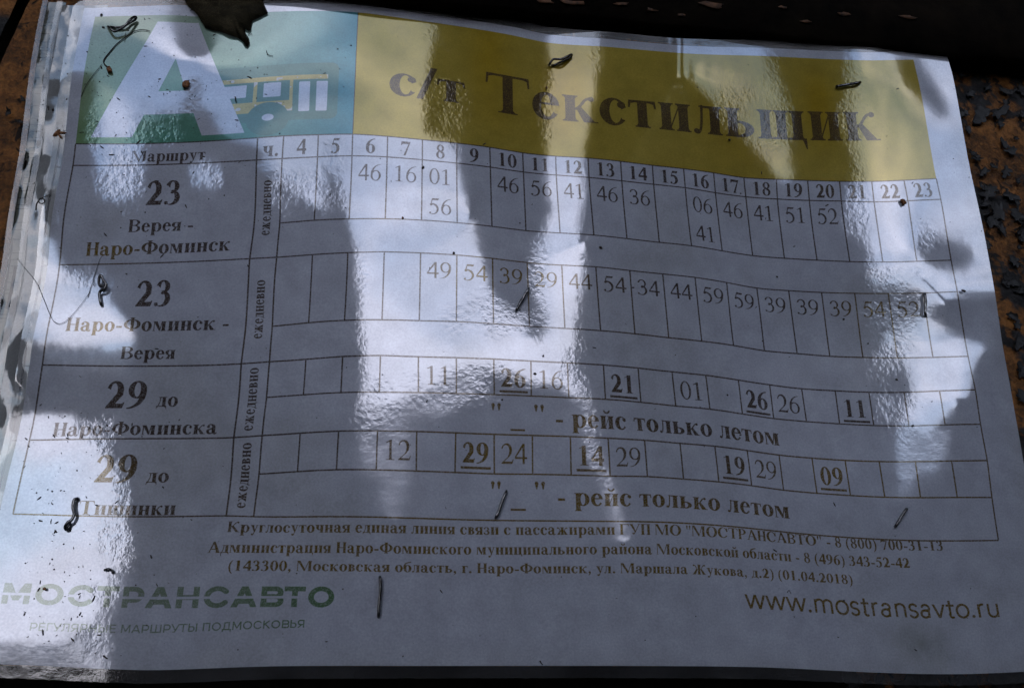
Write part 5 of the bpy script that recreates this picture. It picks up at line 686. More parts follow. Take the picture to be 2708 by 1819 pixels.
def put_text(img, txt, u0, u1, v, size, ink, fam=1, rot=False, gap=None, track=0, v2=None):
    """img: coverage sheet; u0..u1 extent along the line, v base line, size of the em, all in page units. rot: reads upwards, v is then the u of the base line."""
    gl = [(glyph(c, fam) if fam in (0, 1) else sans(c, fam)) for c in txt]
    tot = sum(g[0] for g in gl) + track * (len(gl) - 1); k = abs(u1 - u0) / tot; ky = size / 1000; x = 0; SS = 3
    va = v
    for (adv, q), ch in zip(gl, txt):
        v = va if v2 is None else va + (v2 - va) * (x + adv / 2) / tot
        if q is not None:
            a, bb = (x - 70) * k, (x + adv + 70) * k; lo, hi = -260 * ky, 930 * ky
            if not rot: U0, U1, V0, V1 = u0 + a, u0 + bb, v - hi, v - lo
            else: U0, U1, V0, V1 = v - hi, v - lo, u0 - bb, u0 - a
            i0, i1 = int((U0 - PU0) * PPU), int((U1 - PU0) * PPU) + 1; j0, j1 = int((V0 - PV0) * PPU), int((V1 - PV0) * PPU) + 1
            i0, j0 = max(i0, 0), max(j0, 0); i1, j1 = min(i1, img.shape[1]), min(j1, img.shape[0])
            if i1 > i0 and j1 > j0:
                uu = PU0 + (np.arange(i0 * SS, i1 * SS) + .5) / SS / PPU; vv = PV0 + (np.arange(j0 * SS, j1 * SS) + .5) / SS / PPU
                UU, VV = np.meshgrid(uu, vv)
                if not rot: gx, gy = (UU - u0) / k - x, (v - VV) / ky
                else: gx, gy = (u0 - VV) / k - x, (v - UU) / ky
                m = q(gx, gy)
                if gap and ch != txt[-1] or (gap and x == 0): m &= ~((gy > gap[0]) & (gy < gap[1]))
                m = m.reshape(j1 - j0, SS, i1 - i0, SS).mean((1, 3))
                img[j0:j1, i0:i1] = np.maximum(img[j0:j1, i0:i1], m * ink)
        x += adv + track


# ---------------------------------------------------------------- the print of the timetable
RUNS = [
    ('с/т', 2.968, 5.291, -1.471, 1.674, 1, 't', {}),
    ('Текстильщик', 5.877, 18.475, -1.358, 2.185, 1, 't', {'v2': -1.442}),
    ('Маршрут', -3.982, -1.984, 0.598, 0.531, 1, 'd', {}),
    ('ч.', -0.518, -0.091, 0.61, 0.691, 1, 'd', {}),
    ('23', -3.48, -2.516, 1.985, 1.112, 1, 'd', {}),
    ('Верея -', -3.846, -2.143, 2.812, 0.573, 1, 'd', {}),
    ('Наро-Фоминск', -4.884, -1.162, 3.513, 0.614, 1, 'd', {'v2': 3.485}),
    ('23', -3.455, -2.499, 5.073, 1.124, 1, 'd', {}),
    ('Наро-Фоминск -', -5.105, -1.032, 5.806, 0.596, 1, 'd', {'v2': 5.795}),
    ('Верея', -3.639, -2.26, 6.61, 0.542, 1, 'd', {}),
    ('29', -3.867, -2.817, 7.997, 1.113, 1, 'd', {}),
    ('до', -2.588, -2.052, 7.958, 0.571, 1, 'd', {}),
    ('Наро-Фоминска', -5.015, -1.05, 8.764, 0.561, 1, 'd', {'v2': 8.736}),
    ('29', -3.846, -2.815, 10.078, 1.132, 1, 'd', {}),
    ('до', -2.603, -2.063, 10.077, 0.554, 1, 'd', {}),
    ('Тишинки', -4.058, -1.816, 10.957, 0.542, 1, 'd', {}),
    ('"', 5.873, 6.223, 8.52, 0.76, 1, 'd', {}),
    ('"', 7.017, 7.377999999999999, 8.52, 0.76, 1, 'd', {}),
    ('- рейс только летом', 7.6, 14.105, 8.609, 0.757, 1, 'd', {'v2': 8.576}),
    ('"', 5.865, 6.215, 10.52, 0.74, 1, 'd', {}),
    ('"', 6.996, 7.367999999999999, 10.52, 0.74, 1, 'd', {}),
    ('- рейс только летом', 7.604, 14.112, 10.606, 0.664, 1, 'd', {'v2': 10.619}),
    ('Круглосуточная единая линия связи с пассажирами ГУП МО "МОСТРАНСАВТО" - 8 (800) 700-31-13', -0.588, 18.418, 11.401, 0.392, 1, 'd', {'v2': 11.253}),
    ('Администрация Наро-Фоминского муниципального района Московской области - 8 (496) 343-52-42', -0.987, 17.394, 11.903, 0.386, 1, 'd', {'v2': 11.729}),
    ('(143300, Московская область, г. Наро-Фоминск, ул. Маршала Жукова, д.2) (01.04.2018)', -0.466, 15.679, 12.321, 0.357, 1, 'd', {'v2': 12.236}),
    ('МОСТРАНСАВТО', -5.456, 2.163, 13.146, 0.671, 160, 'g', {'gap': 1}),
    ('РЕГУЛЯРНЫЕ МАРШРУТЫ ПОДМОСКОВЬЯ', -4.692, 1.473, 13.724, 0.253, 105, 'g', {'v2': 13.608}),
    ('www.mostransavto.ru', 12.489, 19.705, 13.04, 0.695, 64, 'd', {'v2': 13.021}),
    ('ежедневно', 3.06, 1.336, -0.246, 0.4, 1, 'd', {'rot': 1}),
    ('ежедневно', 6.096, 4.413, -0.236, 0.4, 1, 'd', {'rot': 1}),
    ('ежедневно', 8.705, 6.943, -0.242, 0.4, 1, 'd', {'rot': 1}),
    ('ежедневно', 10.788, 9.013, -0.234, 0.4, 1, 'd', {'rot': 1}),
]

PU0, PU1, PV0, PV1, PPU = -5.838, 21.141, -4.767, 14.457, 110
IW, IH = int((PU1 - PU0) * PPU), int((PV1 - PV0) * PPU)
LV = [0, 0, .703, 2.678, 3.775, 5.742, 6.812, 7.780, 8.857, 9.843, 10.995]     # heights of the ruled lines
UC0, UC1 = -5.527, -.649
def lin2srgb(c): return np.where(c <= .0031308, c * 12.92, 1.055 * np.maximum(c, 1e-6) ** (1 / 2.4) - .055)
def area(fn, u0, u1, v0, v1, ss=3):
    i0, i1 = max(0, int((u0 - PU0) * PPU) - 1), min(IW, int((u1 - PU0) * PPU) + 2); j0, j1 = max(0, int((v0 - PV0) * PPU) - 1), min(IH, int((v1 - PV0) * PPU) + 2)
    uu = PU0 + (np.arange(i0 * ss, i1 * ss) + .5) / ss / PPU; vv = PV0 + (np.arange(j0 * ss, j1 * ss) + .5) / ss / PPU
    m = fn(*np.meshgrid(uu, vv)).reshape(j1 - j0, ss, i1 - i0, ss).mean((1, 3))
    return (slice(j0, j1), slice(i0, i1)), m
def RR(x0, y0, x1, y1, r): return O_(R_(x0 + r, y0, x1 - r, y1), R_(x0, y0 + r, x1, y1 - r), *[E_(a, b, r, r) for a in (x0 + r, x1 - r) for b in (y0 + r, y1 - r)])
def make_print():
    uu = PU0 + (np.arange(IW) + .5) / PPU; vv = PV0 + (np.arange(IH) + .5) / PPU; UU, VV = np.meshgrid(uu, vv)
    img = np.empty((IH, IW, 3), np.float32); img[:] = (.80, .85, 1.0)
    def paint(fn, bounds, col, al=1.0):
        sl_, m = area(fn, *bounds); m = m[..., None] * al
        img[sl_] = img[sl_] * (1 - m) + np.asarray(col) * m
    # left panel, green to blue-green
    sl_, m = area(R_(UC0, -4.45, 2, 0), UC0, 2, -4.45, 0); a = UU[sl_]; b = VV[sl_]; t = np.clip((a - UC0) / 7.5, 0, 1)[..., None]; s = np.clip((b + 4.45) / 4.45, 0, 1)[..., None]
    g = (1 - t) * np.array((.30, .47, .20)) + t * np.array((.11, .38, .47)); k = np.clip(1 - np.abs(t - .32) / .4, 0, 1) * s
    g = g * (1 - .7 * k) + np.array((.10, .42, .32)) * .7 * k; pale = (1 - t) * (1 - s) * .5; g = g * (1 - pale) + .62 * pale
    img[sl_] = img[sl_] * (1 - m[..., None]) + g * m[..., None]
    # right panel, yellow with ochre stains
    sl_, m = area(R_(2, -4.45, 20, 0), 2, 20, -4.45, 0); a = UU[sl_]; b = VV[sl_]
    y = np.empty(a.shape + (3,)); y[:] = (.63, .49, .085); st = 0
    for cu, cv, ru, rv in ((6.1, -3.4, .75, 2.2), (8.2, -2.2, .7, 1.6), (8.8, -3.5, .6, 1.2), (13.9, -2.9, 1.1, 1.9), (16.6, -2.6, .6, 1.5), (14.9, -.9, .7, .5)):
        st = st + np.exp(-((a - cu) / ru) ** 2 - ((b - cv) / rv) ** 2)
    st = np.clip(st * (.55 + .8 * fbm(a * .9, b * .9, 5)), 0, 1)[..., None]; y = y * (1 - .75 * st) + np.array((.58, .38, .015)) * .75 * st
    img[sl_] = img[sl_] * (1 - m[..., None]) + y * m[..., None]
    # bus emblem
    T_, W_, Y_ = (.17, .34, .31), (.80, .85, 1.0), (.70, .60, .26)
    bb = (-2.2, 2, -3, .1)
    paint(O_(RR(-2.2, -2.50, 1.52, -.52, .22), E_(-.43, -.62, .56, .56)), bb, T_)
    paint(N_(O_(RR(-2.2, -2.08, 1.215, -1.92, .03), R_(-.86, -2.02, -.76, -1.1), R_(.13, -2.02, .22, -.84), R_(-1.6, -1.21, .22, -.84)), E_(-.43, -.62, .56, .56)), bb, Y_)
    sl_, m = area(R_(-1.6, -2.08, 1.2, -.84), -1.6, 1.2, -2.08, -.84)
    bl = (vnoise(UU[sl_] * 9, VV[sl_] * 9, 77) > .74)[..., None] & (np.abs(img[sl_] - np.array(Y_)).sum(-1, keepdims=True) < .05)
    img[sl_] = np.where(bl, .78, img[sl_])
    paint(RR(-2.2, -1.84, -1.05, -1.40, .03), bb, W_); paint(RR(-.588, -1.86, -.115, -1.36, .03), bb, W_)
    paint(RR(.39, -1.84, .70, -.80, .03), bb, W_); paint(RR(.885, -1.84, 1.21, -.80, .03), bb, W_); paint(E_(-.43, -.66, .155, .115), bb, W_)
    # big A
    paint(N_(P_((-3.77, -4.24), (-2.60, -4.24), (-1.00, -.20), (-2.13, -.20), (-2.42, -.985), (-3.76, -.985), (-4.02, -.22), (-5.13, -.22)), P_((-3.10, -2.98), (-3.45, -1.80), (-2.70, -1.80))), (-5.3, -.9, -4.3, 0), W_)
    # ink
    ink = np.zeros((IH, IW), np.float32); grn = np.zeros((IH, IW), np.float32)
    for t, a, b, v, size, fam, kind, k in RUNS:
        if t[:3] == 'www': fam = 82
        if t == '"' : fam = 1
        img_ = grn if kind == 'g' else ink
        put_text(img_, t, a, b, v, size, {'t': .93, 'g': .9}.get(kind, .97), fam, rot=bool(k.get('rot')), gap=(290, 375) if k.get('gap') else None, v2=k.get('v2'))
    def digits(t, col, v, fam, size=.73, wd=.335):
        w = wd * len(t); put_text(ink, t, col + .5 - w / 2 + .02, col + .5 + w / 2 + .02, v, size, .97, fam)
    for h in range(4, 24): digits(str(h), h - 4, .60, 1, .70, .30)
    for h, l in {6: '46', 7: '16', 8: '01 56', 10: '46', 11: '56', 12: '41', 13: '46', 14: '36', 16: '06 41', 17: '46', 18: '41', 19: '51', 20: '52'}.items():
        for k, t in enumerate(l.split()): digits(t, h - 4, 1.47 + .97 * k, 0, .75)
    for h, t in {8: '49', 9: '54', 10: '39', 11: '29', 12: '44', 13: '54', 14: '34', 15: '44', 16: '59', 17: '59', 18: '39', 19: '39', 20: '39', 21: '54', 22: '52'}.items(): digits(t, h - 4, 4.51, 0, .70, .35)
    lines = []
    for row, v in (({8: '11', 10: '26*', 11: '16', 13: '21*', 15: '01', 17: '26*', 18: '26', 20: '11*'}, 7.56), ({7: '12', 9: '29*', 10: '24', 12: '14*', 13: '29', 16: '19*', 17: '29', 19: '09*'}, 9.59)):
        for h, t in row.items():
            digits(t[:2], h - 4, v, 1 if t[2:] else 0, .745, .355)
            if t[2:]: lines.append((h - 4 + .14, v + .09, h - 3 - .09, v + .155))
    lines += [(6.43, 8.70, 6.81, 8.75), (6.42, 10.70, 6.81, 10.75)]
    w = .020
    for k in (1, 2, 4, 6, 8, 10): lines.append((UC0, LV[k] - w, 20, LV[k] + w))
    for k in (3, 5, 7, 9): lines.append((0, LV[k] - w, 20, LV[k] + w))
    for c in (UC0, UC1, 0, 20): lines.append((c - w, 0, c + w, LV[10]))
    lines.append((2 - w * .7, -4.45, 2 + w * .7, 0))
    for c in range(1, 20):
        for a, b in ((1, 3), (4, 5), (6, 7), (8, 9)): lines.append((c - w, LV[a], c + w, LV[b]))
    for a, b, c, d in lines:
        sl_, m = area(R_(a, b, c, d), a, c, b, d); ink[sl_] = np.maximum(ink[sl_], m * .95)
    # printing is uneven: grainy ink, faded to ochre in places
    n1 = fbm(UU * .35, VV * .35, 21, 3); fade = 0
    for cu, cv, ru, rv in ((-4.4, 3.4, 1.0, .4), (-4.3, 5.8, .9, .5), (-4.2, 9.8, 1.3, .6), (6.4, 4.4, 2.0, .8), (6.6, 8.9, 2.6, 1.5), (17.6, 4.6, 1.2, 1.2), (17.2, 9.4, 2.6, 1.1), (7.5, 11.3, 6, 1.2), (16.2, 12.1, 3.6, 1.2), (16.6, 13.0, 5.0, .7), (4, 12, 7, .8), (-4.6, 11, 1.2, .5)):
        fade = fade + np.exp(-((UU - cu) / ru) ** 2 - ((VV - cv) / rv) ** 2)
    fade = np.clip(fade * 1.1 + np.clip((n1 - .55) * 2, 0, 1) * .5, 0, 1)[..., None].astype(np.float32)
    grain = (1 - .28 * (rng.random((IH // 2 + 1, IW // 2 + 1)).repeat(2, 0).repeat(2, 1)[:IH, :IW] > .72)).astype(np.float32)
    inkc = (1 - fade) * np.array((.085, .054, .042), np.float32) + fade * np.array((.24, .15, .008), np.float32)
    m = (ink * grain)[..., None]; img = img * (1 - m) + inkc * m
    g2 = np.clip((UU + 5.8) / 8, 0, 1)[..., None].astype(np.float32); gc = (1 - g2) * np.array((.20, .28, .08), np.float32) + g2 * np.array((.075, .22, .045), np.float32)
    m = (grn * grain * (.62 + .38 * g2[..., 0]))[..., None]; img = img * (1 - m) + gc * m
    # dirty water marks
    for cu, cv, ru, rv, al in ((17.6, 13.75, .55, .55, .22), (16.9, 13.6, .4, .5, .16), (-3, 13.9, 2.2, .5, .05), (10, 13.2, 3, .8, .04)):
        d = np.exp(-np.abs((UU - cu) / ru) ** 3 - np.abs((VV - cv) / rv) ** 3) * fbm(UU * 3, VV * 3, 31) * al * 1.6; img = img * (1 - d[..., None] * np.array((.8, .8, 1.0)))
    e = np.minimum(np.minimum(UU - PU0, PU1 - UU), np.minimum(VV - PV0, PV1 - VV)); gr = np.clip(.9 - e * 1.6, 0, 1) * .16 * fbm(UU * 1.3, VV * 1.3, 55) + .13 * np.clip((fbm(UU * .22, VV * .22, 56, 6, .6) - .5) * 4, 0, 1)
    img = img * (1 - gr[..., None] * np.array((.75, .85, 1.15), np.float32))
    im = bpy.data.images.new('timetable_print', IW, IH)
    px = np.ones((IH, IW, 4), np.float32); px[..., :3] = lin2srgb(np.clip(img, 0, 1))[::-1]
    im.pixels.foreach_set(px.ravel()); im.update(); im.pack()
    return im

# ---------------------------------------------------------------- materials
def mat(name):
    m = bpy.data.materials.new(name); m.use_nodes = True; return m, m.node_tree, m.node_tree.nodes['Principled BSDF']
def laminated(name, image=None, col=(.86, .86, .88, 1), speck=True, gain=.51, metal=.222):
    m, t, p = mat(name); lk = t.links.new
    tc = nn(t, 'ShaderNodeTexCoord')
    if image: tx = nn(t, 'ShaderNodeTexImage', image=image, extension='EXTEND', interpolation='Linear'); lk(tc.outputs['UV'], tx.inputs[0]); src = tx.outputs[0]
    else: rgb = nn(t, 'ShaderNodeRGB'); rgb.outputs[0].default_value = col; src = rgb.outputs[0]
    # paper mottling
    n0 = nn(t, 'ShaderNodeTexNoise', i_Scale=130.0, i_Detail=4.0); lk(tc.outputs['Object'], n0.inputs['Vector'])
    mr = nn(t, 'ShaderNodeMapRange', i_To_Min=gain * .90, i_To_Max=gain * 1.10, i_From_Min=.3, i_From_Max=.7); lk(n0.outputs[0], mr.inputs['Value'])
    n7 = nn(t, 'ShaderNodeTexNoise', i_Scale=1900.0, i_Detail=2.0); lk(tc.outputs['Object'], n7.inputs['Vector']); m7 = nn(t, 'ShaderNodeMapRange', i_From_Min=.3, i_From_Max=.7, i_To_Min=.90, i_To_Max=1.10); lk(n7.outputs[0], m7.inputs['Value'])
    m8 = nn(t, 'ShaderNodeMath', operation='MULTIPLY'); lk(mr.outputs[0], m8.inputs[0]); lk(m7.outputs[0], m8.inputs[1]); mr = m8
    mu = nn(t, 'ShaderNodeVectorMath', operation='SCALE'); lk(src, mu.inputs[0]); lk(mr.outputs[0], mu.inputs['Scale']); lk(mu.outputs[0], p.inputs['Base Color'])
    p.inputs['Metallic'].default_value = metal; p.inputs['Roughness'].default_value = .065; p.inputs['IOR'].default_value = 1.35
    p.inputs['Coat Weight'].default_value = 1; p.inputs['Coat IOR'].default_value = 1.38
    n5 = nn(t, 'ShaderNodeTexNoise', i_Scale=45.0, i_Detail=6.0, i_Roughness=.7); lk(tc.outputs['Object'], n5.inputs['Vector'])
    m5 = nn(t, 'ShaderNodeMapRange', i_From_Min=.35, i_From_Max=.7, i_To_Min=.02, i_To_Max=.07); lk(n5.outputs[0], m5.inputs['Value']); lk(m5.outputs[0], p.inputs['Coat Roughness'])
    # orange-peel of the heat-sealed film, coarse where the film has come loose
    n1 = nn(t, 'ShaderNodeTexNoise', i_Scale=620.0, i_Detail=3.0, i_Roughness=.6); lk(tc.outputs['Object'], n1.inputs['Vector'])
    n2 = nn(t, 'ShaderNodeTexNoise', i_Scale=160.0, i_Detail=2.0); lk(tc.outputs['Object'], n2.inputs['Vector'])
    b1 = nn(t, 'ShaderNodeBump', i_Distance=.000008); b1.inputs['Strength'].default_value = 1; lk(n1.outputs[0], b1.inputs['Height'])
    b2 = nn(t, 'ShaderNodeBump', i_Distance=.000008); b2.inputs['Strength'].default_value = 1; lk(n2.outputs[0], b2.inputs['Height']); lk(b1.outputs[0], b2.inputs['Normal'])
    if speck:
        at = nn(t, 'ShaderNodeAttribute', attribute_name='loose'); m2 = nn(t, 'ShaderNodeMath', operation='MULTIPLY_ADD'); m2.inputs[1].default_value = .000052; m2.inputs[2].default_value = .000004
        lk(at.outputs['Fac'], m2.inputs[0]); lk(m2.outputs[0], b1.inputs['Distance'])
    lk(b2.outputs[0], p.inputs['Normal']); lk(b2.outputs[0], p.inputs['Coat Normal'])
    return m
def film(name, haze=.22, ior=2.0):
    m, t, p = mat(name); lk = t.links.new; t.nodes.remove(p); out = [n for n in t.nodes if n.type == 'OUTPUT_MATERIAL'][0]
    tr = nn(t, 'ShaderNodeBsdfTransparent'); tr.inputs[0].default_value = (.93, .94, .93, 1)
    df = nn(t, 'ShaderNodeBsdfDiffuse'); df.inputs[0].default_value = (.62, .63, .66, 1)
    gl = nn(t, 'ShaderNodeBsdfGlossy', i_Roughness=.06); fr = nn(t, 'ShaderNodeFresnel', i_IOR=ior)
    tc = nn(t, 'ShaderNodeTexCoord'); n1 = nn(t, 'ShaderNodeTexNoise', i_Scale=300.0, i_Detail=4.0); lk(tc.outputs['Object'], n1.inputs['Vector'])
    bp = nn(t, 'ShaderNodeBump', i_Distance=.00002); lk(n1.outputs[0], bp.inputs['Height']); lk(bp.outputs[0], gl.inputs['Normal'])
    n2 = nn(t, 'ShaderNodeTexNoise', i_Scale=60.0, i_Detail=5.0); lk(tc.outputs['Object'], n2.inputs['Vector'])
    mr = nn(t, 'ShaderNodeMapRange', i_From_Min=.3, i_From_Max=.7, i_To_Min=haze * .5, i_To_Max=haze * 1.5); lk(n2.outputs[0], mr.inputs['Value'])
    a = nn(t, 'ShaderNodeMixShader'); b = nn(t, 'ShaderNodeMixShader')
    lk(mr.outputs[0], a.inputs[0]); lk(tr.outputs[0], a.inputs[1]); lk(df.outputs[0], a.inputs[2])
    lk(fr.outputs[0], b.inputs[0]); lk(a.outputs[0], b.inputs[1]); lk(gl.outputs[0], b.inputs[2]); lk(b.outputs[0], out.inputs['Surface'])
    return m
def plain(name, c1, c2, scale=40.0, rough=.8, bump=.0003, thr=(.35, .65), metal=0.0, spec=.5):
    m, t, p = mat(name); lk = t.links.new
    tc = nn(t, 'ShaderNodeTexCoord'); n = nn(t, 'ShaderNodeTexNoise', i_Scale=scale, i_Detail=8.0, i_Roughness=.65); lk(tc.outputs['Object'], n.inputs['Vector'])
    r = nn(t, 'ShaderNodeValToRGB'); r.color_ramp.elements[0].position, r.color_ramp.elements[1].position = thr; r.color_ramp.elements[0].color = c1 + (1,); r.color_ramp.elements[1].color = c2 + (1,)
    lk(n.outputs[0], r.inputs[0]); lk(r.outputs[0], p.inputs['Base Color']); p.inputs['Roughness'].default_value = rough; p.inputs['Metallic'].default_value = metal; p.inputs['Specular IOR Level'].default_value = spec
    b = nn(t, 'ShaderNodeBump', i_Distance=bump); lk(n.outputs[0], b.inputs['Height']); lk(b.outputs[0], p.inputs['Normal'])
    return m
M_board = plain('blocker_planks', (.018, .014, .011), (.05, .04, .03), 12, .9, .002)
M_ground = plain('gravelly_earth', (.09, .10, .10), (.18, .19, .19), 6, .95, .02)
M_dark = plain('shadow_dark_wood', (.002, .0018, .0016), (.010, .0075, .005), 60, .9, .0012, spec=.05)  # near-black: deep shadow above the sheet is put into this wood's colour
M_wire = plain('oxidised_staple_wire', (.02, .02, .022), (.30, .30, .31), 700, .25, .00003, (.35, .7), metal=.9)
M_bud = plain('dry_bud_scale', (.09, .028, .008), (.26, .11, .035), 900, .7, .0001)
M_fibre = plain('dark_plant_fibre', (.012, .010, .009), (.04, .03, .025), 900, .8, .00003)
M_shade = plain('shade_shape', (.014, .013, .009), (.055, .046, .028), 260, 1.0, .0005, spec=0.0)  # dark tone of the sheet that stands in for a shadow
M_flake = plain('peeling_slate_paint', (.004, .0045, .0055), (.026, .027, .030), 420, .62, .0003)
def rust():
    m, t, p = mat('rusty_board_with_old_paint'); lk = t.links.new
    tc = nn(t, 'ShaderNodeTexCoord'); at = nn(t, 'ShaderNodeAttribute', attribute_name='paint')
    n = nn(t, 'ShaderNodeTexNoise', i_Scale=70.0, i_Detail=9.0, i_Roughness=.7); lk(tc.outputs['Object'], n.inputs['Vector'])
    nf = nn(t, 'ShaderNodeTexNoise', i_Scale=520.0, i_Detail=6.0, i_Roughness=.75, i_Distortion=.6); lk(tc.outputs['Object'], nf.inputs['Vector'])
    mf = nn(t, 'ShaderNodeMath', operation='MULTIPLY_ADD'); mf.inputs[1].default_value = .9; lk(nf.outputs[0], mf.inputs[0]); lk(n.outputs[0], mf.inputs[2]); mh = nn(t, 'ShaderNodeMath', operation='MULTIPLY_ADD'); mh.inputs[1].default_value = 1.0; mh.inputs[2].default_value = -.45; lk(mf.outputs[0], mh.inputs[0]); n = mh
    r = nn(t, 'ShaderNodeValToRGB'); e = r.color_ramp.elements; e[0].position = .30; e[0].color = (.03, .014, .007, 1); e[1].position = .75; e[1].color = (.44, .18, .042, 1)
    x = e.new(.5); x.color = (.18, .072, .017, 1); lk(n.outputs[0], r.inputs[0])
    n3 = nn(t, 'ShaderNodeTexNoise', i_Scale=300.0, i_Detail=5.0); lk(tc.outputs['Object'], n3.inputs['Vector'])
    rp = nn(t, 'ShaderNodeValToRGB'); rp.color_ramp.elements[0].color = (.004, .004, .005, 1); rp.color_ramp.elements[1].color = (.034, .034, .037, 1); rp.color_ramp.elements[0].position = .35; rp.color_ramp.elements[1].position = .68; lk(n3.outputs[0], rp.inputs[0])
    vo = nn(t, 'ShaderNodeTexNoise', i_Scale=170.0, i_Detail=3.0, i_Distortion=1.2); lk(tc.outputs['Object'], vo.inputs['Vector'])
    pr = nn(t, 'ShaderNodeMapRange', i_From_Min=.60, i_From_Max=.66, i_To_Min=1.0, i_To_Max=.06); lk(vo.outputs[0], pr.inputs['Value'])
    pm = nn(t, 'ShaderNodeVectorMath', operation='SCALE'); lk(r.outputs[0], pm.inputs[0]); lk(pr.outputs[0], pm.inputs['Scale']); r = pm
    mx = nn(t, 'ShaderNodeMix', data_type='RGBA'); lk(at.outputs['Fac'], mx.inputs['Factor']); lk(r.outputs[0], mx.inputs[6]); lk(rp.outputs[0], mx.inputs[7]); lk(mx.outputs[2], p.inputs['Base Color'])
    p.inputs['Roughness'].default_value = .78
    b = nn(t, 'ShaderNodeBump', i_Distance=.0016); lk(n.outputs[0], b.inputs['Height']); lk(b.outputs[0], p.inputs['Normal'])
    return m
M_rust = rust()

def see_through(m, k):
    t = m.node_tree; p = t.nodes['Principled BSDF']; n = nn(t, 'ShaderNodeTexNoise', i_Scale=90.0, i_Detail=4.0); mr = nn(t, 'ShaderNodeMapRange', i_From_Min=.35, i_From_Max=.65, i_To_Min=k, i_To_Max=1.0)
    t.links.new(n.outputs[0], mr.inputs['Value']); t.links.new(mr.outputs[0], p.inputs['Alpha'])
see_through(M_shade, .62)
# ---------------------------------------------------------------- enclosure added out of view to block sky and shape the glare
YF = 2.0; ROOF = 1.08
tag(box('ground', -60, 60, -80, 20, -.2, 0, M_ground), kind='structure')
blocker = empty('light_blocker', (0, .05, 0)); tag(blocker, 'dark enclosure of planks added out of view to shape the glare and dim the timetable', 'blocker')
def sbox(name, *a, **k):
    o = box(name, *a, **k); o.parent = blocker; o.location = (0, -.05, 0); return o
ZR = Z0 + ROOF * YF
sbox('back_wall', -1.32, 2.06, .02, .12, 0, ZR + .02, M_board)
sbox('blocker_roof', -1.45, 2.2, -2.10, .2, ZR + .023, ZR + .12, M_board)
sbox('blocker_side_wall', -1.42, -1.323, -2.06, .12, 0, ZR + .02, M_board)
sbox('blocker_side_wall', 2.063, 2.16, -2.06, .12, 0, ZR + .02, M_board)
SEGS = [(-.66, -.62, ROOF, 9), (-.62, -.30, -.06, ROOF), (-.30, -.03, .66, ROOF), (-.03, .10, .30, ROOF), (.10, .25, .30, .43), (.25, .38, ROOF, 9),
        (.38, .50, .62, ROOF), (.50, .60, ROOF, 9), (.60, .80, .29, ROOF), (.80, .97, .40, ROOF), (.97, 1.03, ROOF, 9)]
for a0, a1, lo, hi in SEGS:                     # added front boards, gaps and heights cut to shape the glare
    n = max(1, round((a1 - a0) * YF / .13)); w = (a1 - a0) * YF / n
    for k in range(n):
        x0 = a0 * YF + k * w; top = min(ZR + .018, Z0 + lo * YF)
        sbox('blocker_plank', x0, x0 + w - .0004, -YF - .03 - .006 * (k % 2), -YF, 0, top, M_board)
        if hi < ROOF - .01: sbox('blocker_plank', x0, x0 + w - .0004, -YF - .03 - .006 * (k % 2), -YF, Z0 + hi * YF, ZR + .018, M_board)

# ---------------------------------------------------------------- rusty board behind the timetable
def rust_panel(name, u0, u1, z0, z1, depth, step, seed, left=None):
    nu, nv = int((u1 - u0) / step) + 1, int((z1 - z0) / step) + 1
    X, Z = np.meshgrid(np.linspace(u0, u1, nu), np.linspace(z1, z0, nv))
    if left is not None: X = u1 - (u1 - X) * (u1 - (left(Z))) / (u1 - u0)
    wx = X + .5 * fbm(X * 1.1, Z * 1.1, seed + 50); f = fbm(wx * .7, Z * .7, seed, 7, .72); f2 = fbm(X * 1.5, Z * 1.5, seed + 9, 5)
    cover = f + .10 * (X > 21) * 0
    pa = np.clip((f + .10 * (fbm(X * 6, Z * 6, seed + 70, 3) - .5) - .53) / .03, 0, 1) * (X > 0)
    y = depth - pa * (.02 + .03 * f2) + .10 * (f2 - .5) + .05 * (fbm(X * 5, Z * 5, seed + 3, 4) - .5)
    V = np.stack([X.ravel() * U, y.ravel() * U, Z0 + Z.ravel() * U], -1)
    o = mesh(name, V, faces_grid(nv, nu), M_rust, None, attrs={'paint': pa.ravel()})
    return o, pa
gapx = lambda Z: np.interp(Z, [-17, -1, 1.6, 4, 9], [-10.9, -8.8, -8.45, -8.05, -7.3])
rp, _ = rust_panel('rusted_board', -8, 29, -17.5, 9, .60, .085, 3, left=gapx)
tag(rp, 'rusty brown board with flaking slate paint behind the timetable', 'board')
X, Z = np.meshgrid(np.linspace(-14, 0, 60), np.linspace(9, -17.5, 110)); gl_ = gapx(Z) - .30; X2 = -14 + (X + 14) / 14 * (gl_ + 14)
yy = .52 + .15 * (fbm(X2 * 1.5, Z * 1.5, 90) - .5)
o = mesh('rusted_board', np.stack([X2.ravel() * U, yy.ravel() * U, Z0 + Z.ravel() * U], -1), faces_grid(110, 60), M_rust, attrs={'paint': (fbm(X2 * .6, Z * .6, 91) > .5).ravel() * 1.0})
tag(o, 'strip of neighbouring rusty board beyond the dark joint at the upper left', 'board')
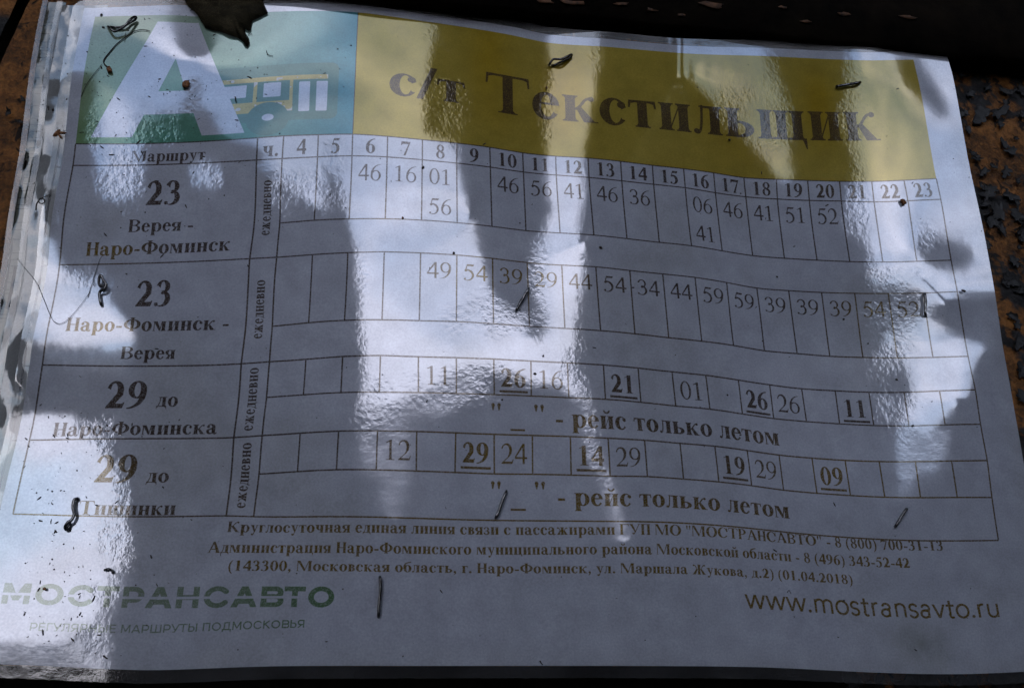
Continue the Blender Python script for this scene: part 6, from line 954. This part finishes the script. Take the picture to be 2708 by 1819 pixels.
# paint flakes, curled
def flake(px, py, s, seed):
    """a scab of old paint, ragged, lying on the board with one side lifted"""
    r = np.random.default_rng(seed); n = 18; c = on_plane(px, py, .50)[0]; ang = (np.arange(n) + .7 * r.random(n)) * 2 * math.pi / n
    rad = s * (.45 + .75 * r.random(n)) * (1 + .25 * np.sin(ang * 2 + r.random() * 6)); asp = .45 + .9 * r.random(); up = r.random() * 6.28; tilt = .02 + .20 * r.random() ** 2
    rot = r.random() * 3.14; V = [(c[0], c[1] - .03, c[2])]; F = []
    for ring in (.55, 1.0):
        for a, q in zip(ang, rad):
            x, z = math.cos(a) * q * ring * asp, math.sin(a) * q * ring; d = max(0, (x * math.cos(up) + z * math.sin(up)) / s)
            x, z = x * math.cos(rot) - z * math.sin(rot), x * math.sin(rot) + z * math.cos(rot)
            V.append((c[0] + x, c[1] - .03 - tilt * d * d - .03 * r.random() * (ring == 1), c[2] + z))
    for i in range(n):
        j = (i + 1) % n; F += [(0, 1 + j, 1 + i), (1 + i, 1 + j, 1 + n + j, 1 + n + i)]
    V = to_world(np.array(V)); o = mesh('paint_flake', V, np.array(F, dtype=object), M_flake, rp, smooth=False)
    sm = o.modifiers.new('thickness', 'SOLIDIFY'); sm.thickness = .00025; sm.offset = 1
fl = [(2545, 300, .5), (2590, 305, .75), (2640, 300, .9), (2655, 385, .55), (2672, 400, .45), (2560, 345, .35), (2580, 420, .5), (2620, 500, .7), (2640, 560, .65), (2672, 520, .5), (2690, 570, .7), (2650, 610, .55), (2700, 620, .6),
      (2620, 585, .5), (2600, 455, .4), (2690, 480, .35), (2565, 250, .45), (2610, 232, .4), (2660, 245, .55), (2690, 190, .6), (2640, 160, .7), (2600, 150, .55), (2680, 690, .55), (2660, 740, .5), (2700, 770, .6), (2672, 835, .45), (2695, 905, .6), (2700, 980, .6), (2690, 860, .4),
      (2705, 1050, .5), (2540, 200, .3), (2625, 440, .3), (2605, 540, .45), (2660, 455, .5), (2575, 180, .5), (2705, 300, .5), (2700, 240, .45), (2645, 330, .35)]
for k, (x, y, s) in enumerate(fl): flake(x, y, s * .42, 100 + k)
for k in range(30): flake(2700 - 190 * random.random() ** 1.3 + (0), 120 + 1000 * random.random(), .06 + .16 * random.random() ** 2, 500 + k)
for k, (x, y, s) in enumerate([(60, 262, .10), (22, 300, .12), (2250, 1806, .5), (2420, 1812, .6), (2560, 1806, .4), (2650, 1800, .5), (52, 322, .08)]): flake(x, y, s, 300 + k)

# dark rails over and under the sheet
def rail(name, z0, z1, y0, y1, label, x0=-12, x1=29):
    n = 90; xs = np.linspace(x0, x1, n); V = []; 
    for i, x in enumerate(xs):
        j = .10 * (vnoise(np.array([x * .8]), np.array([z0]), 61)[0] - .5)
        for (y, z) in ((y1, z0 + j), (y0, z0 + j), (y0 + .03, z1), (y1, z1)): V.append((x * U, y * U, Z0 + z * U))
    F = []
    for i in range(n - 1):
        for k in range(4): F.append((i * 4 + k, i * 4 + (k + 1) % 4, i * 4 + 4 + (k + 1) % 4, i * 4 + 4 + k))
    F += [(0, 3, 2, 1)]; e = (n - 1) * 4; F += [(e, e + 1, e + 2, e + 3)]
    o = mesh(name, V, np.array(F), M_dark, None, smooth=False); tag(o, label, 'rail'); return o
M_chip = plain('rusty_chip', (.02, .012, .008), (.14, .06, .025), 400, .8)
top_rail = rail('dark_rail', 5.12, 8.5, -.40, .5, 'dark wooden rail, its shadow also in the colour, jutting out above the top edge of the timetable')
rail('dark_rail', -17, -14.42, .50, .56, 'near-black wooden rail running under the bottom edge of the timetable', -12, 15.5)

for k, (x, y, s_) in enumerate([(1446, 8, .16), (1510, 11, .20), (1640, 14, .14), (1885, 18, .22), (2068, 24, .10), (2226, 40, .12), (1720, 30, .10), (2400, 48, .16), (1800, 44, .08), (2130, 60, .10)]):
    r0 = np.random.default_rng(900 + k); c = on_plane(x, y, -.405)[0]; n = 9; an = np.arange(n) * 2 * math.pi / n
    Vf = np.stack([c[0] + s_ * 1.8 * np.cos(an) * (.5 + r0.random(n)), c[1] - .02 - .05 * r0.random(n), c[2] + s_ * .5 * np.sin(an) * (.5 + r0.random(n))], -1)
    o = mesh('paint_flake', to_world(np.vstack([[c + (0, -.03, 0)], Vf])), np.array([(0, 1 + (i + 1) % n, 1 + i) for i in range(n)]), M_chip, top_rail, smooth=False)
    q = o.modifiers.new('thickness', 'SOLIDIFY'); q.thickness = .0003
# ---------------------------------------------------------------- older laminated sheets underneath
def strip(name, u0, u1, v0, v1, extra, material, parent, nu=14, nv=260, wave=.05, seed=0, corner=0, follow=0.0, uvbox=None, split=None):
    UU, VV = np.meshgrid(np.linspace(u0, u1, nu), np.linspace(v0, v1, nv))
    ex = extra + wave * (fbm(UU * .9 + seed, VV * .45, 40 + seed, 3) - .5) * 2
    P, px, py = sheet_points(UU.ravel(), VV.ravel(), ex.ravel(), follow)
    uv = np.stack([(UU.ravel() - u0) / (u1 - u0), (v1 - VV.ravel()) / (v1 - v0)], -1)
    return mesh(name, to_world(P), faces_grid(nv, nu), material, parent, uv=uv, attrs={'loose': .25 + 0 * UU.ravel()})
def small_print(name, u0, u1, v0, v1, shapes, base, W=140):
    global PU0, PV0, PPU, IW, IH
    keep = PU0, PV0, PPU, IW, IH
    PU0, PV0, PPU = u0, v0, W; IW, IH = int((u1 - u0) * W), int((v1 - v0) * W)
    img = np.empty((IH, IW, 3)); img[:] = base
    img *= (1 - .25 * fbm(*np.meshgrid(np.arange(IW) * .02, np.arange(IH) * .012), 8))[..., None]
    for fn, b, col in shapes:
        sl_, m = area(fn, *b); img[sl_] = img[sl_] * (1 - m[..., None]) + np.array(col) * m[..., None]
    im = bpy.data.images.new(name, IW, IH); px = np.ones((IH, IW, 4), np.float32); px[..., :3] = lin2srgb(np.clip(img, 0, 1))[::-1]
    im.pixels.foreach_set(px.ravel()); im.update(); im.pack(); PU0, PV0, PPU, IW, IH = keep
    return im
E1 = -5.838
a0, a1 = E1 - .59, E1 + .6
sh = [(R_(E1 - .165, -.3, E1 - .115, 11.2), (E1 - .2, E1 - .1, -.3, 11.2), (.03, .03, .04))]
for v in (.74, 3.81, 6.85, 8.9, 10.9): sh.append((R_(E1 - .14, v - .02, a1, v + .02), (E1 - .2, a1, v - .05, v + .05), (.03, .03, .04)))
imA = small_print('older_print', a0, a1, -4.9, 14.6, sh, (.40, .42, .43))
M_filmA = film('scuffed_clear_film', .16, 1.6)
ra = empty('older_timetable', tuple(to_world(sheet_points(np.array([E1 - .3]), np.array([14.5]), -.3, 0)[0])[0]))
tag(ra, 'older laminated timetable whose left margin shows under the front sheet', 'timetable')
def under(root, o):
    o.parent = root; o.matrix_parent_inverse = Matrix.Translation(root.location).inverted(); return o
under(ra, strip('paper', a0, a1, -4.85, 14.55, -.40, laminated('older_laminated_paper', imA, gain=.6, metal=.1), None, wave=.13, seed=1))
under(ra, strip('clear_margin', E1 - .75, a0 + .001, -5.0, 14.75, -.365, M_filmA, None, nu=5, wave=.05, seed=1))
b0, b1 = E1 - .99, E1 - .5
sh = []
v = -4.6; r = random.Random(4)
xl = E1 - .965; xr = E1 - .745
for (va, vb, wd) in ((-2.2, .6, .018), (.6, 1.5, .06), (1.5, 3, .012), (3, 5.6, .035), (5.6, 11, .012)): sh.append((R_(xl, va, xl + wd, vb), (xl - .1, xl + .15, va, vb), (.02, .018, .016)))
sh.append((P_((xr - .09, 3.9), (xr - .02, 3.9), (xr, 5.2), (xr - .09, 5.2)), (xr - .1, xr, 3.8, 5.3), (.015, .01, .008)))
while v < 5.6:
    sh.append((R_(xl, v, xl + .3, v + .02), (xl - .05, xl + .35, v - .05, v + .06), (.04, .04, .035))); v += r.choice((.12, .2, .22, .3, .42))
imB = small_print('oldest_print', b0, b1, -4.9, 14.6, sh, (.20, .21, .18))
rb = empty('oldest_timetable', tuple(to_world(sheet_points(np.array([E1 - .8]), np.array([14.5]), -.4, 0)[0])[0]))
tag(rb, 'oldest grey laminated sheet, a ladder-like row of lines along its left edge', 'timetable')
under(rb, strip('paper', b0, b1, -4.95, 14.55, -.50, laminated('oldest_laminated_paper', imB, gain=.5, metal=.08), None, wave=.10, seed=5))
under(rb, strip('clear_margin', E1 - 1.14, b0 + .001, -5.1, 14.8, -.475, M_filmA, None, nu=5, wave=.04, seed=5))

# ---------------------------------------------------------------- the timetable
root = empty('bus_timetable', tuple(to_world(sheet_points(np.array([7.5]), np.array([14.457]))[0])[0]))
tag(root, 'laminated bus timetable with yellow heading stapled to a rusty board', 'timetable')
nu, nv = 460, 330
UU, VV = np.meshgrid(np.linspace(PU0, PU1, nu), np.linspace(PV0, PV1, nv))
P, px, py = sheet_points(UU.ravel(), VV.ravel())
loose = np.zeros(len(px))
for x, y, rx, ry, a in ((315, 480, 75, 75, 1), (430, 340, 90, 50, .8), (510, 200, 18, 170, .8), (545, 465, 55, 45, 1), (800, 500, 110, 60, 1), (880, 420, 60, 60, .7), (1190, 250, 60, 110, .9), (1140, 130, 30, 90, .6), (1440, 300, 60, 120, .4), (1570, 150, 30, 90, .5),
                        (1930, 300, 110, 110, .7), (2050, 250, 45, 130, .7), (2240, 300, 40, 130, .7), (2255, 560, 60, 110, .7), (2330, 760, 70, 100, 1), (2370, 900, 60, 110, .9), (2350, 1050, 60, 90, .6), (2430, 620, 50, 50, .6), (1420, 700, 30, 200, .5), (1540, 700, 25, 220, .4),
                        (1300, 850, 110, 60, .5), (1230, 1010, 150, 60, .6), (980, 1060, 60, 70, .8), (960, 850, 18, 160, .6), (235, 735, 60, 30, .6), (260, 1150, 60, 50, 1), (320, 1330, 25, 140, .9), (300, 1430, 60, 90, 1), (250, 1560, 90, 60, .7), (1520, 950, 60, 90, .4), (1590, 1150, 40, 120, .4), (290, 1680, 60, 80, .4),
                        (245, 330, 20, 70, .9), (1700, 600, 500, 300, .06)):
    loose = np.maximum(loose, a * np.exp(-(((px - x) / rx) ** 2 + ((py - y) / ry) ** 2)))
pn = fbm(px / 60, py / 60, 12, 3); loose = np.clip(loose * (.3 + 1.5 * np.clip((pn - .35) * 3, 0, 1)), 0, 1)
uv = np.stack([(UU.ravel() - PU0) / (PU1 - PU0), (PV1 - VV.ravel()) / (PV1 - PV0)], -1)
print_img = make_print()
def hang(o): return under(root, o)
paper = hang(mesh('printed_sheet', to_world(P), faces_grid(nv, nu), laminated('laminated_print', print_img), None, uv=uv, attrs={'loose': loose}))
# clear film margin round the paper
M_film = film('clear_film', .20)
def edge_film(name, ua, ub, va, vb, n1, n2, cut=None):
    A, B = np.meshgrid(np.linspace(ua, ub, n1), np.linspace(va, vb, n2)); keep = None
    if cut:
        cu, cv, r_ = cut; Am, Bm = (A[:-1, :-1] + A[1:, 1:]) / 2, (B[:-1, :-1] + B[1:, 1:]) / 2
        keep = ~((Am < cu + r_) & (Bm < cv + r_) & ((Am - cu - r_) ** 2 + (Bm - cv - r_) ** 2 > r_ * r_))
    Q, _, _ = sheet_points(A.ravel(), B.ravel(), -.006)
    return hang(mesh(name, to_world(Q), faces_grid(n2, n1, keep), M_film))
edge_film('film_margin', E1 - .30, E1, -5.06, 14.80, 16, 500, (E1 - .30, -5.06, .34))
edge_film('film_margin', E1, PU1, -5.06, PV0, 420, 10)
M_film = film('bare_clear_film', .05); edge_film('film_margin', E1, PU1, PV1, 14.74, 420, 8)

# ---------------------------------------------------------------- staples, wire bent and sprung
def tube(name, pts, rad, material, parent=None, seg=8, flat=1.0):
    pts = np.asarray(pts, float); n = len(pts); rad = np.broadcast_to(np.asarray(rad, float), (n,)); V = []; F = []
    prev = Vector((0.13, 1, .2))
    for i in range(n):
        a = Vector(pts[max(i - 1, 0)]); b = Vector(pts[min(i + 1, n - 1)]); t = (b - a).normalized(); s = prev - t * prev.dot(t)
        s = s.normalized() if s.length > 1e-6 else t.orthogonal().normalized(); prev = s; w = t.cross(s)
        for k in range(seg):
            q = 2 * math.pi * k / seg; V.append(tuple(Vector(pts[i]) + (s * math.cos(q) * flat + w * math.sin(q)) * rad[i]))
    for i in range(n - 1):
        for k in range(seg): F.append((i * seg + k, i * seg + (k + 1) % seg, (i + 1) * seg + (k + 1) % seg, (i + 1) * seg + k))
    F.append(tuple(range(seg))[::-1]); F.append(tuple((n - 1) * seg + k for k in range(seg)))
    return mesh(name, V, np.array(F, dtype=object), material, parent)
def smooth_path(p, n=6):
    p = np.asarray(p, float); out = []
    for i in range(len(p) - 1):
        a, b, c, d = p[max(i - 1, 0)], p[i], p[i + 1], p[min(i + 2, len(p) - 1)]
        for k in range(n):
            t = k / n; out.append(.5 * ((2 * b) + (-a + c) * t + (2 * a - 5 * b + 4 * c - d) * t * t + (-a + 3 * b - 3 * c + d) * t ** 3))
    out.append(p[-1]); return np.array(out)
WR = .028 * U
def staple(p, label, r=1.0):
    p = smooth_path([(a, b, c) for a, b, c in p], 5); W_ = np.vstack([spot(a, b, c + .03) for a, b, c in p])
    o = tube('staple', W_, WR * r, M_wire); tag(o, label, 'staple', 'rusty staples pinning the timetable'); return o
staple([(284, 72, -.15), (288, 72, .08), (296, 80, .12), (304, 84, .12), (318, 78, .14), (332, 68, .18), (342, 55, .2), (352, 47, .16), (360, 46, .10), (357, 53, .04), (345, 60, .04), (332, 68, .06), (318, 73, .04), (302, 73, .02), (289, 71, -.1)], 'twisted open staple in the pale green corner above the big white letter', 1.3)
staple([(1452, 172, -.15), (1453, 171, .06), (1460, 160, .14), (1466, 157, .16), (1484, 157, .18), (1498, 151, .16), (1511, 145, .08), (1511, 149, .02), (1500, 157, .03), (1480, 166, .04), (1466, 173, .02), (1454, 174, -.1)], 'sprung loop-shaped staple in the yellow heading over its long word', 1.3)
staple([(2214, 229, -.15), (2215, 229, .05), (2243, 224, .06), (2272, 219, .05), (2273, 219, -.15)], 'straight black staple at the right end of the yellow heading', 1.7)
staple([(271, 808, -.15), (267, 804, .05), (263, 780, .06), (266, 770, .08), (276, 764, .12), (281, 752, .14), (274, 742, .16), (268, 729, .16), (263, 733, .14), (262, 748, .10), (265, 756, .08), (274, 756, .06), (280, 752, .04), (280, 762, .02), (272, 770, -.02)], 'knotted black staple by the second route number 23', 1.3)
staple([(1398, 764, -.15), (1397, 765, .05), (1389, 778, .07), (1384, 788, .05), (1376, 800, .06), (1367, 819, .05), (1366, 821, -.15)], 'slanting black staple in the middle of the table, under time 29', 1.5)
staple([(2445, 776, -.15), (2446, 779, .05), (2448, 800, .06), (2446, 820, .06), (2447, 832, .04), (2450, 842, -.15)], 'upright dark staple in the right-hand crease beside the time 52', 1.5)
staple([(207, 1318, -.15), (203, 1318, .05), (196, 1322, .08), (193, 1340, .10), (196, 1360, .10), (188, 1376, .12), (180, 1380, .14), (173, 1392, .12), (176, 1400, .05), (184, 1390, .02), (186, 1378, -.1)], 'kinked black staple over the bottom left corner of the table', 1.4)
staple([(1339, 1298, -.15), (1338, 1301, .05), (1328, 1325, .07), (1319, 1352, .06), (1312, 1366, .04), (1311, 1369, -.15)], 'slanting shiny staple after the first quotation mark of the lower note', 1.35)
staple([(2398, 1345, -.15), (2396, 1347, .05), (2383, 1366, .06), (2370, 1388, .06), (2364, 1394, -.15)], 'slanting black staple over the bottom line at the right of the table', 1.35)
staple([(1005, 1524, -.15), (1005, 1527, .06), (1006, 1545, .08), (1005, 1570, .09), (1002, 1600, .08), (1001, 1626, .05), (1001, 1632, -.15)], 'upright shiny staple between the green wordmark and the web address', 1.4)
staple([(276, 1507, .03), (286, 1504, .07), (293, 1506, .06), (299, 1512, .04), (298, 1514, .0)], 'short black staple stub above the green wordmark', 1.1)

# ---------------------------------------------------------------- plant scraps on the sheet
def blob(V, F, c, r3, rot, jit, r, ring=6):
    base = len(V); V.append(c + rot @ np.array((0, -r3[1], 0)))
    for lat in (-.5, .5):
        for k in range(ring):
            a = 2 * math.pi * k / ring; q = 1 + jit * (r.random() - .5)
            V.append(c + rot @ np.array((math.cos(a) * r3[0] * .87 * q, lat * r3[1], math.sin(a) * r3[2] * .87 * q)))
    V.append(c + rot @ np.array((0, r3[1], 0)))
    for k in range(ring):
        j = (k + 1) % ring; F += [(base, base + 1 + k, base + 1 + j), (base + 1 + k, base + 1 + ring + k, base + 1 + ring + j), (base + 1 + k, base + 1 + ring + j, base + 1 + j), (base + 1 + 2 * ring, base + 1 + ring + j, base + 1 + ring + k)]
def rotm(a): return np.array([[math.cos(a), 0, math.sin(a)], [0, 1, 0], [-math.sin(a), 0, math.cos(a)]])
def bud(px_, py_, w, h, ang, label, lobes=3, seed=0, mt=None):
    r = random.Random(seed); V = []; F = []; c = spot(px_, py_, .07)[0]
    for k in range(lobes):
        a = ang + (k - (lobes - 1) / 2) * .9; d = np.array((math.cos(a), 0, -math.sin(a))) * w * .35 * U * (0 if k == 0 else 1)
        blob(V, F, c + d, (w * .5 * U * (1 if k == 0 else .7), .045 * U, h * .5 * U * (1 if k == 0 else .6)), rotm(a), .5, r)
    o = mesh('bud_scale', V, np.array(F), mt or M_bud, None, smooth=False); tag(o, label, 'bud scale'); return o
bud(288, 184, .17, .22, .2, 'red-brown bud scale at the end of the curved stalk, left of the big white letter', 2, 1)
bud(491, 221, .24, .26, 1.1, 'golden-brown bud scale on the crossbar notch of the big white letter', 3, 2)
bud(151, 352, .36, .12, -.1, 'three-pointed red-brown bud scale in the clear left margin', 3, 3)
bud(2388, 532, .20, .20, .6, 'dark brown bud scale under the hour 22', 3, 4)
bud(118, 1556, .08, .07, .3, 'tiny orange bud scale on the left end of the green wordmark', 2, 5)
bud(2548, 769, .16, .07, .35, 'black seed on the bright right margin above the crease', 1, 6, M_fibre)
bud(623, 261, .06, .17, -.3, 'black seed between the big white letter and the bus emblem', 1, 7, M_fibre)
bud(140, 291, .07, .10, .2, 'black seed in the clear left margin above the three-pointed scale', 1, 8, M_fibre)
bud(1929, 370, .09, .09, .2, 'dark round speck below the soft sign of the heading', 1, 9, M_fibre)
bud(1445, 232, .07, .10, .2, 'small red-brown speck above the first letters of the heading', 1, 10)
def fibre(p, rad, label, cat='fibre', name='plant_fibre'):
    p = smooth_path([(a, b, .03) for a, b in p], 6); W_ = np.vstack([spot(a, b, c) for a, b, c in p]); o = tube(name, W_, np.linspace(1, .55, len(W_)) * rad * U, M_fibre, seg=5); tag(o, label, cat); return o
fibre([(284, 178), (274, 166), (277, 155), (292, 136), (306, 120), (322, 106), (334, 98), (350, 86), (368, 80), (385, 80), (397, 83)], .018, 'thin curved stalk arching over the pale green corner')
fibre([(215, 256), (224, 233), (240, 207), (262, 180), (270, 170)], .010, 'fine hair running down the left edge of the green panel')
fibre([(332, 88), (331, 104), (329, 112)], .010, 'tiny twig crossing the curved stalk')
fibre([(46, 684), (68, 712), (95, 745), (115, 790), (132, 832), (143, 850), (158, 856), (175, 848), (195, 828), (218, 800), (232, 780), (238, 772)], .008, 'long looping hair beside the second route name')
fibre([(232, 785), (250, 730), (262, 690), (272, 676)], .008, 'fine straight hair rising to the first route name')
fibre([(95, 556), (97, 540), (106, 527), (114, 526), (118, 532), (112, 539), (104, 536), (103, 528), (116, 522), (128, 516), (134, 513)], .020, 'curled black tendril in the left margin beside the first route')
fibre([(2082, 1566), (2087, 1560), (2092, 1570)], .010, 'bent hair over the third letter of the web address')
fibre([(705, 135), (707, 143), (713, 147), (722, 148)], .012, 'curved hair above the bus emblem')
fibre([(656, 92), (661, 89), (667, 91)], .012, 'tiny hooked hair at the tip of the dark shade shape')
fibre([(1428, 1746), (1431, 1752), (1436, 1757)], .02, 'dark twig scrap lying on the bottom edge of the sheet')
# fine dirt
V = []; F = []; r = random.Random(11)
for k in range(900):
    if k < 420: x, y = r.gauss(330, 260), r.gauss(250, 170)
    elif k < 640: x, y = r.gauss(140, 110), r.uniform(1050, 1740)
    else: x, y = r.uniform(150, 2600), r.uniform(60, 1740)
    if not (60 < x < 2620 and 15 < y < 1750): continue
    s = .008 + .016 * r.random() ** 3; l = s * (1 if r.random() < .6 else 2 + 2.5 * r.random())
    blob(V, F, spot(x, y, .006)[0], (l * U, s * .6 * U, s * U), rotm(r.random() * 6.28), .6, r, 5)
o = mesh('dirt_specks', V, np.array(F), M_fibre, None, smooth=False); tag(o, 'fine dark dirt specks scattered over the laminated sheet', 'dirt', kind='stuff')
CRUMBS = [(1375, 590, 'under the column of time 46 at hour 10'), (1200, 669, 'in the blank strip under the hour 9 column, upper of a pair'), (2055, 732, 'in the blank strip below the times of hour 19'), (2296, 908, 'near the foot of the hour 21 column in the second block'),
    (2371, 1003, 'in the blank strip right of centre above the third block'), (2414, 1125, 'on the ruled line under hour 22 in the third block'), (1924, 1044, 'in the empty cell before the bold 26 of the third block'), (1119, 443, 'touching the digits 01 under hour 8'),
    (1065, 576, 'red-brown, above the ruled line under the time 16'), (2231, 844, 'below the last time 39 of the second block'), (1959, 512, 'just after the hour 17'), (1415, 988, 'between the bold 26 and the time 16 of the third block'),
    (1437, 941, 'above the third block between hours 10 and 11'), (2232, 1587, 'on the letter o of the web address'), (268, 40, 'in the white border over the pale green corner'), (273, 73, 'beside the twisted staple in the pale green corner'),
    (1328, 1057, 'above the first quotation mark of the upper note'), (1589, 655, 'in the blank strip left of centre under hour 13')]
for k, (x, y, where) in enumerate(CRUMBS):
    V = []; F = []; s = .022 + .022 * ((k * 37 % 10) / 10); blob(V, F, spot(x, y, .012)[0], (s * 1.3 * U, s * .5 * U, s * U), rotm(k * 1.7), .5, r, 7)
    o = mesh('dirt_crumb', V, np.array(F), M_bud if 'red' in where else M_fibre, None, smooth=False); tag(o, 'dark crumb ' + where, 'crumb', 'dark crumbs on the timetable')

# dark sheet standing in for a shadow that falls over the top edge
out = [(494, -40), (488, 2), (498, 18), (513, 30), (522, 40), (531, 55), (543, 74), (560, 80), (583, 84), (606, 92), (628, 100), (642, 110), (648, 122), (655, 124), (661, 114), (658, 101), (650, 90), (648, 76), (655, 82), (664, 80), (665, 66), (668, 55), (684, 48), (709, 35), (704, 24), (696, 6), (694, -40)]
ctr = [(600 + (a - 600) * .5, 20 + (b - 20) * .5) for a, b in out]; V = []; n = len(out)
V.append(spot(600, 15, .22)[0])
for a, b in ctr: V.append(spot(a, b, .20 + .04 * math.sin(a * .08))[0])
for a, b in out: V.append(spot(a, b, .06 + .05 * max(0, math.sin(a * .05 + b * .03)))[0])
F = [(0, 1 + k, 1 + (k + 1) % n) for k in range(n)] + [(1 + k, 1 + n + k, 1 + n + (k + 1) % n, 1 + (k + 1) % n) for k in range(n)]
lf = mesh('shade_shape', V, np.array(F, dtype=object), M_shade); lm = lf.modifiers.new('thickness', 'SOLIDIFY'); lm.thickness = .0003
tag(lf, 'dark sheet standing in for a shadow over the top edge above the big white letter', 'shade_cutout')
